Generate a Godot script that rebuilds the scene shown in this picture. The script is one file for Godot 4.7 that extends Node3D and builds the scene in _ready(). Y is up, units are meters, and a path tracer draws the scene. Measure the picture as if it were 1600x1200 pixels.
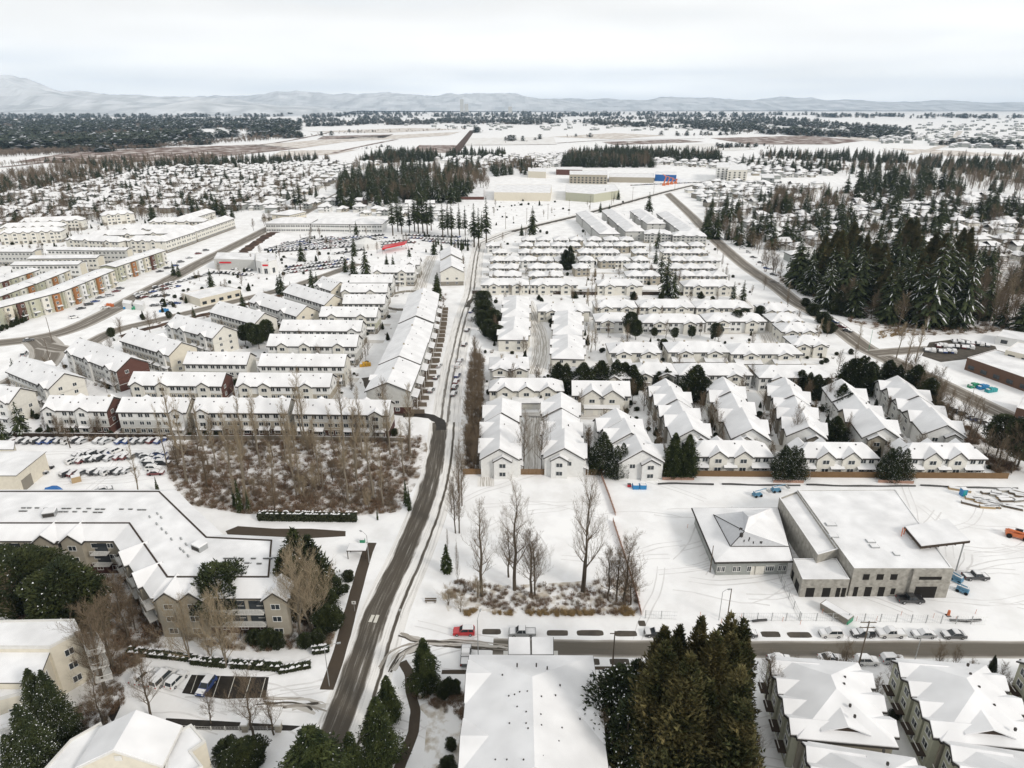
extends Node3D
# A snow-covered suburb seen from about a hundred metres up. Ground is y = 0, x to the right, -z into the distance.

var M := {}
var names := {}
var rng := RandomNumberGenerator.new()
var fn := FastNoiseLite.new()
var glass_win := {}
var lane_cells := {}   # where roads run, in cells of 6 m
var foot := []   # ground plans of the rows: inverse place, length, depth

class MB:
	# collects faces per material and commits them as one flat-shaded mesh
	var v := {}
	var uv := {}
	var vc := {}
	func _p(m) -> PackedVector3Array:
		if not v.has(m): v[m] = PackedVector3Array()
		return v[m]
	func tri(m, a: Vector3, b: Vector3, c: Vector3) -> void:
		if not v.has(m): v[m] = PackedVector3Array()
		v[m].append(a); v[m].append(b); v[m].append(c)
	func quad(m, a: Vector3, b: Vector3, c: Vector3, d: Vector3) -> void:
		tri(m, a, b, c); tri(m, a, c, d)
	func ctri(m, a: Vector3, b: Vector3, c: Vector3, col: Color) -> void:
		tri(m, a, b, c)
		if not vc.has(m): vc[m] = PackedColorArray()
		vc[m].append(col); vc[m].append(col); vc[m].append(col)
	func uquad(m, a: Vector3, b: Vector3, c: Vector3, d: Vector3, ua: Vector2, ub: Vector2, uc: Vector2, ud: Vector2) -> void:
		quad(m, a, b, c, d)
		if not uv.has(m): uv[m] = PackedVector2Array()
		for t in [ua, ub, uc, ua, uc, ud]: uv[m].append(t)
	func box(m, lo: Vector3, hi: Vector3) -> void:
		var a := lo; var b := hi
		quad(m, Vector3(a.x, b.y, a.z), Vector3(b.x, b.y, a.z), Vector3(b.x, b.y, b.z), Vector3(a.x, b.y, b.z))
		quad(m, Vector3(a.x, a.y, a.z), Vector3(a.x, a.y, b.z), Vector3(b.x, a.y, b.z), Vector3(b.x, a.y, a.z))
		quad(m, Vector3(a.x, b.y, b.z), Vector3(b.x, b.y, b.z), Vector3(b.x, a.y, b.z), Vector3(a.x, a.y, b.z))
		quad(m, Vector3(b.x, b.y, a.z), Vector3(a.x, b.y, a.z), Vector3(a.x, a.y, a.z), Vector3(b.x, a.y, a.z))
		quad(m, Vector3(a.x, b.y, a.z), Vector3(a.x, b.y, b.z), Vector3(a.x, a.y, b.z), Vector3(a.x, a.y, a.z))
		quad(m, Vector3(b.x, b.y, b.z), Vector3(b.x, b.y, a.z), Vector3(b.x, a.y, a.z), Vector3(b.x, a.y, b.z))
	# convex or concave outline (x, y) pushed along an axis: "z" or "x"
	func push(m, outline: Array, axis: String, k0: float, k1: float) -> void:
		var pts := PackedVector2Array(outline)
		var idx := Geometry2D.triangulate_polygon(pts)
		var at := func(q: Vector2, k: float) -> Vector3: return Vector3(q.x, q.y, k) if axis == "z" else Vector3(k, q.y, q.x)
		for i in range(0, idx.size(), 3):
			tri(m, at.call(pts[idx[i]], k1), at.call(pts[idx[i + 2]], k1), at.call(pts[idx[i + 1]], k1))
			tri(m, at.call(pts[idx[i]], k0), at.call(pts[idx[i + 1]], k0), at.call(pts[idx[i + 2]], k0))
		for i in pts.size():
			var a := pts[i]; var b := pts[(i + 1) % pts.size()]
			quad(m, at.call(a, k0), at.call(b, k0), at.call(b, k1), at.call(a, k1))
	# ground-plan outline (x, z) raised from y0 to y1
	func raise(m, outline: Array, y0: float, y1: float, top := true) -> void:
		var pts := PackedVector2Array(outline)
		if top:
			var idx := Geometry2D.triangulate_polygon(pts)
			for i in range(0, idx.size(), 3):
				tri(m, Vector3(pts[idx[i]].x, y1, pts[idx[i]].y), Vector3(pts[idx[i + 1]].x, y1, pts[idx[i + 1]].y), Vector3(pts[idx[i + 2]].x, y1, pts[idx[i + 2]].y))
		if y1 > y0:
			for i in pts.size():
				var a := pts[i]; var b := pts[(i + 1) % pts.size()]
				quad(m, Vector3(a.x, y0, a.y), Vector3(b.x, y0, b.y), Vector3(b.x, y1, b.y), Vector3(a.x, y1, a.y))
	# tube of n sides between two points
	func bar(m, a: Vector3, b: Vector3, ra: float, rb: float, n := 4, cap := false) -> void:
		var d: Vector3 = (b - a).normalized()
		var s := d.cross(Vector3.UP if absf(d.y) < 0.9 else Vector3.RIGHT).normalized()
		var t := d.cross(s)
		for i in n:
			var p := s * cos(TAU * i / n) + t * sin(TAU * i / n)
			var q := s * cos(TAU * (i + 1) / n) + t * sin(TAU * (i + 1) / n)
			quad(m, a + p * ra, a + q * ra, b + q * rb, b + p * rb)
			if cap: tri(m, b + p * rb, b + q * rb, b)
	func mesh() -> ArrayMesh:
		var am := ArrayMesh.new()
		for m in v:
			var arr := []
			arr.resize(Mesh.ARRAY_MAX)
			arr[Mesh.ARRAY_VERTEX] = v[m]
			if uv.has(m) and uv[m].size() == v[m].size(): arr[Mesh.ARRAY_TEX_UV] = uv[m]
			if vc.has(m) and vc[m].size() == v[m].size(): arr[Mesh.ARRAY_COLOR] = vc[m]
			am.add_surface_from_arrays(Mesh.PRIMITIVE_TRIANGLES, arr)
			am.surface_set_material(am.get_surface_count() - 1, m)
		return am

func numbered(called: String) -> String:
	var n: int = names.get(called, 0)
	names[called] = n + 1
	return called if n == 0 else "%s_%03d" % [called, n]

func metas(o: Node, label: String, category: String, group := "", kind := "") -> void:
	if label != "": o.set_meta("label", label)
	if category != "": o.set_meta("category", category)
	if group != "": o.set_meta("group", group)
	if kind != "": o.set_meta("kind", kind)

func thing(called: String, label: String, category: String, at := Vector3.ZERO, turn := 0.0, group := "") -> Node3D:
	var o := Node3D.new()
	o.name = numbered(called)
	add_child(o)
	o.position = at; o.rotation.y = turn
	metas(o, label, category, group)
	return o

func part(called: String, mb, parent: Node, at := Vector3.ZERO, scl := Vector3.ONE, turn := 0.0) -> MeshInstance3D:
	var o := MeshInstance3D.new()
	o.mesh = mb.mesh() if mb is MB else mb
	var n := 0
	o.name = called
	while parent.has_node(NodePath(String(o.name))):
		n += 1
		o.name = "%s_%03d" % [called, n]
	parent.add_child(o)
	o.position = at; o.scale = scl; o.rotation.y = turn
	return o

func whole(called: String, mb, label: String, category: String, at := Vector3.ZERO, group := "", kind := "") -> MeshInstance3D:
	var o := MeshInstance3D.new()
	o.mesh = mb.mesh() if mb is MB else mb
	o.name = numbered(called)
	add_child(o)
	o.position = at
	metas(o, label, category, group, kind)
	return o

func ground_piece(called: String, mb) -> MeshInstance3D:
	return whole(called, mb, "", "", Vector3.ZERO, "", "structure")

func copy(src: Node3D, called: String, at: Vector3, turn: float, label := "", group := "") -> Node3D:
	var o := src.duplicate() as Node3D
	o.name = numbered(called)
	add_child(o)
	o.position = at; o.rotation.y = turn
	if label != "": o.set_meta("label", label)
	if group != "": o.set_meta("group", group)
	return o

func scatter(called: String, mesh: Mesh, where: Array, label: String, category: String) -> void:
	# uncountable growth: one object
	if where.is_empty(): return
	var mm := MultiMesh.new()
	mm.transform_format = MultiMesh.TRANSFORM_3D
	mm.mesh = mesh
	mm.instance_count = where.size()
	for i in where.size(): mm.set_instance_transform(i, where[i])
	var o := MultiMeshInstance3D.new()
	o.multimesh = mm
	o.name = numbered(called)
	add_child(o)
	metas(o, label, category, "", "stuff")

const NTH := ["first", "second", "third", "fourth", "fifth", "sixth", "seventh", "eighth", "ninth", "tenth", "eleventh", "twelfth", "thirteenth", "fourteenth", "fifteenth", "sixteenth", "seventeenth", "eighteenth", "nineteenth"]
const TENS := ["", "", "twenty", "thirty", "forty", "fifty", "sixty", "seventy", "eighty", "ninety"]
func nth(i: int) -> String:   # 0 -> first
	var n := i + 1
	if n < 20: return NTH[n - 1]
	if n >= 100:
		var r := n % 100
		return ("hundredth" if r == 0 else "hundred-and-" + nth(r - 1)) if n < 200 else ("two-hundred-and-" + nth(r - 1) if r > 0 else "two-hundredth")
	if n % 10 == 0: return TENS[n / 10].trim_suffix("y") + "ieth"
	return TENS[n / 10] + "-" + NTH[n % 10 - 1]

func v3(p: Vector2, y := 0.0) -> Vector3: return Vector3(p.x, y, p.y)
func rf(a: float, b: float) -> float: return rng.randf_range(a, b)

func grain_tex(freq: float, lo: float, size := 256, kind := FastNoiseLite.TYPE_SIMPLEX_SMOOTH, oct := 4) -> NoiseTexture2D:
	var n := FastNoiseLite.new()
	n.noise_type = kind; n.frequency = freq; n.fractal_octaves = oct; n.seed = 7
	var t := NoiseTexture2D.new()
	t.width = size; t.height = size; t.seamless = true; t.noise = n
	var g := Gradient.new()
	g.set_color(0, Color(lo, lo, lo)); g.set_color(1, Color.WHITE)
	t.color_ramp = g
	return t

var g_soft: NoiseTexture2D
func mat(called: String, r: float, g: float, b: float, rough := 0.85, scale := 0.12, tex = null) -> StandardMaterial3D:
	var m := StandardMaterial3D.new()
	m.resource_name = called
	m.albedo_color = Color(r, g, b).linear_to_srgb()
	m.roughness = rough
	if rough > 0.5: m.metallic_specular = 0.3
	if scale > 0.0:
		m.albedo_texture = tex if tex else g_soft
		m.uv1_triplanar = true; m.uv1_world_triplanar = true
		m.uv1_scale = Vector3.ONE * scale
	M[called] = m
	return m

func leaf(called: String, rough := 0.8, back := 0.15) -> StandardMaterial3D:
	var m := StandardMaterial3D.new()
	m.resource_name = called
	m.vertex_color_use_as_albedo = true
	m.roughness = rough; m.metallic_specular = 0.25
	M[called] = m
	return m

func materials() -> void:
	g_soft = grain_tex(0.02, 0.94)
	mat("snow", 0.86, 0.86, 0.87, 0.9, 0.03, grain_tex(0.012, 0.95))
	mat("roof_snow", 0.88, 0.88, 0.89, 0.85, 0.03, grain_tex(0.015, 0.88))
	mat("fascia", 0.06, 0.055, 0.05)
	mat("white_trim", 0.68, 0.67, 0.64)
	mat("cream_wall", 0.70, 0.68, 0.62)
	mat("white_wall", 0.74, 0.74, 0.725)
	mat("grey_wall", 0.52, 0.52, 0.50)
	mat("tan_wall", 0.40, 0.365, 0.30)
	mat("taupe_wall", 0.25, 0.23, 0.195)
	mat("grey_roof", 0.60, 0.61, 0.63)
	mat("yellow_wall", 0.68, 0.635, 0.535)
	mat("brick", 0.125, 0.062, 0.05)
	mat("dark_brick", 0.075, 0.035, 0.03)
	mat("orange_wall", 0.36, 0.17, 0.075)
	mat("sage_wall", 0.47, 0.47, 0.37)
	mat("blue_wall", 0.33, 0.345, 0.33)
	mat("school_brown", 0.14, 0.085, 0.06)
	mat("concrete", 0.45, 0.43, 0.385, 0.9, 0.15, grain_tex(0.04, 0.75, 256, FastNoiseLite.TYPE_VALUE_CUBIC, 5))
	mat("window_frame", 0.70, 0.70, 0.68, 0.5, 0.0)
	mat("dark_frame", 0.05, 0.05, 0.05, 0.5, 0.0)
	mat("glass", 0.035, 0.042, 0.048, 0.08, 0.0)
	mat("opening", 0.02, 0.018, 0.016, 0.9, 0.0)
	mat("garage_door", 0.60, 0.59, 0.56, 0.6, 0.0)
	mat("wood_fence", 0.20, 0.125, 0.065)
	mat("dark_wood", 0.055, 0.04, 0.03)
	mat("lumber", 0.42, 0.31, 0.18)
	mat("hedge_dark", 0.03, 0.04, 0.022)
	mat("bark", 0.10, 0.082, 0.062, 0.95)
	mat("pale_bark", 0.21, 0.18, 0.14, 0.95)
	mat("twig", 0.155, 0.118, 0.08, 0.95, 0.0)
	mat("pale_twig", 0.29, 0.235, 0.16, 0.95, 0.0)
	mat("pole_wood", 0.16, 0.13, 0.10)
	mat("galvanised", 0.42, 0.43, 0.43, 0.45, 0.0).metallic = 0.5
	mat("asphalt", 0.062, 0.054, 0.045, 0.75, 0.05, grain_tex(0.03, 0.75))
	mat("wet_asphalt", 0.04, 0.034, 0.028, 0.55, 0.05, grain_tex(0.03, 0.7))
	mat("worn_asphalt", 0.115, 0.10, 0.082, 0.8, 0.05, grain_tex(0.02, 0.75))
	mat("road_paint", 0.62, 0.6, 0.54, 0.7, 0.0)
	mat("slush", 0.60, 0.57, 0.53, 0.7, 0.04, grain_tex(0.02, 0.7))
	mat("path", 0.075, 0.058, 0.042, 0.7)
	mat("soil", 0.16, 0.10, 0.07, 0.95, 0.02, grain_tex(0.03, 0.45))
	mat("orange_paint", 0.55, 0.15, 0.05, 0.4, 0.0)
	mat("orange_net", 0.40, 0.25, 0.19, 0.7, 0.0)
	mat("blue_plastic", 0.02, 0.19, 0.42, 0.4, 0.0)
	mat("blue_tarp", 0.015, 0.12, 0.36, 0.5, 0.0)
	mat("teal", 0.02, 0.28, 0.30, 0.5, 0.0)
	mat("green_plastic", 0.03, 0.25, 0.13, 0.5, 0.0)
	mat("red_paint", 0.55, 0.012, 0.02, 0.3, 0.0)
	mat("yellow_paint", 0.65, 0.36, 0.03, 0.4, 0.0)
	mat("rut", 0.75, 0.74, 0.735, 0.95, 0.05)
	mat("rut_dark", 0.36, 0.33, 0.29, 0.9, 0.05)
	mat("slush_track", 0.56, 0.53, 0.49, 0.9, 0.05)
	mat("lift_blue", 0.10, 0.24, 0.36, 0.5, 0.0)
	mat("black_pipe", 0.012, 0.012, 0.013, 0.5, 0.0)
	mat("rubber", 0.014, 0.014, 0.014, 0.8, 0.0)
	mat("rim", 0.45, 0.45, 0.46, 0.35, 0.0).metallic = 0.7
	mat("lamp_lens", 0.75, 0.75, 0.72, 0.2, 0.0)
	mat("tail_lens", 0.35, 0.01, 0.01, 0.2, 0.0)
	mat("lot_snow", 0.74, 0.735, 0.73, 0.9, 0.02, grain_tex(0.02, 0.75))
	for c in [["red_car", 0.50, 0.012, 0.02], ["white_car", 0.72, 0.72, 0.71], ["silver_car", 0.38, 0.39, 0.40], ["grey_car", 0.11, 0.115, 0.12], ["black_car", 0.016, 0.016, 0.018], ["blue_car", 0.015, 0.05, 0.19], ["maroon_car", 0.13, 0.02, 0.02]]:
		mat(c[0], c[1], c[2], c[3], 0.3, 0.0).clearcoat_enabled = true
	mottle("peat", Color(0.17, 0.115, 0.095), Color(0.70, 0.67, 0.64), 0.62, 0.0022, 0.2)
	mottle("stubble", Color(0.45, 0.38, 0.32), Color(0.80, 0.78, 0.75), 0.45, 0.003, 0.3)
	mottle("thin_snow", Color(0.70, 0.68, 0.65), Color(0.83, 0.83, 0.83), 0.5, 0.003, 0.3)
	mottle("brush_floor", Color(0.17, 0.125, 0.085), Color(0.80, 0.79, 0.78), 0.36, 0.018, 0.2)
	mottle("brush_floor_thin", Color(0.44, 0.38, 0.30), Color(0.85, 0.85, 0.85), 0.34, 0.02, 0.22)
	mottle("ground_snow", Color(0.77, 0.765, 0.76), Color(0.88, 0.88, 0.885), 0.36, 0.008, 0.3)
	leaf("needles"); leaf("leaves", 0.6); leaf("snow_on_boughs", 0.9)
	leaf("far_forest"); leaf("mountain", 0.95); leaf("ground_mottle", 0.95)

# ---------------------------------------------------------------- ribbons for roads and tracks
func smooth_line(pts: Array, step := 4.0) -> Array:
	var c := Curve2D.new()
	for i in pts.size():
		var a: Vector2 = pts[maxi(i - 1, 0)]; var b: Vector2 = pts[mini(i + 1, pts.size() - 1)]
		var d: Vector2 = (b - a) / 6.0
		c.add_point(pts[i], -d, d)
	var n := maxi(2, int(c.get_baked_length() / step))
	var out := []
	for i in n + 1: out.append(c.sample_baked(c.get_baked_length() * i / n))
	return out

func ribbon(mb: MB, m, pts: Array, w: float, y: float, uvlen := 40.0, rough_edge := 0.0, sd := 1, off := 0.0, step := 4.0) -> void:
	var line := smooth_line(pts, step)
	if w > 3.4:
		for i in line.size() - 1:
			var n := int((line[i + 1] - line[i]).length() / 4.0) + 1
			for k in n: lane_cells[Vector2i(((line[i] as Vector2).lerp(line[i + 1], float(k) / n) / 6.0).floor())] = [line[i].lerp(line[i + 1], float(k) / n), w * 0.5]
	var L := []; var R := []; var s := []
	var acc := 0.0
	for i in line.size():
		var d: Vector2 = (line[mini(i + 1, line.size() - 1)] - line[maxi(i - 1, 0)]).normalized()
		var n := Vector2(-d.y, d.x)
		if i > 0: acc += (line[i] - line[i - 1]).length()
		var e1 := rough_edge * fn.get_noise_2d(acc * 3.0, sd * 31.0); var e2 := rough_edge * fn.get_noise_2d(acc * 3.0, sd * 57.0 + 9.0)
		L.append(line[i] + n * (off - w * 0.5 + e1)); R.append(line[i] + n * (off + w * 0.5 + e2)); s.append(acc / uvlen)
	for i in line.size() - 1:
		mb.uquad(m, v3(L[i], y), v3(R[i], y), v3(R[i + 1], y), v3(L[i + 1], y), Vector2(0, s[i]), Vector2(1, s[i]), Vector2(1, s[i + 1]), Vector2(0, s[i + 1]))

func on_road(p: Vector2) -> bool:
	var c := Vector2i((p / 6.0).floor())
	for i in 5:
		for j in 5:
			var e = lane_cells.get(c + Vector2i(i - 2, j - 2))
			if e != null and p.distance_to(e[0]) < e[1] + 2.2: return true
	return false

func patch(mb: MB, m, outline: Array, y: float) -> void:
	mb.raise(m, outline, y, y)

# a road surface picture: asphalt colour where tyres run, snow between; "lanes" are [centre, half width] across 0..1
func track_tex(lanes: Array, dark: Color, pale: Color, streak: float, sd: int, base := 0.0) -> ImageTexture:
	var W := 192; var Hh := 1024
	var im := Image.create(W, Hh, false, Image.FORMAT_RGB8)
	var n1 := FastNoiseLite.new(); n1.seed = sd; n1.frequency = 0.05; n1.fractal_octaves = 3
	var n2 := FastNoiseLite.new(); n2.seed = sd + 3; n2.frequency = 0.3; n2.fractal_octaves = 2
	for y in Hh:
		var yy := sin(TAU * y / Hh) * 40.0; var yz := cos(TAU * y / Hh) * 40.0
		for x in W:
			var u := (x + 0.5) / W
			var wob := 0.018 * n1.get_noise_3d(0.0, yy, yz)
			var k := base
			for l in lanes:
				var d: float = absf(u + wob - l[0]) / l[1]
				k = maxf(k, 1.0 - smoothstep(0.6, 1.25, d + streak * n1.get_noise_3d(x * 1.3, yy * 0.5, yz * 0.5)))
			k += streak * 0.7 * n1.get_noise_3d(x * 2.2, yy * 0.35 + 90.0, yz * 0.35) + 0.10 * n2.get_noise_3d(x * 1.0, yy * 2.0, yz * 2.0)
			im.set_pixel(x, y, pale.lerp(dark, clampf(k, 0.0, 1.0)))
	return ImageTexture.create_from_image(im)

func road_mat(called: String, tex: Texture2D, rough := 0.7) -> StandardMaterial3D:
	var m := StandardMaterial3D.new()
	m.resource_name = called
	m.albedo_texture = tex; m.roughness = rough; m.metallic_specular = 0.3
	M[called] = m
	return m


# ---------------------------------------------------------------- buildings
func roof_solid(mb: MB, m, a0: float, a1: float, b0: float, b1: float, y: float, rise: float, t: float, h0: float, h1: float, along_z: bool, sag := 0.0) -> void:
	# ridge along a, falling to both b sides; h0 / h1: how far the ends are hipped (0 = gable end)
	var f := func(a: float, yy: float, b: float) -> Vector3: return Vector3(b, yy, a) if along_z else Vector3(a, yy, b)
	var c := (b0 + b1) * 0.5
	var q := func(p1, p2, p3, p4): mb.quad(m, p1, p2, p3, p4)
	var e := [f.call(a0, y, b0), f.call(a1, y, b0), f.call(a1, y, b1), f.call(a0, y, b1)]
	var u := [f.call(a0, y + t, b0), f.call(a1, y + t, b0), f.call(a1, y + t, b1), f.call(a0, y + t, b1)]
	var r0: Vector3 = f.call(a0 + h0, y + t + rise, c); var r1: Vector3 = f.call(a1 - h1, y + t + rise, c)
	mb.quad(m, u[0], u[1], r1, r0); mb.quad(m, u[3], r0, r1, u[2])
	mb.quad(m, e[0], e[1], u[1], u[0]); mb.quad(m, e[2], e[3], u[3], u[2])
	var d0: Vector3 = f.call(a0, y + rise, c); var d1: Vector3 = f.call(a1, y + rise, c)
	if h0 > 0.0:
		mb.tri(m, u[0], r0, u[3]); mb.quad(m, e[0], u[0], u[3], e[3])
	else:
		mb.quad(m, e[0], u[0], r0, d0); mb.quad(m, d0, r0, u[3], e[3])
	if h1 > 0.0:
		mb.tri(m, u[1], u[2], r1); mb.quad(m, e[1], e[2], u[2], u[1])
	else:
		mb.quad(m, e[1], d1, r1, u[1]); mb.quad(m, d1, e[2], u[2], r1)
	if h0 > 0.0 or h1 > 0.0:
		mb.quad(m, e[0], e[3], e[2], e[1])
	else:
		mb.quad(m, e[0], d0, d1, e[1]); mb.quad(m, e[3], e[2], d1, d0)

func add_roof(parent: Node3D, called: String, a0: float, a1: float, b0: float, b1: float, y: float, rise: float, ov: float, h0: float, h1: float, along_z: bool, fascia: Material, snow_t := 0.2, bare0 := 0.0) -> void:
	# (a0..a1, b0..b1) is the wall line at height y; the eaves hang lower by the slope
	var k := rise / (absf(b1 - b0) * 0.5)
	var mb := MB.new()
	var yb := y - ov * k
	var rr := rise + ov * k
	roof_solid(mb, fascia, a0 - ov, a1 + ov, b0 - ov, b1 + ov, yb, rr, 0.36, h0 + ov if h0 > 0 else 0.0, h1 + ov if h1 > 0 else 0.0, along_z)
	var r := part(called, mb, parent)
	var sn := MB.new()
	var i := 0.09
	roof_solid(sn, M.roof_snow, a0 - ov + i, a1 + ov - i, b0 - ov + i, b1 + ov - i, yb + i * k + 0.22, rr - i * k, 0.36 - 0.22 + snow_t, h0 + ov if h0 > 0 else 0.0, h1 + ov if h1 > 0 else 0.0, along_z)
	part("snow_cover", sn, r)

func win_mesh(w: float, h: float, style: String) -> ArrayMesh:
	var key := "%0.2f_%0.2f_%s" % [w, h, style]
	if not glass_win.has(key):
		var mb := MB.new()
		var fm: Material = M.dark_frame if style == "dark" else M.window_frame
		var b := 0.11
		var hw := w * 0.5
		mb.box(fm, Vector3(-hw, 0, -0.02), Vector3(-hw + b, h, 0.09)); mb.box(fm, Vector3(hw - b, 0, -0.02), Vector3(hw, h, 0.09))
		mb.box(fm, Vector3(-hw + b, h - b, -0.02), Vector3(hw - b, h, 0.09)); mb.box(fm, Vector3(-hw + b, 0, -0.02), Vector3(hw - b, b, 0.12))
		if w > 1.0: mb.box(fm, Vector3(-0.04, b, 0.0), Vector3(0.04, h - b, 0.08))
		mb.box(M.glass, Vector3(-hw + b * 0.8, b * 0.8, -0.02), Vector3(hw - b * 0.8, h - b * 0.8, 0.035))
		glass_win[key] = mb.mesh()
	return glass_win[key]

var near_meshes := {}
func window(parent: Node3D, at: Vector3, turn: float, w: float, h: float, style := "white", near := false) -> MeshInstance3D:
	if not near:
		return part("window", win_mesh(w, h, style), parent, at, Vector3.ONE, turn)
	var key := "%0.2f_%0.2f_%s" % [w, h, style]
	if not near_meshes.has(key):
		var fm: Material = M.dark_frame if style == "dark" else M.window_frame
		var mb := MB.new()
		var b := 0.1
		var hw := w * 0.5
		mb.box(fm, Vector3(-hw, 0, -0.02), Vector3(-hw + b, h, 0.09)); mb.box(fm, Vector3(hw - b, 0, -0.02), Vector3(hw, h, 0.09))
		mb.box(fm, Vector3(-hw + b, h - b, -0.02), Vector3(hw - b, h, 0.09)); mb.box(fm, Vector3(-hw + b, 0, -0.02), Vector3(hw - b, b, 0.14))
		if w > 1.0: mb.box(fm, Vector3(-0.04, b, 0.0), Vector3(0.04, h - b, 0.08))
		var pn := MB.new()
		var edge := -hw + b * 0.8
		pn.box(M.glass, Vector3(edge, b * 0.8, -0.02), Vector3(-0.03 if w > 1.0 else -edge, h - b * 0.8, 0.035))
		near_meshes[key] = [mb.mesh(), pn.mesh()]
	var o := part("window", near_meshes[key][0], parent, at, Vector3.ONE, turn)
	part("pane", near_meshes[key][1], o)
	if w > 1.0: part("pane", near_meshes[key][1], o, Vector3.ZERO, Vector3.ONE, 0.0).scale = Vector3(-1, 1, 1)
	return o

var unit_box := {}
func boxpart(called: String, m: Material, parent: Node3D, lo: Vector3, hi: Vector3) -> MeshInstance3D:
	var mb := MB.new()
	mb.box(m, lo, hi)
	return part(called, mb, parent)

func shed_roof(called: String, parent: Node3D, x0: float, x1: float, z0: float, z1: float, y: float, drop: float, fascia: Material) -> void:
	# leans from z0 (high, against the wall) down to z1
	var mb := MB.new()
	mb.push(fascia, [Vector2(z0, y), Vector2(z1, y - drop), Vector2(z1, y - drop + 0.2), Vector2(z0, y + 0.2)], "x", x0, x1)
	var r := part(called, mb, parent)
	var sn := MB.new()
	var e := 0.05 * signf(z1 - z0)
	sn.push(M.roof_snow, [Vector2(z0, y + 0.1), Vector2(z1 - e, y - drop + 0.14), Vector2(z1 - e, y - drop + 0.38), Vector2(z0, y + 0.38)], "x", x0 + 0.05, x1 - 0.05)
	part("snow_cover", sn, r)

var vent_mesh: ArrayMesh
func vents(parent: Node3D, n: int, L: float, D: float, y: float, rise: float, front := true) -> void:
	if vent_mesh == null:
		var mb := MB.new()
		mb.box(M.fascia, Vector3(-0.16, -0.2, -0.16), Vector3(0.16, 0.35, 0.16))
		vent_mesh = mb.mesh()
	for i in n:
		var t := rf(0.15, 0.55)
		var x := L * (i + rf(0.2, 0.8)) / n
		var z := -D * 0.5 + (D * 0.5 * t if front else -D * 0.5 * t)
		part("roof_vent", vent_mesh, parent, Vector3(x, y + rise * (1.0 - t) + 0.42, z))

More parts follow.
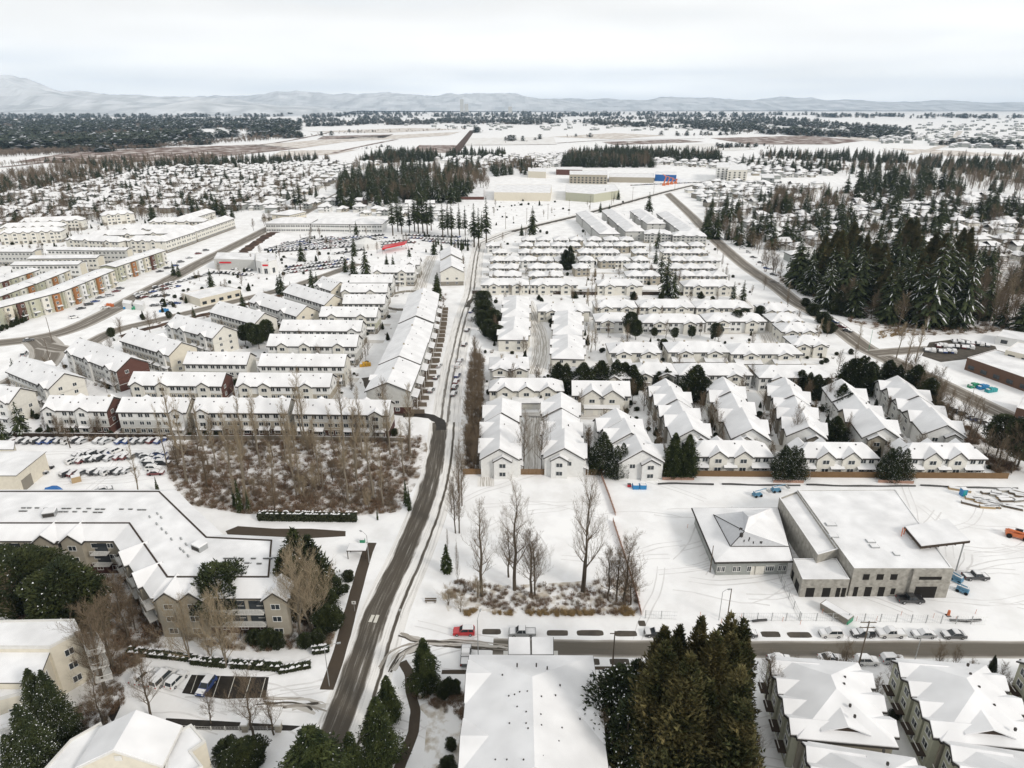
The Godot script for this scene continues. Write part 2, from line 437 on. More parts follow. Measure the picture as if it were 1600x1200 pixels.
func row(called: String, label: String, category: String, A: Vector2, B: Vector2, D: float, o: Dictionary, group := "") -> Node3D:
	# a row of dwellings: A -> B is the left-to-right line of the front wall, D its depth
	var d: Vector2 = B - A
	var L := d.length()
	var root := thing(called, label, category, v3(A), -atan2(d.y, d.x), group)
	foot.append([root.transform.affine_inverse(), L, D])
	var h: float = o.get("h", 5.6)
	var rise: float = o.get("rise", 2.8)
	var ov: float = o.get("over", 0.45)
	var wall: Material = o.get("wall", M.white_wall)
	var bay: Material = o.get("bay", wall)
	var fas: Material = o.get("fascia", M.fascia)
	var floors: int = o.get("floors", 2)
	var unit_w: float = o.get("unit", 5.6)
	var units := maxi(1, roundi(L / unit_w))
	var near: bool = o.get("near", false)
	var style: String = o.get("style", "white")
	var segs: Array = o.get("segs", [[0.0, 1.0, 0.0, 0.0]])
	var base_h: float = o.get("base_h", 0.0)
	var hip_l: float = o.get("hip_l", 0.0) * D * 0.5
	var hip_r: float = o.get("hip_r", 0.0) * D * 0.5
	for si in segs.size():
		var s: Array = segs[si]
		var x0: float = s[0] * L; var x1: float = s[1] * L; var dz: float = s[2]; var dh: float = s[3]
		var hl := hip_l if si == 0 else 0.0
		var hr := hip_r if si == segs.size() - 1 else 0.0
		var w := MB.new()
		var hh := h + dh
		if hl > 0 or hr > 0:
			w.box(wall, Vector3(x0, -0.3, -D + dz), Vector3(x1, hh + 0.02, dz))
			if hl == 0.0: w.push(wall, [Vector2(-D + dz, hh), Vector2(dz, hh), Vector2(dz - D * 0.5, hh + rise - 0.03)], "x", x0, x0 + 0.3)
			if hr == 0.0: w.push(wall, [Vector2(-D + dz, hh), Vector2(dz, hh), Vector2(dz - D * 0.5, hh + rise - 0.03)], "x", x1 - 0.3, x1)
		else:
			w.push(wall, [Vector2(-D + dz, -0.3), Vector2(dz, -0.3), Vector2(dz, hh - 0.03), Vector2(dz - D * 0.5, hh + rise - 0.03), Vector2(-D + dz, hh - 0.03)], "x", x0, x1)
		part("wall", w, root)
		add_roof(root, "roof", x0, x1, -D + dz, dz, hh, rise, ov, hl, hr, false, fas)
		if base_h > 0.0:
			var bm: Material = o.get("base", M.tan_wall)
			var bb := MB.new()
			bb.box(bm, Vector3(x0 - 0.04, -0.3, -D + dz - 0.04), Vector3(x1 + 0.04, base_h, dz + 0.04))
			part("lower_wall", bb, root)
			var band := MB.new()
			band.box(M.white_trim, Vector3(x0 - 0.09, base_h, -D + dz - 0.09), Vector3(x1 + 0.09, base_h + 0.2, dz + 0.09))
			part("trim_band", band, root)
	if o.has("mid_wall"):   # the middle storey has its own cladding
		boxpart("middle_wall", o.mid_wall, root, Vector3(-0.02, base_h + 0.2, -D - 0.02), Vector3(L + 0.02, h * 0.655, 0.02))
		boxpart("trim_band", M.white_trim, root, Vector3(-0.06, h * 0.655, -D - 0.06), Vector3(L + 0.06, h * 0.655 + 0.16, 0.06))
	var seg_dz := func(x: float) -> Array:
		for s in segs:
			if x <= s[1] * L + 0.001: return [s[2], s[3]]
		return [segs[-1][2], segs[-1][3]]
	if o.has("end_wall"):   # brick or cream cladding on the gable ends
		for side in [0, 1]:
			var sd: Array = segs[0] if side == 0 else segs[-1]
			var e := MB.new()
			var x: float = -0.06 if side == 0 else L - 0.02
			e.push(o.end_wall, [Vector2(-D + sd[2], -0.3), Vector2(sd[2], -0.3), Vector2(sd[2], h + sd[3] - 0.1), Vector2(sd[2] - D * 0.5, h + sd[3] + rise - 0.15), Vector2(-D + sd[2], h + sd[3] - 0.1)], "x", x, x + 0.08)
			part("end_cladding", e, root)
	# front and back gables
	var gw: float = o.get("gw", 4.2)
	var gk: float = o.get("gk", rise / (D * 0.5) * 1.05)
	var proj: float = o.get("proj", 0.9)
	var fh := h / floors
	var is_gable := {}
	for side in ["gables", "back_gables"]:
		var sgn := 1.0 if side == "gables" else -1.0
		for gx in o.get(side, []):
			var x: float = gx * L
			var sh: Array = seg_dz.call(x)
			var zf: float = sh[0] + (0.0 if sgn > 0 else -D)
			var hh: float = h + sh[1] - o.get("gdrop", 0.0)
			var rr := minf(gw * 0.5 * gk, rise - 0.25 + o.get("gdrop", 0.0))
			var g := MB.new()
			var low: float = o.get("bay_from", -0.3)
			var bz0: float = zf - sgn * 0.4
			var bz1: float = zf + sgn * proj
			g.push(bay, [Vector2(x - gw * 0.5, low), Vector2(x + gw * 0.5, low), Vector2(x + gw * 0.5, hh - 0.03), Vector2(x, hh + rr - 0.03), Vector2(x - gw * 0.5, hh - 0.03)], "z", minf(bz0, bz1), maxf(bz0, bz1))
			part("gable_bay", g, root)
			var zb: float = sh[0] - D * 0.5
			var go := 0.4
			add_roof(root, "gable_roof", minf(zb, bz1) + (go if sgn > 0 else 0.0), maxf(zb, bz1) - (go if sgn < 0 else 0.0), x - gw * 0.5, x + gw * 0.5, hh, rr, go, 0, 0, true, fas)
			if sgn > 0 or o.get("back_windows", true):
				for fl in floors:
					if fl == 0 and low > 0.0: continue
					if fl == 0 and o.get("garages", false) and sgn > 0: continue
					window(root, Vector3(x, fl * fh + 0.95, bz1), 0.0 if sgn > 0 else PI, minf(2.1, gw * 0.5), 1.5, style, near)
			is_gable["%s%d" % [side, int(gx * units)]] = true
	if o.has("end_bay"):   # a narrower gabled bay standing out of the near end
		var eb: Array = o.end_bay
		var zc: float = segs[0][2] - D * eb[0]
		var he: float = h + segs[0][3] - 0.2
		var re: float = eb[1] * 0.5 * rise / (D * 0.5)
		var e := MB.new()
		e.push(bay, [Vector2(zc - eb[1] / 2, -0.3), Vector2(zc + eb[1] / 2, -0.3), Vector2(zc + eb[1] / 2, he - 0.03), Vector2(zc, he + re - 0.03), Vector2(zc - eb[1] / 2, he - 0.03)], "x", -1.2, 0.3)
		part("gable_bay", e, root)
		add_roof(root, "gable_roof", -1.2, D * 0.25, zc - eb[1] / 2, zc + eb[1] / 2, he, re, 0.4, 0, 0, false, fas)
		for fl in floors: window(root, Vector3(-1.22, fl * fh + 0.95, zc), -PI / 2, 2.0, 1.5, style, near)
		window(root, Vector3(-0.06, fh + 0.95, segs[0][2] - D * (1.0 - eb[0])), -PI / 2, 1.8, 1.5, style, near)
	# windows of the plain stretches
	for side in [["gables", 0.0, 0.0], ["back_gables", -D, PI]]:
		if side[0] == "back_gables" and not o.get("back_windows", false): continue
		for u in units:
			var cx := L * (u + 0.5) / units
			if is_gable.has("%s%d" % [side[0], u]) : continue
			var sh: Array = seg_dz.call(cx)
			for fl in floors:
				var y: float = fl * fh + 0.95 + (sh[1] if fl == floors - 1 else 0.0)
				var z: float = side[1] + sh[0]
				var bulge := 0.05 if fl * fh < base_h else 0.0
				z += bulge if side[1] == 0.0 else -bulge
				if fl == 0 and o.get("garages", false) and side[1] == 0.0:
					boxpart("garage_door", M.garage_door, root, Vector3(cx - 1.3, 0.02, z), Vector3(cx + 1.3, 2.2, z + 0.06))
					continue
				if fl == 0 and o.get("doors", false):
					boxpart("door", [M.brick, M.teal, M.dark_frame][u % 3], root, Vector3(cx + 0.9, 0.02, z if side[1] == 0.0 else z - 0.06), Vector3(cx + 1.9, 2.1, z + 0.06 if side[1] == 0.0 else z))
					window(root, Vector3(cx - 0.9, y, z), side[2], 1.8, 1.5, style, near)
					continue
				window(root, Vector3(cx - unit_w * 0.22, y, z), side[2], 1.7, 1.45, style, near)
				window(root, Vector3(cx + unit_w * 0.22, y, z), side[2], 1.7, 1.45, style, near)
	# windows in the ends
	if o.get("end_windows", not o.has("end_bay")):
		for e in [[0.0, -PI / 2], [L, PI / 2]]:
			var sd: Array = seg_dz.call(e[0])
			for fl in floors:
				for t in [0.3, 0.7]:
					if rng.randf() < 0.3: continue
					window(root, Vector3(e[0] + (-0.06 if e[0] == 0.0 else 0.06), fl * fh + 1.0, sd[0] - D * t), e[1], 1.5, 1.4, style, near)
	# lean-to roofs along the front
	for p in o.get("porches", []):
		var z0: float = seg_dz.call(p[0] * L)[0]
		shed_roof("porch_roof", root, p[0] * L, p[1] * L, z0 + 0.02, z0 + o.get("porch_d", 1.7), o.get("porch_y", 3.1), 0.7, fas)
		if o.get("porch_walls", false):
			var pw := MB.new()
			pw.box(bay, Vector3(p[0] * L + 0.3, -0.3, z0), Vector3(p[1] * L - 0.3, o.get("porch_y", 3.1) - 0.62, z0 + o.get("porch_d", 1.7) - 0.5))
			var po := part("porch_room", pw, root)
			var ng := maxi(1, roundi((p[1] - p[0]) * L / 5.0))
			for gi in ng:
				var gx2: float = p[0] * L + (p[1] - p[0]) * L * (gi + 0.5) / ng
				boxpart("garage_door" if o.get("garages", false) else "patio_door", M.garage_door if o.get("garages", false) else M.glass, root, Vector3(gx2 - 1.25, 0.02, z0 + o.get("porch_d", 1.7) - 0.5), Vector3(gx2 + 1.25, 2.1, z0 + o.get("porch_d", 1.7) - 0.44))
		else:
			for px in [p[0] * L + 0.2, p[1] * L - 0.2]:
				boxpart("porch_post", M.white_trim, root, Vector3(px - 0.09, 0, z0 + o.get("porch_d", 1.7) - 0.35), Vector3(px + 0.09, o.get("porch_y", 3.1) - 0.5, z0 + o.get("porch_d", 1.7) - 0.17))
	# small decks with low partition walls behind the rows
	if o.get("yards", false):
		for u in units + 1:
			boxpart("yard_partition", M.pole_wood, root, Vector3(L * u / units - 0.06, -0.2, 0.1), Vector3(L * u / units + 0.06, 1.7, o.get("yard_d", 4.0)))
	if o.get("balcony", false):
		for u in units:
			var bx := L * (u + 0.5) / units
			var bal := MB.new()
			bal.box(M.white_trim, Vector3(bx - 1.5, fh - 0.2, 0.02), Vector3(bx + 1.5, fh, 1.5))
			var bp := part("balcony", bal, root)
			var rl := MB.new()
			rl.box(M.white_trim, Vector3(bx - 1.5, fh + 0.85, 1.4), Vector3(bx + 1.5, fh + 0.95, 1.5))
			for k in 7: rl.box(M.white_trim, Vector3(bx - 1.5 + k * 0.49, fh, 1.43), Vector3(bx - 1.44 + k * 0.49, fh + 0.85, 1.48))
			part("railing", rl, bp)
			var sc := MB.new()
			sc.box(M.roof_snow, Vector3(bx - 1.45, fh + 0.003, 0.05), Vector3(bx + 1.45, fh + 0.1, 1.39))
			part("snow_cover", sc, bp)
	if o.get("vents", 0) > 0: vents(root, o.vents, L, D, h, rise)
	for c in o.get("chimneys", []):
		boxpart("chimney", M.tan_wall, root, Vector3(c * L - 0.35, h + rise * 0.3, -D * 0.5 - 0.35), Vector3(c * L + 0.35, h + rise + 1.0, -D * 0.5 + 0.35))
	return root

# flat-roofed block on any ground plan (x, z); returns the thing
func block(called: String, label: String, category: String, outline: Array, h: float, wall: Material, parapet := 0.5, cap: Material = null, group := "") -> Node3D:
	var c := Vector2.ZERO
	for p in outline: c += p / outline.size()
	var root := thing(called, label, category, v3(c), 0.0, group)
	var loc := []
	for p in outline: loc.append(p - c)
	block_part(root, loc, 0.0, h, wall, parapet, cap)
	return root

func block_part(root: Node3D, loc: Array, y0: float, h: float, wall: Material, parapet := 0.5, cap: Material = null) -> void:
	var w := MB.new()
	w.raise(wall, loc, y0 - 0.3 if y0 == 0.0 else y0, h)
	part("wall", w, root)
	var inner := inset(loc, 0.35)
	if parapet > 0.0:
		var pm := MB.new()
		for i in loc.size():
			var j := (i + 1) % loc.size()
			var a: Vector2 = loc[i]; var b: Vector2 = loc[j]; var ia: Vector2 = inner[i]; var ib: Vector2 = inner[j]
			var k: Material = cap if cap else wall
			pm.quad(k, v3(a, h), v3(b, h), v3(b, h + parapet), v3(a, h + parapet))
			pm.quad(k, v3(ia, h), v3(ib, h), v3(ib, h + parapet), v3(ia, h + parapet))
			pm.quad(M.roof_snow if cap == null else k, v3(a, h + parapet), v3(b, h + parapet), v3(ib, h + parapet), v3(ia, h + parapet))
		part("parapet", pm, root)
	var s := MB.new()
	s.raise(M.roof_snow, inner if parapet > 0.0 else inset(loc, -0.25), h + (0.02 if parapet > 0.0 else 0.1), h + 0.22)
	var rf0 := MB.new()
	rf0.raise(M.fascia, inner if parapet > 0.0 else inset(loc, -0.35), h + 0.005, h + (0.015 if parapet > 0.0 else 0.1))
	var r := part("roof", rf0, root)
	part("snow_cover", s, r)

func inset(loc: Array, k: float) -> Array:
	var area := 0.0
	for i in loc.size():
		var a: Vector2 = loc[i]; var b: Vector2 = loc[(i + 1) % loc.size()]
		area += a.x * b.y - b.x * a.y
	var s := signf(area)
	var out := []
	for i in loc.size():
		var p: Vector2 = loc[i - 1]; var q: Vector2 = loc[i]; var r: Vector2 = loc[(i + 1) % loc.size()]
		var n1 := Vector2(-(q - p).normalized().y, (q - p).normalized().x) * s
		var n2 := Vector2(-(r - q).normalized().y, (r - q).normalized().x) * s
		var n := (n1 + n2).normalized()
		out.append(q + n * k / maxf(0.35, n.dot(n1)))
	return out

# windows along one wall of a thing, from p to q (local ground plan, seen left to right from outside)
func wall_windows(root: Node3D, p: Vector2, q: Vector2, floors: int, fh: float, pitch: float, w: float, h: float, sill := 0.95, style := "white", near := false, y0 := 0.0) -> void:
	var d := q - p
	var n := maxi(1, int(d.length() / pitch))
	var turn := -atan2(d.y, d.x)
	var out := Vector2(-d.y, d.x).normalized() * 0.02
	for f in floors:
		for i in n:
			var c := p + d * (i + 0.5) / n + out
			window(root, Vector3(c.x, y0 + f * fh + sill, c.y), turn, w, h, style, near)

# detached house for the subdivisions: a variant is walls, hipped roof, lower wing
func house_variant(sd: int) -> Node3D:
	rng.seed = sd
	var root := Node3D.new()
	var L := rf(10.0, 13.0); var D := rf(9.0, 11.0)
	var h := 5.2 if sd % 3 != 0 else 3.0
	var wall: Material = [M.cream_wall, M.white_wall, M.taupe_wall, M.tan_wall, M.grey_wall, M.blue_wall][sd % 6]
	var wing := rf(4.5, 6.0)
	var w := MB.new()
	w.box(wall, Vector3(-L / 2, -0.3, -D / 2), Vector3(L / 2, h, D / 2))
	w.box(wall, Vector3(-L / 2 + 0.6, -0.3, D / 2), Vector3(-L / 2 + 0.6 + wing, 2.9, D / 2 + 3.2))
	for x in [-L * 0.28, 0.05 * L, L * 0.32]:
		for y in ([0.9] if h < 4 else [0.9, 3.5]):
			if y < 2.0 and x < 0.0: continue
			w.box(M.glass, Vector3(x - 0.75, y, D / 2 - 0.1), Vector3(x + 0.75, y + 1.2, D / 2 + 0.04))
			w.box(M.window_frame, Vector3(x - 0.85, y - 0.1, D / 2 - 0.1), Vector3(x + 0.85, y, D / 2 + 0.08))
	w.box(M.garage_door, Vector3(-L / 2 + 0.9, 0, D / 2 + 3.1), Vector3(-L / 2 + 0.3 + wing, 2.2, D / 2 + 3.24))
	part("wall", w, root)
	add_roof(root, "roof", -L / 2, L / 2, -D / 2, D / 2, h, rf(2.0, 2.8), 0.5, D * 0.42, D * 0.42 if sd % 4 else 0.0, false, M.fascia)
	add_roof(root, "wing_roof", D / 2 - 3.0, D / 2 + 3.2, -L / 2 + 0.6, -L / 2 + 0.6 + wing, 2.9 if h > 4 else 2.8, 1.5, 0.4, 0.0, wing * 0.45 if sd % 2 else 0.0, true, M.fascia)
	if sd % 2: add_roof(root, "gable_roof", 0.0, D / 2 + 0.5, L * 0.08, L * 0.44, h - 0.3, 1.3, 0.35, 0.0, 0.0, true, M.fascia)
	return root


# ---------------------------------------------------------------- trees and cars
func conifer(sd: int, h: float, rad: float, whorls: int, per: int, droop: float, c1: Color, c2: Color, snow: float, bare: float, fluff := 1.0, lean_up := 0.0) -> Node3D:
	# trunk, crown of drooping fronds in whorls, snow lying on some of them
	rng.seed = sd
	var root := Node3D.new()
	var tr := MB.new()
	tr.bar(M.bark, Vector3(0, -0.3, 0), Vector3(0, h * 0.6, 0), 0.018 * h, 0.010 * h, 6)
	tr.bar(M.bark, Vector3(0, h * 0.6, 0), Vector3(0, h * 0.99, 0), 0.010 * h, 0.01, 5)
	part("trunk", tr, root)
	var cr := MB.new(); var sn := MB.new()
	for i in whorls:
		var t := (i + rf(-0.3, 0.3)) / whorls
		var y := h * (bare + (1.0 - bare) * t)
		var R := rad * pow(maxf(0.0, 1.0 - t), 0.75) * rf(0.72, 1.18) + 0.25
		if t < 0.12: R *= rf(0.55, 0.95)
		var n := maxi(4, int(per * (0.55 + 0.6 * (1.0 - t))))
		var a0 := rf(0, TAU)
		for k in n:
			var a := a0 + TAU * k / n + rf(-0.35, 0.35)
			var dir := Vector3(cos(a), 0, sin(a)); var side := Vector3(-sin(a), 0, cos(a))
			var r := R * rf(0.65, 1.15)
			var yb := y + rf(-0.03, 0.03) * h
			var col := c1.lerp(c2, rng.randf()) * rf(0.75, 1.3)
			var has_snow := rng.randf() < snow
			var steps := 4
			var prev := Vector3(0, yb, 0) + dir * r * 0.08
			for s in steps:
				var u := (s + 1.0) / steps
				var p := Vector3(0, yb + r * (0.18 * u * (1.0 - u) + lean_up * u - droop * u * u), 0) + dir * r * u
				var w := r * 0.30 * fluff * (1.0 - 0.62 * u) * rf(0.7, 1.3) + 0.06
				var dropw := w * rf(0.25, 0.6)
				for sg in [-1.0, 1.0]:
					var tip: Vector3 = p + side * sg * w + dir * w * rf(-0.1, 0.5) - Vector3(0, dropw, 0)
					cr.ctri(M.needles, prev, p, tip, col)
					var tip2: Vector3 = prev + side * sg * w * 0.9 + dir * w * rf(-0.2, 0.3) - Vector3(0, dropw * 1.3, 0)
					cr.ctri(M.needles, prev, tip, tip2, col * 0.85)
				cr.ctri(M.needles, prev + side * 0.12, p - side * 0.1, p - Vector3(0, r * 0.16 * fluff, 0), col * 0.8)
				if has_snow and s > 0:
					var up := Vector3(0, 0.07, 0)
					sn.ctri(M.snow_on_boughs, prev + up + side * w * 0.35, p + up + dir * w * 0.4, prev + up - side * w * 0.4, Color(0.8, 0.81, 0.83))
				prev = p
	for k in 5:
		var a := TAU * k / 5
		cr.ctri(M.needles, Vector3(0, h * 1.02, 0), Vector3(cos(a), 0, sin(a)) * 0.35 + Vector3(0, h * 0.955, 0), Vector3(cos(a + 1.2), 0, sin(a + 1.2)) * 0.35 + Vector3(0, h * 0.955, 0), c1)
	part("crown", cr, root)
	if not sn.v.is_empty(): part("snow_cover", sn, root).set_meta("kind", "stuff")
	return root

func far_conifer(sd: int, h: float, rad: float, c1: Color, c2: Color) -> ArrayMesh:
	rng.seed = sd
	var mb := MB.new()
	for i in 11:
		var t := i / 11.0
		var y := h * (0.1 + 0.9 * t)
		var R := rad * pow(1.0 - t, 0.8) + 0.3
		var n := 5
		var a0 := rf(0, TAU)
		for k in n:
			var a := a0 + TAU * k / n + rf(-0.3, 0.3)
			var r := R * rf(0.7, 1.2)
			var col := c1.lerp(c2, rng.randf()) * rf(0.8, 1.25)
			if rng.randf() < 0.13: col = Color(0.5, 0.52, 0.55)
			var d := Vector3(cos(a), 0, sin(a)); var s := Vector3(-sin(a), 0, cos(a))
			mb.ctri(M.far_forest, Vector3(0, y + h * 0.07, 0), d * r + s * r * 0.45 + Vector3(0, y - h * 0.03, 0), d * r - s * r * 0.45 + Vector3(0, y - h * 0.03, 0), col)
	return mb.mesh()

func far_bare(sd: int, h: float, rad: float, c: Color) -> ArrayMesh:
	# a leafless crown as a haze of thin upright twigs
	rng.seed = sd
	var mb := MB.new()
	for k in 90:
		var a := rf(0, TAU); var r := rad * sqrt(rng.randf())
		var y0 := h * rf(0.2, 0.6)
		var p := Vector3(cos(a) * r * 0.35, y0, sin(a) * r * 0.35)
		var q := Vector3(cos(a) * r * rf(0.8, 1.1), y0 + h * rf(0.2, 0.42) * (1.1 - 0.5 * r / rad), sin(a) * r * rf(0.8, 1.1))
		var s := Vector3(rf(-1, 1), 0, rf(-1, 1)).normalized() * rf(0.05, 0.14) * h * 0.1
		mb.ctri(M.far_forest, p - s, p + s, q, c * rf(0.7, 1.35))
	mb.ctri(M.far_forest, Vector3(-0.02 * h, 0, 0), Vector3(0.02 * h, 0, 0), Vector3(0, h * 0.8, 0), c * 0.7)
	mb.ctri(M.far_forest, Vector3(0, 0, -0.02 * h), Vector3(0, 0, 0.02 * h), Vector3(0, h * 0.8, 0), c * 0.7)
	return mb.mesh()

func twigs(mb: MB, m: Material, p: Vector3, dir: Vector3, length: float, r: float, depth: int, spread: float, up: float) -> void:
	var cur := p; var d := dir
	var segs := 3 if depth >= 2 else 2
	for s in segs:
		var nd := (d + Vector3(rf(-0.22, 0.22), rf(-0.1, 0.2) + up * 0.12, rf(-0.22, 0.22))).normalized()
		var nx := cur + nd * length / segs
		var r0 := r * (1.0 - 0.7 * s / segs); var r1 := r * (1.0 - 0.7 * (s + 1) / segs)
		if r0 > 0.06: mb.bar(m, cur, nx, r0, r1, 4)
		else: mb.bar(m, cur, nx, r0, r1, 3)
		if depth > 0:
			for k in (3 if depth == 1 else 2):
				var a := rf(0, TAU)
				var side := Vector3(cos(a), 0, sin(a))
				side = (side - nd * side.dot(nd)).normalized()
				var cd := (nd * rf(0.5, 0.9) + side * spread * rf(0.6, 1.1) + Vector3(0, up * 0.3, 0)).normalized()
				twigs(mb, m, nx - nd * length / segs * rf(0.0, 0.6), cd, length * rf(0.42, 0.68), maxf(r1 * 0.55, 0.009), depth - 1, spread, up)
		cur = nx; d = nd

func bare_tree(sd: int, h: float, spread: float, trunks: int, bole: float, tw: Material, bk: Material, limbs := 13, depth := 2, fine := 1.0) -> Node3D:
	rng.seed = sd
	var root := Node3D.new()
	var tr := MB.new(); var br := MB.new()
	for t in trunks:
		var base := Vector3(rf(-0.4, 0.4), -0.3, rf(-0.4, 0.4)) if trunks > 1 else Vector3(0, -0.3, 0)
		var tilt := Vector3(rf(-0.10, 0.10), 1, rf(-0.10, 0.10)) if trunks > 1 else Vector3(rf(-0.04, 0.04), 1, rf(-0.04, 0.04))
		var prev := base
		var n := 7
		var hh := h * (1.0 if t == 0 else rf(0.75, 0.98))
		var pts := [prev]
		for i in n:
			var nx := base + tilt * hh * (i + 1.0) / n + Vector3(rf(-0.012, 0.012), 0, rf(-0.012, 0.012)) * h
			var r0 := 0.016 * h * pow(1.0 - float(i) / n, 0.8) + 0.03; var r1 := 0.016 * h * pow(1.0 - (i + 1.0) / n, 0.8) + 0.02
			tr.bar(bk, prev, nx, r0 / sqrt(trunks), r1 / sqrt(trunks), 6)
			prev = nx; pts.append(nx)
		var nl := int(limbs / float(trunks)) + 2
		for k in nl:
			var u := bole + (1.0 - bole) * (k + rf(0, 0.9)) / nl
			var i := mini(n - 1, int(u * n))
			var p: Vector3 = pts[i].lerp(pts[i + 1], u * n - i)
			var a := k * 2.4 + rf(-0.5, 0.5)
			var dirv := Vector3(cos(a), 0.75 + 0.9 * u, sin(a)).normalized()
			twigs(br, tw, p, dirv, spread * (1.15 - 0.75 * u) * rf(0.75, 1.2), 0.0048 * h * (1.15 - 0.8 * u) * fine + 0.015, depth, 0.75, 1.0)
	part("trunk", tr, root)
	part("branches", br, root)
	return root

func spray_tree(sd: int, h: float, R: float, n: int, shape: String, c1: Color, c2: Color, snow: float, low := 0.03, size := 0.3, lift := 0.5, trunks := 1) -> Node3D:
	# a crown filled with small sprays; its outline bulges and thins by noise
	rng.seed = sd
	var root := Node3D.new()
	var tr := MB.new()
	tr.bar(M.bark, Vector3(0, -0.3, 0), Vector3(0, h * 0.7, 0), 0.022 * h, 0.008 * h, 6)
	part("trunk", tr, root)
	var cr := MB.new(); var sn := MB.new()
	var nz := FastNoiseLite.new(); nz.seed = sd; nz.frequency = 0.45 / maxf(R, 0.5) * 1.4; nz.fractal_octaves = 3
	var tops := []
	for i in trunks: tops.append(Vector3(rf(-0.5, 0.5) * R, rf(0.82, 1.0), rf(-0.5, 0.5) * R) if i > 0 else Vector3(0, 1, 0))
	for k in n:
		var top: Vector3 = tops[k % trunks]
		var t := 1.0 - pow(rng.randf(), 0.62) if shape == "cone" else rng.randf()
		var a := rf(0, TAU)
		var y := h * top.y * (low + (1.0 - low) * t)
		var pr := pow(1.0 - t, 0.72) * minf(1.0, (t + 0.10) * 5.0)
		if shape == "round": pr = sqrt(maxf(0.0, 1.0 - pow(2.0 * clampf(t * 0.92 + 0.06, 0, 1) - 1.0, 2.0)))
		elif shape == "column": pr = pow(1.0 - t, 0.5) * minf(1.0, (t + 0.2) * 3.0)
		var d := Vector3(cos(a), 0, sin(a))
		var lump := 1.0 + 0.75 * nz.get_noise_3d(d.x * R * 1.5, y, d.z * R * 1.5)
		if shape == "cone": lump *= 1.2 - 0.42 * fposmod(y / (h * 0.065) + 0.5 * nz.get_noise_2d(a * 3.0, 7.0) + k % trunks * 0.4, 1.0)
		var r := R * pr * lump * sqrt(rf(0.06, 1.0)) / (1.0 + 0.35 * (trunks - 1)) + 0.1
		var p := d * r + Vector3(top.x, y, top.z)
		var s := size * rf(0.6, 1.4)
		var ax := (d * 0.7 + Vector3(0, lift, 0) + Vector3(rf(-1, 1), rf(-0.6, 0.6), rf(-1, 1)) * 0.65).normalized()
		var sd2 := ax.cross(Vector3(rf(-1, 1), rf(-1, 1), rf(-1, 1))).normalized()
		var col := c1.lerp(c2, clampf(0.5 + 1.1 * nz.get_noise_3dv(p * 2.2 + Vector3(40, 0, 0)) + rf(-0.25, 0.25), 0, 1)) * rf(0.75, 1.25)
		cr.ctri(M.leaves, p - ax * s * 0.5 + sd2 * s * 0.4, p - ax * s * 0.5 - sd2 * s * 0.4, p + ax * s * 1.3, col)
		var s3 := ax.cross(sd2)
		cr.ctri(M.leaves, p - ax * s * 0.3 + s3 * s * 0.4, p - ax * s * 0.6 - s3 * s * 0.35, p + (ax + sd2 * 0.5) * s, col * 0.9)
		if lump > 0.95 and rng.randf() < snow:
			sn.ctri(M.snow_on_boughs, p + d * 0.15 + Vector3(0, s * 0.5, 0) + sd2 * s * 0.42, p + d * 0.15 + Vector3(0, s * 0.45, 0) - sd2 * s * 0.36, p + d * (0.15 + s * 0.6) + Vector3(0, s * 0.35, 0), Color(0.82, 0.83, 0.85))
	part("crown", cr, root)
	if not sn.v.is_empty(): part("snow_cover", sn, root).set_meta("kind", "stuff")
	return root

func shrub_mesh(sd: int, h: float, rad: float, n: int, c: Color, c2: Color) -> ArrayMesh:
	rng.seed = sd
	var mb := MB.new()
	for k in n:
		var a := rf(0, TAU); var r := rad * sqrt(rng.randf())
		var p := Vector3(cos(a) * r * 0.4, 0, sin(a) * r * 0.4)
		var q := Vector3(cos(a) * r, h * rf(0.5, 1.1) * (1.15 - 0.5 * r / rad), sin(a) * r)
		var m := p.lerp(q, 0.55) + Vector3(rf(-0.15, 0.15), h * 0.12, rf(-0.15, 0.15))
		var s := Vector3(rf(-1, 1), 0, rf(-1, 1)).normalized() * 0.022
		var col := c.lerp(c2, rng.randf()) * rf(0.7, 1.3)
		mb.ctri(M.far_forest, p - s, p + s, m, col); mb.ctri(M.far_forest, m - s, m + s, q, col)
		var q2 := m + Vector3(rf(-1, 1), rf(0.2, 1), rf(-1, 1)) * rad * 0.4
		mb.ctri(M.far_forest, m - s * 0.8, m + s * 0.8, q2, col)
	return mb.mesh()

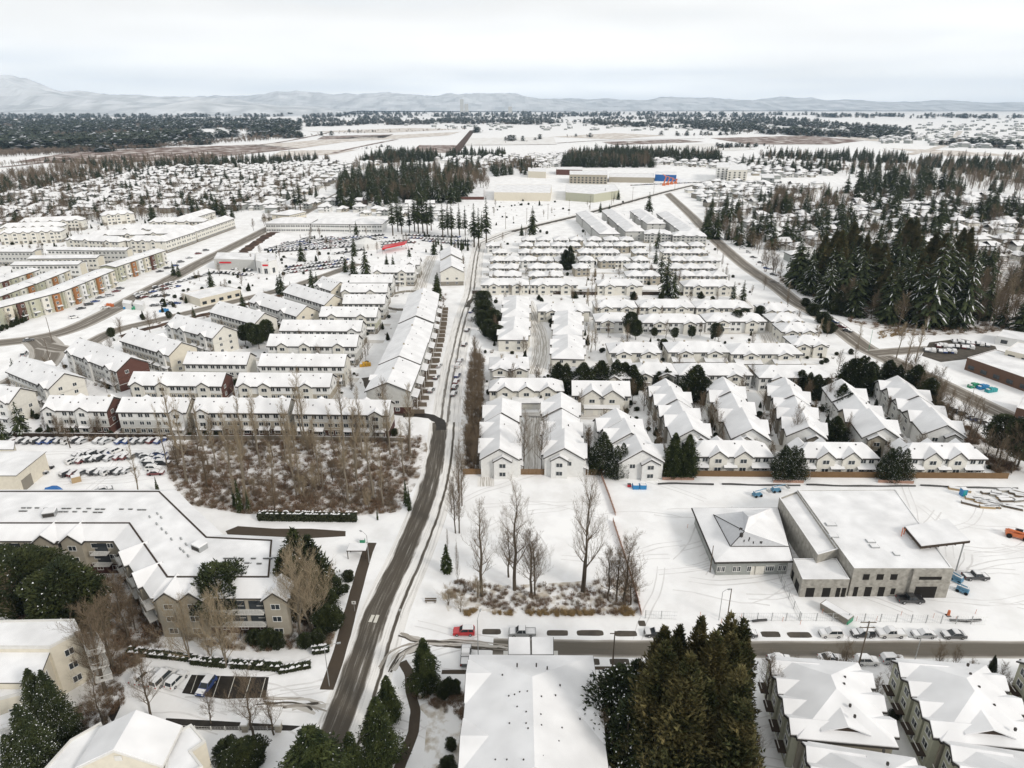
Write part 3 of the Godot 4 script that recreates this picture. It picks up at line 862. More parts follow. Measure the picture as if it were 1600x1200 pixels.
# side outline of a car body pushed across, with an upper cabin
func car(kind: String, paint: Material, snow: float, detail := true) -> Node3D:
	var root := Node3D.new()
	var L := 4.6; var W := 1.82
	var hood := 0.92; var roofy := 1.45; var c0 := -0.95; var c1 := 0.55; var r0 := -0.5; var r1 := 0.1
	# x forward; cabin base from tail end tb to nose end nb, roof from rt to rn
	var body := []; var tb := -1.75; var nb := 0.95; var rt := -1.15; var rn := 0.15
	match kind:
		"sedan":
			L = 4.7; roofy = 1.45; hood = 0.93; tb = -1.75; rt = -1.0; rn = 0.2; nb = 0.95
		"suv":
			L = 4.6; roofy = 1.72; hood = 1.06; tb = -2.2; rt = -1.95; rn = 0.25; nb = 0.95
		"pickup":
			L = 5.7; W = 1.98; roofy = 1.88; hood = 1.16; tb = -0.75; rt = -0.6; rn = 0.75; nb = 1.35
		"van":
			L = 5.2; W = 1.95; roofy = 2.05; hood = 1.15; tb = -2.5; rt = -2.42; rn = 1.1; nb = 1.75
	var hl := L * 0.5
	var b := MB.new()
	body = [Vector2(-hl, 0.38), Vector2(-hl * 0.98, 0.28), Vector2(hl * 0.97, 0.28), Vector2(hl, 0.42), Vector2(hl * 0.99, hood * 0.76), Vector2(hl * 0.93, hood * 0.86), Vector2(nb + 0.1, hood), Vector2(-hl * 0.9, hood + 0.02), Vector2(-hl * 0.985, hood * 0.93)]
	if kind == "pickup":
		body = [Vector2(-hl, 0.5), Vector2(hl * 0.98, 0.38), Vector2(hl, 0.6), Vector2(hl * 0.99, hood * 0.84), Vector2(hl * 0.94, hood * 0.94), Vector2(nb + 0.1, hood), Vector2(tb, hood), Vector2(tb, 0.75), Vector2(-hl * 0.96, 0.75), Vector2(-hl * 0.96, hood), Vector2(-hl, hood)]
	b.push(paint, body, "z", -W / 2, W / 2)
	if kind == "pickup":
		for s in [-1, 1]: b.box(paint, Vector3(-hl * 0.96, 0.75, s * W / 2 - (0.12 if s > 0 else 0.0)), Vector3(tb, hood, s * W / 2 + (0.12 if s < 0 else 0.0)))
	# roof skin and pillars
	var w2 := W * 0.5 - 0.05; var w3 := W * 0.5 - 0.2
	var rim := [Vector3(rt, roofy, -w3), Vector3(rn, roofy, -w3), Vector3(rn, roofy, w3), Vector3(rt, roofy, w3)]
	b.box(paint, Vector3(rt, roofy - 0.07, -w3), Vector3(rn, roofy, w3))
	for s in [-1.0, 1.0]:
		b.bar(paint, Vector3(nb, hood, s * w2), Vector3(rn, roofy - 0.03, s * w3), 0.06, 0.06, 4)
		b.bar(paint, Vector3(tb, hood, s * w2), Vector3(rt, roofy - 0.03, s * w3), 0.10, 0.08, 4)
		b.bar(paint, Vector3((rt + rn) * 0.5 - 0.1, hood, s * w2), Vector3((rt + rn) * 0.5 - 0.1, roofy - 0.03, s * w3), 0.06, 0.05, 4)
	part("body", b, root)
	var g := MB.new()
	var lo := [Vector3(tb, hood - 0.02, -w2 + 0.03), Vector3(nb, hood - 0.02, -w2 + 0.03), Vector3(nb, hood - 0.02, w2 - 0.03), Vector3(tb, hood - 0.02, w2 - 0.03)]
	var up := [Vector3(rt, roofy - 0.05, -w3 + 0.03), Vector3(rn, roofy - 0.05, -w3 + 0.03), Vector3(rn, roofy - 0.05, w3 - 0.03), Vector3(rt, roofy - 0.05, w3 - 0.03)]
	for i in 4: g.quad(M.glass, lo[i], lo[(i + 1) % 4], up[(i + 1) % 4], up[i])
	part("window", g, root)
	if snow > 0.0:
		var s := MB.new()
		s.push(M.roof_snow, [Vector2(rt - 0.02, roofy + 0.004), Vector2(rn + 0.03, roofy + 0.004), Vector2(rn - 0.1, roofy + 0.11), Vector2(rt + 0.12, roofy + 0.12)], "z", -w3 - 0.02, w3 + 0.02)
		if snow > 0.4:
			s.push(M.roof_snow, [Vector2(nb + 0.15, hood + 0.004), Vector2(hl * 0.93, hood * 0.87), Vector2(hl * 0.9, hood * 0.87 + 0.09), Vector2(nb + 0.25, hood + 0.1)], "z", -W / 2 + 0.1, W / 2 - 0.1)
			if kind == "sedan": s.push(M.roof_snow, [Vector2(-hl * 0.93, hood + 0.024), Vector2(tb - 0.05, hood + 0.02), Vector2(tb - 0.1, hood + 0.12), Vector2(-hl * 0.88, hood + 0.12)], "z", -W / 2 + 0.1, W / 2 - 0.1)
			if kind == "pickup": s.box(M.roof_snow, Vector3(-hl * 0.95, 0.75, -W / 2 + 0.13), Vector3(tb - 0.05, hood - 0.1, W / 2 - 0.13))
		if snow > 0.8:
			s.quad(M.roof_snow, Vector3(nb - 0.02, hood + 0.05, -w2), Vector3(nb - 0.02, hood + 0.05, w2), Vector3(rn + 0.04, roofy + 0.02, w3), Vector3(rn + 0.04, roofy + 0.02, -w3))
			s.quad(M.roof_snow, Vector3(tb - 0.06, hood + 0.05, -w2), Vector3(rt - 0.05, roofy + 0.02, -w3), Vector3(rt - 0.05, roofy + 0.02, w3), Vector3(tb - 0.06, hood + 0.05, w2))
		part("snow_cover", s, root)
	if detail:
		var ty := MB.new(); var ri := MB.new()
		var rr := 0.34 if kind != "pickup" else 0.4
		ty.bar(M.rubber, Vector3(0, 0, -0.11), Vector3(0, 0, 0.11), rr, rr, 12, true)
		ty.bar(M.rubber, Vector3(0, 0, 0.11), Vector3(0, 0, -0.11), rr, rr, 12, true)
		ri.bar(M.rim, Vector3(0, 0, -0.118), Vector3(0, 0, 0.118), rr * 0.62, rr * 0.62, 10, true)
		ri.bar(M.rim, Vector3(0, 0, 0.118), Vector3(0, 0, -0.118), rr * 0.62, rr * 0.62, 10, true)
		var tm := ty.mesh(); var rm := ri.mesh()
		for x in [-hl * 0.6, hl * 0.62]:
			for s in [-1, 1]:
				var wh := part("wheel", tm, root, Vector3(x, rr, s * (W / 2 - 0.09)))
				part("rim", rm, wh)
		for s in [-1, 1]:
			boxpart("headlight", M.lamp_lens, root, Vector3(hl * 0.97, hood * 0.66, s * W * 0.37 - 0.18), Vector3(hl + 0.015, hood * 0.82, s * W * 0.37 + 0.18))
			boxpart("tail_light", M.tail_lens, root, Vector3(-hl - 0.015, hood * 0.68, s * W * 0.4 - 0.14), Vector3(-hl * 0.97, hood * 0.92, s * W * 0.4 + 0.14))
		boxpart("bumper", M.dark_frame, root, Vector3(hl * 0.96, 0.3, -W * 0.44), Vector3(hl + 0.04, 0.5, W * 0.44))
	else:
		var lw := MB.new()
		for x in [-hl * 0.6, hl * 0.62]:
			lw.bar(M.rubber, Vector3(x, 0.33, -W / 2 - 0.01), Vector3(x, 0.33, W / 2 + 0.01), 0.33, 0.33, 8, true)
		part("wheels", lw, root)
	return root

func place(proto: Node3D, called: String, label: String, category: String, at: Vector3, turn := 0.0, scl := 1.0, group := "") -> Node3D:
	var o := proto.duplicate() as Node3D
	o.name = numbered(called)
	add_child(o)
	o.position = at; o.rotation.y = turn; o.scale = Vector3.ONE * scl
	metas(o, label, category, group)
	return o


# ---------------------------------------------------------------- the scene
func _ready() -> void:
	var cam := Camera3D.new()
	cam.name = "camera"
	cam.fov = 58.74
	cam.position = Vector3(0, 103, 0)
	cam.rotation_degrees.x = -22.2
	cam.near = 0.5; cam.far = 60000.0
	add_child(cam)
	cam.current = true
	var env := Environment.new()
	env.background_mode = Environment.BG_SKY
	env.sky = Sky.new()
	var pano := PanoramaSkyMaterial.new()
	pano.panorama = overcast()
	env.sky.sky_material = pano
	env.tonemap_mode = Environment.TONE_MAPPER_LINEAR
	env.tonemap_exposure = 1.18
	env.sdfgi_enabled = true; env.ssao_enabled = true; env.ssil_enabled = true
	env.fog_enabled = true
	env.fog_density = 0.00004
	env.fog_light_color = Color(0.76, 0.88, 1.0)
	var we := WorldEnvironment.new()
	we.name = "air"
	we.environment = env
	add_child(we)
	var sun := DirectionalLight3D.new()
	sun.name = "sun"
	sun.light_energy = 0.55
	sun.light_color = Color(1.0, 0.97, 0.93)
	sun.light_angular_distance = 12.0
	sun.shadow_enabled = true
	add_child(sun)
	sun.look_at_from_position(Vector3.ZERO, -Vector3(0.68, 0.5, 0.55), Vector3.UP)
	fn.seed = 5; fn.frequency = 0.05
	rng.seed = 11
	materials()
	setting()
	near_buildings()
	left_complex()
	right_complex()
	far_buildings()
	plants()
	vehicles()
	street_things()

func overcast() -> ImageTexture:
	var W := 1024; var Hh := 512
	var im := Image.create(W, Hh, false, Image.FORMAT_RGBF)
	var n := FastNoiseLite.new(); n.seed = 21; n.frequency = 1.6; n.fractal_octaves = 5
	for y in Hh:
		var el := (0.5 - (y + 0.5) / Hh) * PI
		for x in W:
			var az := (x + 0.5) / W * TAU
			var s := maxf(el, 0.0)
			var p := Vector3(cos(az) * cos(el), sin(el) * 4.0 + s, sin(az) * cos(el))
			var k := n.get_noise_3dv(p * 1.2)
			var st := n.get_noise_3dv(Vector3(p.x * 0.8, p.y * 3.0, p.z * 0.8) + Vector3(9, 9, 9))
			var v := (0.735 + 0.10 * k + 0.08 * st) * (1.0 + 1.0 * exp(-maxf(el, 0.0) * 13.0))
			var c := Color(v * 1.0, v, v * 0.985)
			if st < -0.1: c = c.lerp(Color(0.84, 0.90, 0.95), clampf((-0.1 - st) * 1.6, 0.0, 0.6) * clampf(1.0 - el * 2.0, 0.0, 1.0))
			im.set_pixel(x, y, c)
	return ImageTexture.create_from_image(im)

func mottle(called: String, a: Color, b: Color, cut: float, scale: float, soft := 0.12) -> StandardMaterial3D:
	var n := FastNoiseLite.new()
	n.noise_type = FastNoiseLite.TYPE_SIMPLEX_SMOOTH; n.frequency = 0.02; n.fractal_octaves = 6; n.fractal_gain = 0.62; n.seed = 3
	var t := NoiseTexture2D.new()
	t.width = 512; t.height = 512; t.seamless = true; t.noise = n
	var g := Gradient.new()
	g.set_color(0, a.linear_to_srgb()); g.set_offset(0, cut - soft)
	g.set_color(1, b.linear_to_srgb()); g.set_offset(1, cut + soft)
	g.add_point(cut, a.lerp(b, 0.4).linear_to_srgb())
	t.color_ramp = g
	var m := mat(called, 1, 1, 1, 0.95, scale, t)
	return m

func setting() -> void:
	# open snow to the horizon
	var g := MB.new()
	var xs := [-18000.0, -9000.0, -2500.0, -700.0, -200.0, 0.0, 200.0, 700.0, 2500.0, 9000.0, 18000.0]
	var zs := [60.0, -120.0, -300.0, -700.0, -1500.0, -4000.0, -8000.0, -18600.0]
	for i in xs.size() - 1:
		for j in zs.size() - 1:
			g.quad(M.ground_snow, Vector3(xs[i], 0, zs[j + 1]), Vector3(xs[i + 1], 0, zs[j + 1]), Vector3(xs[i + 1], 0, zs[j]), Vector3(xs[i], 0, zs[j]))
	ground_piece("ground", g)
	roads()
	fields()
	mountains()
	ruts()

func roads() -> void:
	var dark := Color(0.085, 0.073, 0.058).linear_to_srgb(); var pale := Color(0.80, 0.785, 0.765).linear_to_srgb()
	var slush := Color(0.62, 0.59, 0.55).linear_to_srgb(); var worn := Color(0.17, 0.155, 0.135).linear_to_srgb()
	var m1 := road_mat("tracked_road", track_tex([[0.20, 0.10], [0.33, 0.09], [0.47, 0.10], [0.78, 0.035]], dark, pale, 0.5, 4))
	var m2 := road_mat("snowy_road", track_tex([[0.34, 0.045], [0.58, 0.05]], worn, pale, 0.8, 8))
	var m3 := road_mat("ploughed_road", track_tex([[0.5, 0.46]], Color(0.13, 0.115, 0.095).linear_to_srgb(), slush, 0.12, 12))
	var m4 := road_mat("tracks_in_snow", track_tex([[0.16, 0.02], [0.27, 0.04], [0.36, 0.02], [0.48, 0.03], [0.63, 0.05], [0.70, 0.02], [0.82, 0.03]], Color(0.44, 0.41, 0.37).linear_to_srgb(), pale, 1.7, 15))
	var m5 := road_mat("grey_road", track_tex([[0.28, 0.15], [0.5, 0.08], [0.72, 0.15]], Color(0.16, 0.14, 0.115).linear_to_srgb(), slush, 0.4, 19, 0.35))
	var mb := MB.new()
	ribbon(mb, m1, [Vector2(-32.1,-77.1), Vector2(-30.4,-82.9), Vector2(-29.4,-92.1), Vector2(-28.7,-104.3), Vector2(-27.8,-121.1), Vector2(-25.2,-139.6), Vector2(-23.1,-159.7), Vector2(-22.2,-178.8), Vector2(-22.5,-197.4), Vector2(-23.4,-216.7)], 11.0, 0.010, 70.0)
	ground_piece("road", mb)
	mb = MB.new()
	ribbon(mb, m2, [Vector2(-23.4,-216.7), Vector2(-24.5,-245.8), Vector2(-25.1,-282.2), Vector2(-25.2,-329.2), Vector2(-24.4,-371.1), Vector2(-23.7,-398.1), Vector2(-24.8,-441.3), Vector2(-26,-503), Vector2(-25.9,-553.7)], 10.0, 0.012, 80.0)
	ground_piece("road", mb)
	mb = MB.new()
	ribbon(mb, M.wet_asphalt, [Vector2(-24.1,-210.6), Vector2(-25.7,-217.8), Vector2(-28.8,-221.5), Vector2(-33.4,-223.1), Vector2(-39.1,-222.6)], 3.6, 0.020, 40.0, 0.5, 3, 0.0, 1.0)
	ribbon(mb, M.worn_asphalt, [Vector2(-24.4,-364.6), Vector2(-23.7,-377.9), Vector2(-20.7,-383.5), Vector2(-13.1,-387.8)], 2.6, 0.020, 40.0, 0.5, 4, 0.0, 1.0)
	ground_piece("road", mb)
	mb = MB.new()
	ribbon(mb, m3, [Vector2(-3.9,-109.4), Vector2(13.1,-109), Vector2(39.3,-108.8), Vector2(65.4,-108.7), Vector2(107.3,-108.7), Vector2(125.6,-108.7)], 4.9, 0.014, 60.0, 0.25, 6)
	ground_piece("street", mb)
	mb = MB.new()
	rng.seed = 61
	for c in [[[Vector2(-24.5,-103.4), Vector2(-23.2,-107.8), Vector2(-19.2,-110.3), Vector2(-13.3,-110.6), Vector2(-1.3,-109.2)], 1.7, 10], [[Vector2(-23.1,-112.8), Vector2(-20,-111.4), Vector2(-14.6,-110.3), Vector2(-1.3,-109)], 0.9, 5], [[Vector2(-46.5,-95.2), Vector2(-39.3,-95), Vector2(-37,-94.5), Vector2(-35.3,-93.5)], 1.8, 8], [[Vector2(-41.5,-94.4), Vector2(-38,-94.7), Vector2(-35.6,-95.5)], 1.0, 4]]:
		for i in c[2]:
			var pts := []
			var o := Vector2(rf(-c[1], c[1]), rf(-c[1], c[1]) * 0.6)
			for p in c[0]: pts.append(p + o + Vector2(rf(-0.5, 0.5), rf(-0.4, 0.4)))
			ribbon(mb, [M.slush_track, M.rut_dark, M.worn_asphalt][i % 3], pts, rf(0.18, 0.5), 0.018 + 0.0006 * i, 30.0, rf(0.3, 0.9), i * 3 + int(c[1] * 10), 0.0, 0.8)
	ground_piece("street", mb)
	mb = MB.new()
	ribbon(mb, m5, [Vector2(-276,-288.9), Vector2(-239.9,-303.2), Vector2(-226.8,-310.8), Vector2(-219.3,-323.9), Vector2(-217.4,-352.1), Vector2(-218.7,-393.6), Vector2(-219.2,-432.3), Vector2(-220.7,-478.6), Vector2(-220.5,-524.7), Vector2(-220.3,-579.7), Vector2(-220.1,-642.9), Vector2(-215.9,-711.4), Vector2(-217.8,-853.6), Vector2(-217.3,-958.6)], 12.5, 0.012, 90.0)
	ground_piece("road", mb)
	mb = MB.new()
	ribbon(mb, m5, [Vector2(-225.5,-308.9), Vector2(-210.6,-292.4), Vector2(-200.8,-270.4), Vector2(-199.5,-252.4)], 14.0, 0.018, 90.0)
	ribbon(mb, m5, [Vector2(-216.6,-299.5), Vector2(-199.1,-295), Vector2(-195.9,-321.8), Vector2(-182.5,-341.4), Vector2(-166,-364.6), Vector2(-141.9,-399.6), Vector2(-129.4,-423.7), Vector2(-108.1,-476.5)], 9.0, 0.024, 90.0)
	ground_piece("road", mb)
	mb = MB.new()
	ribbon(mb, m5, [Vector2(197.8,-906.7), Vector2(181.9,-711.4), Vector2(169.9,-588.9), Vector2(162.1,-476.5), Vector2(162,-410.6), Vector2(160.7,-373.8), Vector2(163.3,-344.9), Vector2(163,-318.8), Vector2(162.2,-296.8), Vector2(164.8,-282.2), Vector2(169.6,-260.8), Vector2(174,-238.2), Vector2(179.1,-212.6), Vector2(183.7,-187.9)], 11.0, 0.012, 90.0)
	ground_piece("road", mb)
	mb = MB.new()
	ribbon(mb, m5, [Vector2(161.6,-288.9), Vector2(173.8,-291.5), Vector2(186.9,-294.1), Vector2(198.5,-294.1)], 9.0, 0.022, 60.0)
	ribbon(mb, m2, [Vector2(-23.3,-553.7), Vector2(0,-608.1), Vector2(30.1,-650.3), Vector2(64.3,-698.3), Vector2(113.4,-773.8), Vector2(197.8,-906.7), Vector2(262.3,-999.3), Vector2(388.8,-1201.5)], 16.0, 0.020, 90.0)
	ribbon(mb, M.worn_asphalt, [Vector2(0,-608.1), Vector2(30.1,-650.3), Vector2(64.3,-698.3), Vector2(113.4,-773.8), Vector2(197.8,-906.7), Vector2(262.3,-999.3)], 6.0, 0.030, 90.0, 1.5, 4)
	ground_piece("road", mb)
	mb = MB.new()
	ribbon(mb, m4, [Vector2(-52.8,-216.7), Vector2(-51.3,-239.5), Vector2(-50.9,-266.6), Vector2(-51.9,-299.5), Vector2(-53.1,-340.3), Vector2(-55.6,-384.9), Vector2(-57.9,-441.3), Vector2(-59.2,-503)], 9.0, 0.014, 60.0)
	ribbon(mb, M.worn_asphalt, [Vector2(-36.9,-223.1), Vector2(-46.8,-227.6), Vector2(-55,-245.8), Vector2(-60.2,-259.3)], 3.2, 0.020, 60.0, 0.8, 5)
	ribbon(mb, m4, [Vector2(9.3,-262.9), Vector2(13,-290.6), Vector2(13.2,-318.8), Vector2(10.3,-352.1), Vector2(8,-377.9)], 8.0, 0.016, 50.0)
	ribbon(mb, m4, [Vector2(118.6,-295), Vector2(125.8,-329.2), Vector2(130.8,-367.2), Vector2(131.1,-389.2)], 7.0, 0.016, 50.0)
	ribbon(mb, m4, [Vector2(94,-178.8), Vector2(96.4,-201.9), Vector2(97.2,-227.6), Vector2(97.5,-245.8)], 6.0, 0.016, 50.0)
	ground_piece("lane", mb)
	# pavements, garden path, bare strips
	mb = MB.new()
	ribbon(mb, M.path, [Vector2(-35.3,-98.3), Vector2(-35.1,-107.8), Vector2(-35.6,-123.2), Vector2(-36,-138.4), Vector2(-35.8,-145.5)], 2.7, 0.016, 20.0, 0.12, 2, 0.0, 2.0)
	ground_piece("pavement", mb)
	mb = MB.new()
	ribbon(mb, M.path, [Vector2(-22,-105.4), Vector2(-20.1,-102.4), Vector2(-19.2,-97.6), Vector2(-17.7,-93.5), Vector2(-17.5,-88.7), Vector2(-18.4,-84.2), Vector2(-19.3,-80)], 1.9, 0.016, 20.0, 0.1, 2, 0.0, 1.0)
	ribbon(mb, M.path, [Vector2(-13.8,-102.7), Vector2(-8.2,-102.7)], 1.1, 0.016, 20.0, 0.05, 2, 0.0, 1.0)
	ribbon(mb, M.path, [Vector2(15.8,-103.7), Vector2(26.6,-103.7)], 0.9, 0.016, 20.0, 0.05, 2, 0.0, 1.0)
	ground_piece("footpath", mb)
	mb = MB.new()
	patch(mb, M.path, [Vector2(-74.9,-150.6), Vector2(-72.5,-152.9), Vector2(-62.3,-151.7), Vector2(-52.8,-151.7), Vector2(-43.5,-150.6), Vector2(-43,-148.3), Vector2(-54.2,-147.2), Vector2(-72.3,-147.2)], 0.018)
	ground_piece("driveway", mb)
	mb = MB.new()
	patch(mb, M.wet_asphalt, [Vector2(-62.5,-97.5), Vector2(-62.6,-102), Vector2(-56.8,-101.7), Vector2(-47.3,-101.4), Vector2(-46.3,-96.4), Vector2(-54,-96.1)], 0.018)
	patch(mb, M.wet_asphalt, [Vector2(-62.8,-91.8), Vector2(-53.2,-91.2), Vector2(-37.9,-90.1), Vector2(-39.3,-89.1), Vector2(-53.6,-89.3), Vector2(-62.3,-89.6)], 0.018)
	patch(mb, M.wet_asphalt, [Vector2(-73.9,-92.6), Vector2(-73.8,-96.4), Vector2(-72.4,-94.2), Vector2(-71.9,-90.7)], 0.018)
	ground_piece("car_park", mb)
	mb = MB.new()
	for l in [[Vector2(-60.8,-97.5), Vector2(-61.5,-101.9)], [Vector2(-56.2,-96.4), Vector2(-56.9,-101.7)], [Vector2(-53.3,-96.4), Vector2(-54,-101.6)], [Vector2(-50.2,-96.4), Vector2(-50.8,-101.4)], [Vector2(-47.3,-96.4), Vector2(-47.9,-101.2)]]:
		ribbon(mb, M.road_paint, [l[0], l[1]], 0.12, 0.024, 20.0, 0.0, 1, 0.0, 1.0)
	ground_piece("parking_markings", mb)
	mb = MB.new()
	for q in [[Vector2(-30.6,-116.7), Vector2(-30.3,-118.9)], [Vector2(-29.5,-116.5), Vector2(-29.3,-118.9)]]: ribbon(mb, M.road_paint, [q[0], q[1]], 0.75, 0.022, 20.0, 0.0, 1, 0.0, 1.0)
	ground_piece("crossing_stripes", mb)
	# bare asphalt where parked cars kept the snow off
	mb = MB.new()
	for b in [[768, 987, 4.0], [871, 989, 4.6], [922, 989, 5.6], [978, 990, 4.6], [1204, 991, 4.0], [1249, 992, 5.0], [1003, 974, 1.6], [929, 1034, 2.0], [968, 1034, 4.0]]:
		var c := unproject(b[0], b[1])
		var o := []
		for k in 14:
			var a := TAU * k / 14
			o.append(c + Vector2(signf(cos(a)) * pow(absf(cos(a)), 0.35) * b[2] * 0.5, signf(sin(a)) * pow(absf(sin(a)), 0.35) * 0.85) * (1.0 + 0.08 * fn.get_noise_2d(k * 17.0, b[0])))
		patch(mb, M.worn_asphalt, o, 0.016)
	ground_piece("bare_parking_spots", mb)
	mb = MB.new()
	patch(mb, M.worn_asphalt, [Vector2(196,-304.1), Vector2(213.9,-309.8), Vector2(223.4,-298.6), Vector2(218.5,-288.9), Vector2(202.8,-282.2), Vector2(185.9,-277.4), Vector2(182.1,-285.5)], 0.03)
	ground_piece("car_park", mb)
	mb = MB.new()
	patch(mb, M.brush_floor, [Vector2(-114,-200.1), Vector2(-100.7,-204.8), Vector2(-68.9,-205.7), Vector2(-29.4,-206.7), Vector2(-27.3,-196.5), Vector2(-27.7,-177.7), Vector2(-30.7,-159.7), Vector2(-41.7,-157.8), Vector2(-73.2,-158.7), Vector2(-89,-162.9), Vector2(-102.3,-176.9)], 0.012)
	patch(mb, M.brush_floor_thin, [Vector2(-16,-125.4), Vector2(-12.8,-131.1), Vector2(-1.5,-128.7), Vector2(11.9,-129.9), Vector2(24.1,-131.1), Vector2(29.7,-128.7), Vector2(27.8,-118.1), Vector2(14,-118.7), Vector2(-2.8,-119.5), Vector2(-14.1,-120.1)], 0.012)
	patch(mb, M.brush_floor_thin, [Vector2(-14.4,-178.8), Vector2(-17.1,-197.4), Vector2(-18.3,-227.6), Vector2(-18.3,-282.2), Vector2(-15.4,-299.5), Vector2(-12.4,-282.2), Vector2(-11,-222.1), Vector2(-9.8,-182.7)], 0.012)
	patch(mb, M.brush_floor, [Vector2(-94.9,-137.1), Vector2(-78.4,-119.1), Vector2(-71.1,-109.5), Vector2(-78.3,-101.1), Vector2(-89.5,-109.5), Vector2(-111.9,-119.1), Vector2(-121.1,-132.2), Vector2(-105.2,-131.1)], 0.012)
	patch(mb, M.brush_floor_thin, [Vector2(-52,-124.3), Vector2(-37.8,-119.1), Vector2(-36.9,-109.5), Vector2(-52,-107.8), Vector2(-65.8,-109.5), Vector2(-77,-119.1), Vector2(-64.2,-115.1)], 0.014)
	patch(mb, M.brush_floor_thin, [Vector2(-19.2,-96.4), Vector2(-13.6,-100.3), Vector2(-8.4,-96.4), Vector2(-7,-81.7), Vector2(-15,-81.7), Vector2(-15.4,-92.1)], 0.012)
	patch(mb, M.brush_floor, [Vector2(16.2,-101.1), Vector2(26.7,-104.3), Vector2(42.8,-95), Vector2(39.9,-80.5), Vector2(16,-80.5)], 0.012)
	patch(mb, M.brush_floor, [Vector2(161.8,-423.7), Vector2(176.5,-399.6), Vector2(173.4,-334.7), Vector2(185.4,-313.8), Vector2(257,-318.8), Vector2(388.2,-503), Vector2(236.7,-503)], 0.012)
	patch(mb, M.brush_floor, [Vector2(160.1,-270.4), Vector2(156.9,-227.6), Vector2(158,-197.4), Vector2(154.8,-180.7), Vector2(145.8,-178.8), Vector2(151.2,-206.7), Vector2(150,-245.8), Vector2(144.8,-266.6)], 0.016)
	ground_piece("undergrowth_floor", mb)

func unproject(px: float, py: float) -> Vector2:
	# a place on the ground given by its column and row as seen from the mast at (0, 103, 0), looking 22.2 degrees down
	var u := (px - 800.0) / 1066.0; var v := (py - 600.0) / 1066.0
	var t := 103.0 / (sin(deg_to_rad(22.2)) + v * cos(deg_to_rad(22.2)))
	return Vector2(u * t, -(cos(deg_to_rad(22.2)) - v * sin(deg_to_rad(22.2))) * t)

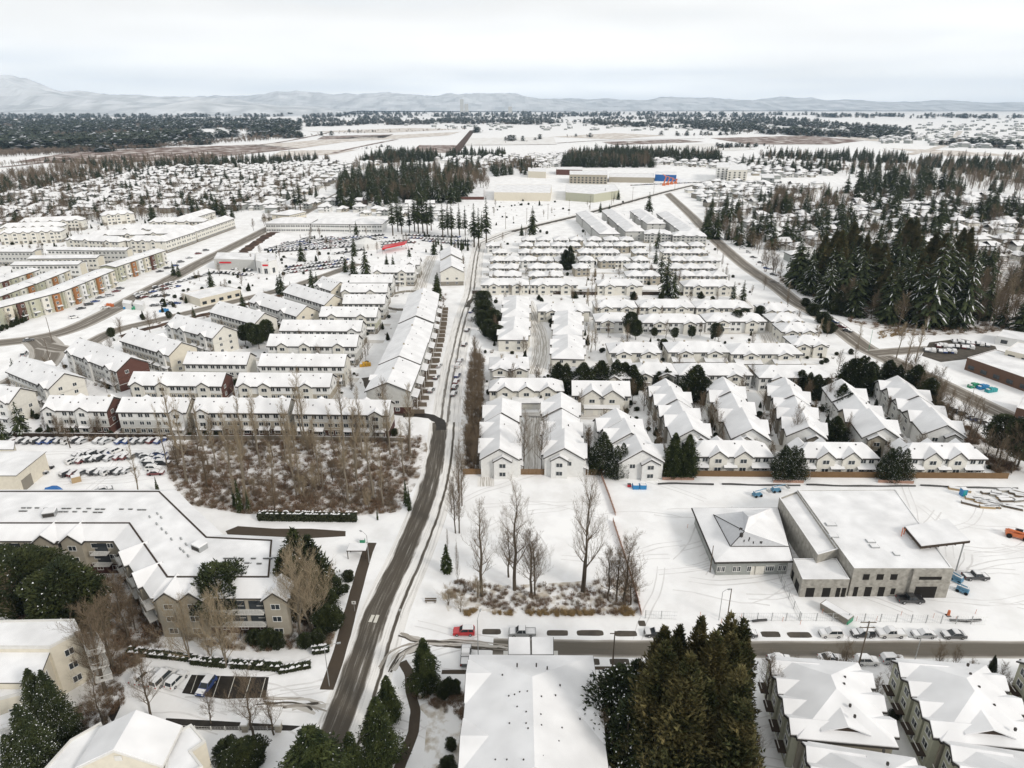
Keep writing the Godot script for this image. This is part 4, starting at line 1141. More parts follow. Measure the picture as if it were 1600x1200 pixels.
func fields() -> void:
	for f in [["peat", [Vector2(-975,-1397.1), Vector2(-1051.5,-1712.5), Vector2(-927,-1898.6), Vector2(-729.5,-2057.7), Vector2(-547.9,-1869.6), Vector2(-637.6,-1519.9), Vector2(-786,-1350.2)]], ["stubble", [Vector2(-741.6,-1991), Vector2(-544.9,-2571.9), Vector2(-217.1,-3081.9), Vector2(-236.7,-2683.1), Vector2(-507.4,-2205), Vector2(-547.9,-1869.6)]],
			["peat", [Vector2(-683.7,-2626.3), Vector2(-457.3,-2804.2), Vector2(-436.3,-2469.4), Vector2(-640.2,-2374.6)]], ["peat", [Vector2(-260.2,-2023.8), Vector2(-150.7,-2023.8), Vector2(-141.3,-1688.8), Vector2(-237.3,-1665.7)]], ["stubble", [Vector2(-564.1,-1761.9), Vector2(-386.9,-1814.2), Vector2(-404.5,-1621.4), Vector2(-521.9,-1539.2)]],
			["thin_snow", [Vector2(-141.8,-2469.4), Vector2(147.6,-2571.9), Vector2(127.7,-2057.7), Vector2(-137.7,-1991)]], ["stubble", [Vector2(136.2,-2571.9), Vector2(413.9,-2936.6), Vector2(568.1,-2683.1), Vector2(335.8,-2374.6)]], ["thin_snow", [Vector2(236,-1898.6), Vector2(603.4,-2128.8), Vector2(612.7,-1814.2), Vector2(288.9,-1621.4)]],
			["peat", [Vector2(273.2,-2205), Vector2(545.7,-2374.6), Vector2(585.5,-2205), Vector2(287.1,-2023.8)]], ["peat", [Vector2(676.2,-2469.4), Vector2(1088.8,-2683.1), Vector2(1112.5,-2286.7), Vector2(911.8,-2057.7), Vector2(674.8,-2057.7)]], ["stubble", [Vector2(1221,-3081.9), Vector2(1420.2,-2683.1), Vector2(1132,-2205), Vector2(1112.5,-2374.6)]],
			["stubble", [Vector2(979.6,-1869.6), Vector2(1096.8,-1761.9), Vector2(1126.5,-1579.3), Vector2(957.6,-1579.3)]], ["stubble", [Vector2(-868.3,-3081.9), Vector2(-508.6,-3617.4), Vector2(-240.5,-3419.6), Vector2(-517.4,-2936.6)]], ["soil", [Vector2(-200,-795.1), Vector2(-170.3,-829.3), Vector2(-157.9,-784.3), Vector2(-186.6,-753.5)]]]:
		var mb := MB.new()
		patch(mb, M[f[0]], f[1], 0.4)
		ground_piece("field", mb)
	var mb := MB.new()
	ribbon(mb, M.soil, [Vector2(-176.9,-3242.1), Vector2(-148.3,-2205), Vector2(-132.9,-1621.4)], 22.0, 0.5, 90.0, 0.0, 1, 0.0, 60.0)
	ribbon(mb, M.peat, [Vector2(-917.5,-1278.4), Vector2(-890,-1464.8), Vector2(-762,-1712.5), Vector2(-702.6,-2205), Vector2(-759.7,-3081.9)], 16.0, 0.6, 90.0, 5.0, 1, 0.0, 40.0)
	ribbon(mb, M.peat, [Vector2(-377.8,-2374.6), Vector2(-410.8,-1928.5), Vector2(-415.3,-1665.7)], 14.0, 0.6, 90.0, 3.0, 1, 0.0, 40.0)
	ribbon(mb, M.peat, [Vector2(132,-2128.8), Vector2(329.6,-2329.8), Vector2(641.8,-2421.1)], 12.0, 0.7, 90.0, 3.0, 1, 0.0, 40.0)
	ribbon(mb, M.peat, [Vector2(-129.2,-2023.8), Vector2(127.7,-2057.7)], 8.0, 0.7, 90.0, 3.0, 1, 0.0, 40.0)
	ribbon(mb, M.stubble, [Vector2(895.7,-1621.4), Vector2(1260.8,-2092.7), Vector2(1946.8,-3160)], 20.0, 0.7, 90.0, 0.0, 1, 0.0, 60.0)
	ground_piece("farm_track", mb)
	mb = MB.new()
	ribbon(mb, M.soil, [Vector2(-188.6,-312.8), Vector2(-177.7,-331.4), Vector2(-161.4,-353.3), Vector2(-137.7,-386.3), Vector2(-127.5,-402.7)], 5.0, 0.02, 40.0, 2.0, 5)
	ribbon(mb, M.soil, [Vector2(-200.9,-498.4), Vector2(-207.1,-548.2), Vector2(-209.7,-628.6), Vector2(-209.8,-689.9)], 9.0, 0.02, 40.0, 3.0, 6)
	ground_piece("bare_verge", mb)

func mountains() -> void:
	var n := FastNoiseLite.new(); n.seed = 14; n.frequency = 1.0; n.fractal_octaves = 4; n.noise_type = FastNoiseLite.TYPE_SIMPLEX; n.fractal_type = FastNoiseLite.FRACTAL_RIDGED
	# [x from, x to, z near, z far, heights along the crest]
	for r in [[-19000.0, -3500.0, -14000.0, -19000.0, [700, 860, 1000, 960, 760, 520, 380, 260, 120, 0]], [-12000.0, 3000.0, -21000.0, -26000.0, [260, 420, 380, 500, 430, 580, 470, 480, 300, 0]],
			[-9500.0, -3000.0, -12500.0, -14500.0, [0, 90, 170, 120, 190, 150, 60, 0]], [-1500.0, 24000.0, -24000.0, -30000.0, [0, 260, 380, 320, 400, 340, 390, 300, 240, 280, 220, 250, 200, 220]]]:
		var mb := MB.new()
		var nx := 150; var nz := 16
		var P := func(i: int, j: int) -> Vector3:
			var s := float(i) / nx; var t := float(j) / nz
			var hs: Array = r[4]
			var q := s * (hs.size() - 1); var k := mini(int(q), hs.size() - 2)
			var env := lerpf(hs[k], hs[k + 1], smoothstep(0.0, 1.0, q - k))
			var x := lerpf(r[0], r[1], s); var z := lerpf(r[2], r[3], t)   # laid out at 1 : 0.6
			var prof := sin(PI * minf(t * 0.78 + 0.02, 1.0))
			var rid := 0.5 + 0.5 * n.get_noise_2d(x / 5200.0, z / 5200.0)
			return Vector3(x, -9.0 + 70.0 * prof + env * prof * (0.55 + 0.65 * rid), z) * 0.6
		for i in nx:
			for j in nz:
				var a: Vector3 = P.call(i, j + 1); var b: Vector3 = P.call(i + 1, j + 1); var c: Vector3 = P.call(i + 1, j); var d: Vector3 = P.call(i, j)
				var forest := clampf(0.62 - a.y / 1100.0 + 0.5 * n.get_noise_2d(a.x / 900.0, a.z / 900.0), 0.0, 0.85)
				var col := Color(0.82, 0.84, 0.87).lerp(Color(0.16, 0.20, 0.22), forest * 0.6)
				mb.ctri(M.mountain, a, b, c, col); mb.ctri(M.mountain, a, c, d, col)
		ground_piece("mountain_range", mb)

# growth in a region given by its outline on the ground: more of it per area nearby than far off
func sample_region(outline: Array, n: int) -> Array:
	var q := PackedVector2Array()
	var lo := Vector2(1e9, 1e9); var hi := -lo
	for p in outline:
		var w := Vector2(p.x / -p.y, 1.0 / -p.y)
		q.append(w); lo = lo.min(w); hi = hi.max(w)
	var out := []
	var tries := 0
	while out.size() < n and tries < n * 30:
		tries += 1
		var w := Vector2(rf(lo.x, hi.x), rf(lo.y, hi.y))
		if Geometry2D.is_point_in_polygon(w, q):
			var z := -1.0 / w.y
			out.append(Vector2(w.x * -z, z))
	return out

func ruts() -> void:
	# shallow wheel marks and trodden lines in the open snow
	rng.seed = 501
	var mb := MB.new()
	for r in [[1010, 1590, 775, 962, 34], [700, 940, 760, 900, 7], [1000, 1250, 780, 960, 12], [30, 250, 690, 760, 14], [640, 700, 960, 1150, 5], [1130, 1200, 1040, 1190, 6], [220, 470, 1060, 1120, 9], [560, 660, 1010, 1180, 5], [760, 1060, 290, 330, 10], [90, 330, 470, 530, 14]]:
		for i in r[4]:
			var p := unproject(rf(r[0], r[1]), rf(r[2], r[3]))
			var a := rf(0, TAU) if rng.randf() < 0.3 else rf(-0.35, 0.35)
			var pts := [p]
			for k in 6:
				a += rf(-0.3, 0.3)
				p += Vector2(cos(a), sin(a)) * rf(3.0, 7.0) * (-p.y / 170.0)
				pts.append(p)
			for o in ([-0.85, 0.85] if rng.randf() < 0.75 else [0.0]): ribbon(mb, M.rut, pts, rf(0.22, 0.4), 0.008 + 0.0004 * i, 40.0, 0.15, i, o, 1.5)
	ground_piece("wheel_marks", mb)
	mb = MB.new()
	var m: Material = M.tracks_in_snow
	for l in [[Vector2(-174.5,-231.6), Vector2(-118.6,-231.1), Vector2(-47.1,-229.3)], [Vector2(-158.9,-257.9), Vector2(-109.4,-257.9), Vector2(-62.2,-256.5)], [Vector2(-143.6,-282.2), Vector2(-106.5,-280.6), Vector2(-67.1,-279.8)], [Vector2(-118.2,-307), Vector2(-60.3,-305.1)], [Vector2(-116.8,-331.4), Vector2(-61.6,-331.4)], [Vector2(-103.6,-355.7), Vector2(-62.2,-355.7)], [Vector2(-7.7,-178.8), Vector2(-7.5,-173.2)], [Vector2(-9.2,-222.1), Vector2(8.1,-223.1), Vector2(42,-219.4)], [Vector2(6.2,-182.7), Vector2(6.8,-201.9), Vector2(8,-222.1)], [Vector2(41,-320.8), Vector2(94,-318.8), Vector2(125.3,-318.8)], [Vector2(35.7,-274.2), Vector2(82.4,-274.2), Vector2(131.2,-272.7)], [Vector2(-19.2,-399.6), Vector2(38.6,-402.7), Vector2(133.3,-396.6)], [Vector2(-19,-445), Vector2(42.5,-446.8), Vector2(131.6,-446.8)], [Vector2(-16.3,-493.9), Vector2(139.6,-493.9)], [Vector2(66.5,-197.4), Vector2(83.2,-197.4), Vector2(156.6,-195.2)]]:
		ribbon(mb, m, l, 5.0, 0.026, 45.0, 0.3, 3, 0.0, 3.0)
	ground_piece("lane", mb)


# ---------------------------------------------------------------- rows of dwellings
func left_complex() -> void:
	var base := {"h": 8.4, "rise": 2.9, "floors": 3, "base_h": 2.7, "base": M.taupe_wall, "wall": M.white_wall, "bay": M.white_wall, "gw": 4.4, "proj": 0.7, "vents": 7, "unit": 5.2, "over": 0.5}
	var gp := "three-storey townhouse rows left of the main road"
	var st := func(extra: Dictionary) -> Dictionary:
		var d := base.duplicate(); d.merge(extra, true)
		d.rise = minf(3.4, d.get("D", 10.0) * 0.5 * 0.62)
		return d
	var list := [
		["white townhouse row with brick gable end, leftmost of the row behind the fenced car rows", Vector2(-157.1,-208.5), Vector2(-135.5,-207.5), 9.6, {"gables": [0.1, 0.62], "back_gables": [0.3, 0.8], "end_wall": M.brick, "base": M.dark_brick, "yards": true, "chimneys": [0.95]}],
		["white townhouse row second from the left behind the fenced car rows", Vector2(-131.4,-207), Vector2(-108.6,-206.5), 9.6, {"gables": [0.87], "back_gables": [0.2, 0.5], "yards": true, "end_wall": M.cream_wall, "base": M.taupe_wall, "porches": [[0.78, 0.97]]}],
		["white townhouse row third from the left, behind the tall bare poplars", Vector2(-106.2,-206.5), Vector2(-74.8,-206), 9.6, {"gables": [0.1], "back_gables": [0.3, 0.6, 0.85], "yards": true, "end_wall": M.cream_wall, "base": M.dark_brick}],
		["white townhouse row fourth from the left, ending at the bend of the side lane", Vector2(-72.3,-205.5), Vector2(-41,-204.4), 9.6, {"gables": [0.87], "back_gables": [0.2, 0.45, 0.7], "yards": true, "base": M.dark_brick, "wall": M.grey_wall, "bay": M.cream_wall}],
		["townhouse row with three front gables and brick end, left one of the second row", Vector2(-139.8,-230.6), Vector2(-105.9,-229.4), 9.8, {"gables": [0.09, 0.36, 0.81], "end_wall": M.brick, "base": M.grey_wall, "bay": M.cream_wall}],
		["townhouse row with three front gables, right one of the second row", Vector2(-100.1,-229.4), Vector2(-66.4,-228.8), 9.8, {"gables": [0.09, 0.30, 0.75], "base": M.grey_wall, "bay": M.cream_wall}],
		["plain white townhouse row without front gables, left one of the third row", Vector2(-129.5,-252.6), Vector2(-104.9,-251.9), 9.8, {"back_gables": [0.5], "end_wall": M.cream_wall}],
		["long plain white townhouse row, right one of the third row", Vector2(-99.2,-250.4), Vector2(-65.9,-249.7), 9.8, {"back_gables": [0.3, 0.6], "end_wall": M.cream_wall}],
		["townhouse row with three arched front gables in the fourth row beside the tracked lane", Vector2(-103.8,-274.3), Vector2(-66.1,-273.4), 10.6, {"gables": [0.17, 0.42, 0.80], "bay": M.cream_wall}],
		["long white townhouse row with one gable at its right end, fifth row beside the lane", Vector2(-105.1,-295.6), Vector2(-68.6,-294.6), 10.4, {"gables": [0.9], "back_gables": [0.3]}],
		["townhouse row with two front gables, sixth row beside the lane", Vector2(-92.9,-317.9), Vector2(-65.7,-316.8), 10.4, {"gables": [0.22, 0.74], "bay": M.cream_wall}],
		["short plain townhouse row, seventh row beside the lane", Vector2(-87,-340.9), Vector2(-65.9,-340.9), 10.4, {}],
		["townhouse row with two front gables, eighth row beside the lane", Vector2(-93.4,-364.3), Vector2(-68.6,-364.3), 10.4, {"gables": [0.1, 0.65], "bay": M.cream_wall}],
		["plain townhouse row, ninth row beside the lane", Vector2(-93.3,-386.1), Vector2(-69.3,-386.1), 10.4, {}],
		["townhouse row with two gables, tenth row, near the small round playground wall", Vector2(-84.6,-412.1), Vector2(-59.9,-412.1), 10.4, {"gables": [0.1, 0.7], "bay": M.cream_wall}],
		["small gabled townhouse block farthest along the lane", Vector2(-71.4,-433.8), Vector2(-59.5,-433.8), 11, {"gables": [0.5]}],
		["angled townhouse row at the far left edge with cream gable end", Vector2(-193.8,-244.2), Vector2(-167,-226.9), 12.5, {"gables": [0.88], "back_gables": [0.2], "end_wall": M.cream_wall}],
		["angled townhouse row with brick gable end near the road junction", Vector2(-185,-266.9), Vector2(-151.8,-244.2), 12.5, {"gables": [0.1, 0.45, 0.85], "end_wall": M.brick, "porches": [[0.7, 0.98]]}],
		["angled townhouse row with cream gable end beside the side street", Vector2(-169.6,-281.1), Vector2(-140.1,-262.3), 12.5, {"gables": [0.86], "back_gables": [0.3], "end_wall": M.yellow_wall}],
		["angled townhouse row with several small gables left of the pine clump", Vector2(-159.9,-302.4), Vector2(-131.4,-284.6), 12.5, {"gables": [0.08, 0.35, 0.8], "end_wall": M.cream_wall, "base": M.grey_wall}],
		["angled townhouse row with plain eaves right of the brown verge", Vector2(-149.3,-325.6), Vector2(-120.4,-305.4), 12.5, {"back_gables": [0.6], "end_wall": M.cream_wall}],
		["angled townhouse row with two small gables behind the pine clump", Vector2(-136.5,-344.6), Vector2(-104.3,-317.9), 12.5, {"gables": [0.2, 0.72], "end_wall": M.yellow_wall}],
		["angled townhouse row with cream gable end below the dealer's lot", Vector2(-124.9,-364.3), Vector2(-96,-338.4), 12.5, {"end_wall": M.yellow_wall}],
		["short angled townhouse block with cream end nearest the dealer's lot", Vector2(-112.4,-380), Vector2(-99.7,-367), 12.5, {"gables": [0.3], "end_wall": M.yellow_wall}],
		["townhouse row cut by the left edge of the view beside the spruce", Vector2(-192.3,-218.8), Vector2(-172.7,-214.4), 10.5, {"gables": [0.85], "wall": M.cream_wall, "end_wall": M.cream_wall}],
	]
	for l in list:
		var d: Dictionary = st.call(l[4])
		d.rise = l[3] * 0.5 * 0.62
		var nu := maxi(3, int((l[2] - l[1]).length() / 5.2))
		d.mid_wall = [M.grey_wall, M.sage_wall, M.tan_wall, M.grey_wall][nu % 4]
		if not d.has("porches"):
			d.porches = []; d.porch_d = 1.5; d.porch_y = 3.2
			for u in nu: if (u * 7 + nu) % 5 > 0: d.porches.append([(u + 0.12) / nu, (u + 0.85) / nu])
		row("townhouse_row", l[0], "townhouses", l[1], l[2], l[3], d, gp)
	# the stepped terrace that runs along the main road, balconies towards the road
	var steps := [[Vector2(-36.5,-224.1), Vector2(-36.2,-249.2)], [Vector2(-36.2,-250.6), Vector2(-36.4,-276.2)], [Vector2(-36.3,-277.9), Vector2(-36.9,-303.7)], [Vector2(-36.8,-305.7), Vector2(-38,-329.5)], [Vector2(-38,-331.8), Vector2(-39.6,-358.1)]]
	for i in steps.size():
		var dh := [0.0, 0.5, 0.0, 0.6, 0.2]
		row("terrace_house", ["nearest", "second nearest", "middle", "fourth nearest", "farthest"][i] + " house of the stepped terrace along the main road's left verge", "terrace house", steps[i][0], steps[i][1], 15.5,
			{"h": 8.6 + dh[i], "rise": 3.4, "floors": 3, "base_h": 2.6, "base": M.dark_brick, "wall": M.grey_wall, "over": 0.6, "porches": [[0.1, 0.4], [0.6, 0.9]], "porch_d": 2.4, "porch_y": 5.6, "unit": 6.0, "vents": 3, "back_gables": [] if i else [0.5], "yards": true, "yard_d": 5.0, "chimneys": [0.5]}, "stepped terrace along the main road")
	row("townhouse_row", "two-gabled townhouse left of the straight snowy road, nearer of the pair", "townhouses", Vector2(-29.9,-413.8), Vector2(-32.7,-443.5), 14.0, {"h": 8.4, "rise": 3.6, "floors": 3, "base_h": 2.6, "wall": M.cream_wall, "base": M.taupe_wall, "gables": [0.5]}, gp)
	row("townhouse_row", "two-gabled townhouse left of the straight snowy road, farther of the pair", "townhouses", Vector2(-32.9,-447.5), Vector2(-35.7,-475.1), 14.0, {"h": 8.9, "rise": 3.6, "floors": 3, "base_h": 2.6, "wall": M.cream_wall, "base": M.taupe_wall, "gables": [0.5]}, gp)
	# rows with coloured bays across the curving road
	var colours := [M.orange_wall, M.cream_wall, M.sage_wall, M.brick, M.yellow_wall, M.white_wall]
	var far := [
		["long snow-roofed row with orange and sage bays along the curving road, near part", Vector2(-255.9,-330.1), Vector2(-244.4,-360.4), 11.0],
		["snow-roofed row with orange and cream bays along the curving road, middle part", Vector2(-244.2,-361.8), Vector2(-243.8,-382), 11.0],
		["snow-roofed row with orange bays along the curving road, at the side street", Vector2(-243.9,-383.5), Vector2(-243.7,-412.9), 11.0],
		["row of cream flats second from the curving road, near part", Vector2(-270.5,-351.1), Vector2(-270.1,-377.5), 10.0],
		["row of cream flats second from the curving road, far part", Vector2(-269.6,-379), Vector2(-271.1,-412.9), 10.0],
		["row of pale flats third from the curving road at the left edge", Vector2(-292,-382), Vector2(-290.7,-414.7), 10.0],
		["row with brick-red and orange end bays across the side street", Vector2(-247.7,-421.9), Vector2(-241.4,-474.5), 10.5],
	]
	for l in far:
		var A: Vector2 = l[1]; var B: Vector2 = l[2]
		var nb := maxi(3, int((B - A).length() / 6.2))
		var r := row("flat_row", l[0], "flats", A, B, l[3], {"h": 9.4, "rise": 1.0, "floors": 3, "wall": M.sage_wall, "over": 0.5, "unit": 6.2, "base_h": 0.0, "vents": 2}, "rows with coloured bays across the curving road")
		var L := (B - A).length()
		for k in nb:
			var x := L * (k + 0.5) / nb
			var cm: Material = colours[(k * 5 + int(A.x * -0.3)) % colours.size()]
			boxpart("bay", cm, r, Vector3(x - 1.9, -0.3, 0.3 if k % 2 else 0.15), Vector3(x + 1.9, 9.2, 1.3))
			for fl in 3: window(r, Vector3(x + (0.5 if k % 2 else -0.5), fl * 3.1 + 0.8, 1.3), 0, 1.5, 1.6, "white")
			shed_roof("porch_roof", r, x - 1.6, x + 1.6, 1.3, 2.9, 2.9, 0.3, M.fascia)
		boxpart("end_bay", M.orange_wall if int(L) % 2 == 0 else M.tan_wall, r, Vector3(L + 0.0, -0.3, -6.0), Vector3(L + 0.6, 9.0, -2.0))
	var rows2 := [
		["white row with grey garages behind the coloured bays, nearest the left edge", Vector2(-316.6,-427.4), Vector2(-275.3,-429.2), M.white_wall], ["pale row with dark upper band behind the coloured bays", Vector2(-318.4,-446.8), Vector2(-274.9,-448.8), M.cream_wall],
		["row at the left edge behind the coloured bays", Vector2(-366.4,-470.1), Vector2(-330.6,-470.1), M.grey_wall], ["row with red-brown panels behind the coloured bays", Vector2(-324.8,-476.8), Vector2(-291.7,-474.5), M.white_wall],
		["row with grey panels beside the brick-red end bays", Vector2(-290.8,-474.5), Vector2(-269,-474.5), M.grey_wall]]
	for l in rows2:
		row("flat_row", l[0], "flats", l[1], l[2], 10.0, {"h": 9.4, "rise": 1.0, "floors": 3, "wall": l[3], "unit": 5.5, "base_h": 2.6, "base": M.taupe_wall}, "flat rows behind the coloured bays")
		boxpart("end_bay", M.yellow_wall, get_child(get_child_count() - 1), Vector3((l[2] - l[1]).length(), 0, -8), Vector3((l[2] - l[1]).length() + 0.4, 9.2, -2))
	var rows3 := [
		["gabled cream row left of the long street terrace", Vector2(-339.1,-520.9), Vector2(-293.1,-510.4), [0.12, 0.4, 0.8]], ["gabled cream row beside the street terrace", Vector2(-289.7,-515.6), Vector2(-263.4,-513), [0.2, 0.5, 0.8]],
		["gabled row in the second line behind the street terrace", Vector2(-323.5,-567.3), Vector2(-261.7,-564.2), [0.1, 0.35, 0.6, 0.9]], ["gabled row in the third line behind the street terrace", Vector2(-330.1,-537.5), Vector2(-290.4,-543.2), [0.3, 0.7]],
		["gabled row in the third line, right of its neighbour", Vector2(-290.4,-546.1), Vector2(-260.2,-549), [0.2, 0.8]], ["gabled row in the fourth line behind the street terrace", Vector2(-316.8,-603.9), Vector2(-270.4,-607.4), [0.1, 0.3, 0.5, 0.7]],
		["long narrow row with dark windows near the clump of firs", Vector2(-289.3,-611), Vector2(-285.5,-670.1), []], ["long street terrace of cream houses, near half", Vector2(-259.6,-513), Vector2(-255.1,-555), []], ["long street terrace of cream houses, far half", Vector2(-255.4,-558), Vector2(-250.4,-625.8), []],
		["low pale row with many small gables near the left edge", Vector2(-406.9,-546), Vector2(-365.1,-557.5), [0.1, 0.25, 0.4, 0.55, 0.7, 0.85]], ["second low pale row with many small gables near the left edge", Vector2(-425.4,-572.7), Vector2(-379.1,-582.2), [0.1, 0.25, 0.4, 0.55, 0.7, 0.85]],
		["third low pale row with small gables near the left edge", Vector2(-429.1,-602), Vector2(-381.5,-616), [0.1, 0.3, 0.5, 0.7, 0.9]], ["low pale row with small gables beside the round trees", Vector2(-378.8,-641.9), Vector2(-357.3,-657.6), [0.2, 0.5, 0.8]]]
	for l in rows3:
		row("townhouse_row", l[0], "townhouses", l[1], l[2], 11.0, {"h": 8.6 if l[1].y > -900.0 else 7.0, "rise": 3.0, "floors": 3, "wall": M.cream_wall, "base_h": 2.4, "base": M.taupe_wall, "gables": l[3], "hip_r": 0.8, "hip_l": 0.8, "unit": 6.5}, "cream rows far left of the curving road")
	for l in [["long white row behind the dealer's lot, left part", Vector2(-215.8,-606.1), Vector2(-177.1,-606.1)], ["long white row behind the dealer's lot, middle part", Vector2(-176,-606.1), Vector2(-142.1,-602.6)], ["long white row behind the dealer's lot, right part", Vector2(-141,-602.6), Vector2(-113.2,-602.6)]]:
		row("townhouse_row", l[0], "townhouses", l[1], l[2], 26.0, {"h": 7.0, "rise": 3.4, "floors": 2, "wall": M.white_wall, "hip_l": 0.9, "hip_r": 0.9, "unit": 4.5}, "white rows behind the dealer's lot")
	row("townhouse_row", "tan gabled house at the left of the white row behind the lot", "townhouses", Vector2(-209.8,-654.9), Vector2(-201.1,-680), 20.0, {"h": 7.0, "rise": 2.5, "wall": M.yellow_wall, "hip_l": 0.9, "hip_r": 0.9}, "white rows behind the dealer's lot")

func right_complex() -> void:
	var gp := "white two-storey rows right of the main road"
	var st := func(extra: Dictionary) -> Dictionary:
		var d := {"h": 5.6, "rise": 2.9, "floors": 2, "wall": M.white_wall, "gw": 5.2, "proj": 0.8, "vents": 3, "unit": 5.4, "over": 0.5}
		d.merge(extra, true)
		return d
	var list := [
		["white row with twin front gables behind the wooden fence, left of three", Vector2(53.8,-181.3), Vector2(78,-180.9), 8, {"gables": [0.33, 0.64], "hip_r": 1.0, "hip_l": 1.0, "porches": [[0.0, 0.22], [0.4, 0.57], [0.74, 0.97]], "back_gables": [0.1, 0.4, 0.7], "bay": M.cream_wall}],
		["white row with twin front gables behind the wooden fence, middle of three", Vector2(85.7,-180.5), Vector2(109.2,-180.1), 7.2, {"gables": [0.34, 0.66], "hip_r": 1.0, "hip_l": 1.0, "porches": [[0.0, 0.22], [0.4, 0.58], [0.74, 0.97]], "back_gables": [0.1, 0.4], "bay": M.cream_wall}],
		["white row with twin front gables behind the wooden fence, right of three", Vector2(116.8,-180.1), Vector2(141.2,-179.7), 7.2, {"gables": [0.35, 0.65], "hip_r": 1.0, "hip_l": 1.0, "porches": [[0.08, 0.25], [0.42, 0.58], [0.74, 0.97]], "back_gables": [0.1, 0.45, 0.8], "bay": M.cream_wall}],
		["cream row with three front gables and double garages beside the roadside hedge", Vector2(-8.3,-231.8), Vector2(18.9,-231.8), 9.0, {"gables": [0.21, 0.5, 0.79], "gw": 5.6, "hip_l": 0.9, "hip_r": 0.9, "porches": [[0.3, 0.74]], "porch_walls": true, "garages": true, "porch_d": 4.5, "wall": M.cream_wall}],
		["cream house with two broad steep gables in front of the dark conifer clump", Vector2(22.1,-227.6), Vector2(42.6,-227), 9.0, {"gables": [0.33, 0.68], "gw": 8.4, "gk": 0.72, "rise": 3.6, "proj": 2.4, "porches": [[0.18, 0.82]], "porch_walls": true, "garages": true, "porch_d": 5.0, "wall": M.cream_wall, "bay": M.cream_wall}],
		# long rows running away from the fence
		["long white row running back from the fence, first right of the roadside hedge", Vector2(1.5,-178.5), Vector2(1.8,-219.6), 11.0, {"end_bay": [0.42, 5.0], "gables": [0.12, 0.45, 0.85], "back_gables": [0.2, 0.5, 0.8], "gw": 8.0, "gdrop": 0.2, "segs": [[0.0, 0.3, 0.3, 0.4], [0.3, 0.62, 0.0, 0.0], [0.62, 1.0, 0.4, 0.5]], "end_wall": M.white_wall, "hip_r": 0.8, "porches": [[0.05, 0.2], [0.4, 0.55]], "rise": 3.4}],
		["long white row running back from the fence, second from the roadside hedge", Vector2(21,-178.5), Vector2(23.9,-219.6), 11.5, {"end_bay": [0.62, 4.8], "gables": [0.12, 0.5, 0.85], "back_gables": [0.15, 0.5, 0.85], "gw": 8.0, "gdrop": 0.2, "segs": [[0.0, 0.3, 0.2, 0.5], [0.3, 0.7, -0.6, 0.0], [0.7, 1.0, -1.0, 0.6]], "end_wall": M.white_wall, "porches": [[0.0, 0.16], [0.45, 0.6]], "rise": 3.4}],
		["stepped white house group behind the pair of fence-side conifers", Vector2(44.6,-177.7), Vector2(43.2,-206.4), 13.0, {"end_bay": [0.3, 5.0], "gables": [0.2, 0.8], "back_gables": [0.2, 0.55, 0.85], "gw": 8.0, "segs": [[0.0, 0.36, 0.0, 0.0], [0.36, 0.7, -1.2, 0.6], [0.7, 1.0, -2.2, 0.2]], "end_wall": M.white_wall, "rise": 4.0}],
		["stepped white row running up and left, first right of the bare courtyard", Vector2(61.7,-191), Vector2(63.2,-233.7), 11.5, {"end_bay": [0.3, 4.4], "gables": [0.15, 0.45, 0.75], "gw": 7.0, "segs": [[0.0, 0.3, 0.4, 0.4], [0.3, 0.55, 0.0, 0.0], [0.55, 0.8, -0.4, 0.5], [0.8, 1.0, -0.8, 0.0]], "rise": 3.6, "back_gables": [0.3, 0.5, 0.7, 0.9], "bay": M.taupe_wall}],
		["stepped white row running up and left, second right of the bare courtyard", Vector2(80.2,-191), Vector2(84.5,-233.7), 11.5, {"end_bay": [0.65, 4.8], "gables": [0.2, 0.55, 0.85], "gw": 8.0, "segs": [[0.0, 0.36, 0.4, 0.4], [0.36, 0.7, -0.3, 0.0], [0.7, 1.0, -0.8, 0.5]], "rise": 3.6, "back_gables": [0.4, 0.75], "bay": M.cream_wall}],
		["stepped white row running up and left, middle one above the fence row", Vector2(98.2,-191.8), Vector2(107.6,-233.7), 11.5, {"end_bay": [0.3, 4.4], "gables": [0.15, 0.45, 0.75], "gw": 7.0, "segs": [[0.0, 0.3, 0.4, 0.4], [0.3, 0.6, 0.0, 0.0], [0.6, 0.8, -0.4, 0.5], [0.8, 1.0, -0.8, 0.1]], "rise": 3.6, "back_gables": [0.2, 0.4, 0.6, 0.85], "bay": M.taupe_wall}],
		["stepped white row running up and left, second from the right", Vector2(121.7,-191.4), Vector2(127.3,-231.2), 11.5, {"end_bay": [0.66, 5.0], "gables": [0.2, 0.5, 0.85], "gw": 8.0, "segs": [[0.0, 0.35, 0.4, 0.4], [0.35, 0.7, -0.3, 0.0], [0.7, 1.0, -0.9, 0.5]], "rise": 3.6, "back_gables": [0.4], "bay": M.tan_wall}],
		["stepped white row running up and left, rightmost above the fence row", Vector2(142.6,-193.2), Vector2(150.6,-235.5), 12.0, {"end_bay": [0.3, 4.4], "gables": [0.15, 0.45, 0.75], "gw": 7.0, "segs": [[0.0, 0.3, 0.4, 0.4], [0.3, 0.55, 0.0, 0.0], [0.55, 0.8, -0.4, 0.5], [0.8, 1.0, -0.8, 0.0]], "rise": 3.6, "back_gables": [0.3, 0.55, 0.75, 0.95], "bay": M.grey_wall}],
	]
	for l in list: row("white_row", l[0], "townhouses", l[1], l[2], l[3], st.call(l[4]), gp)
	# two-family houses with low gables in the middle estate
	var gd := "two-family houses of the middle estate"
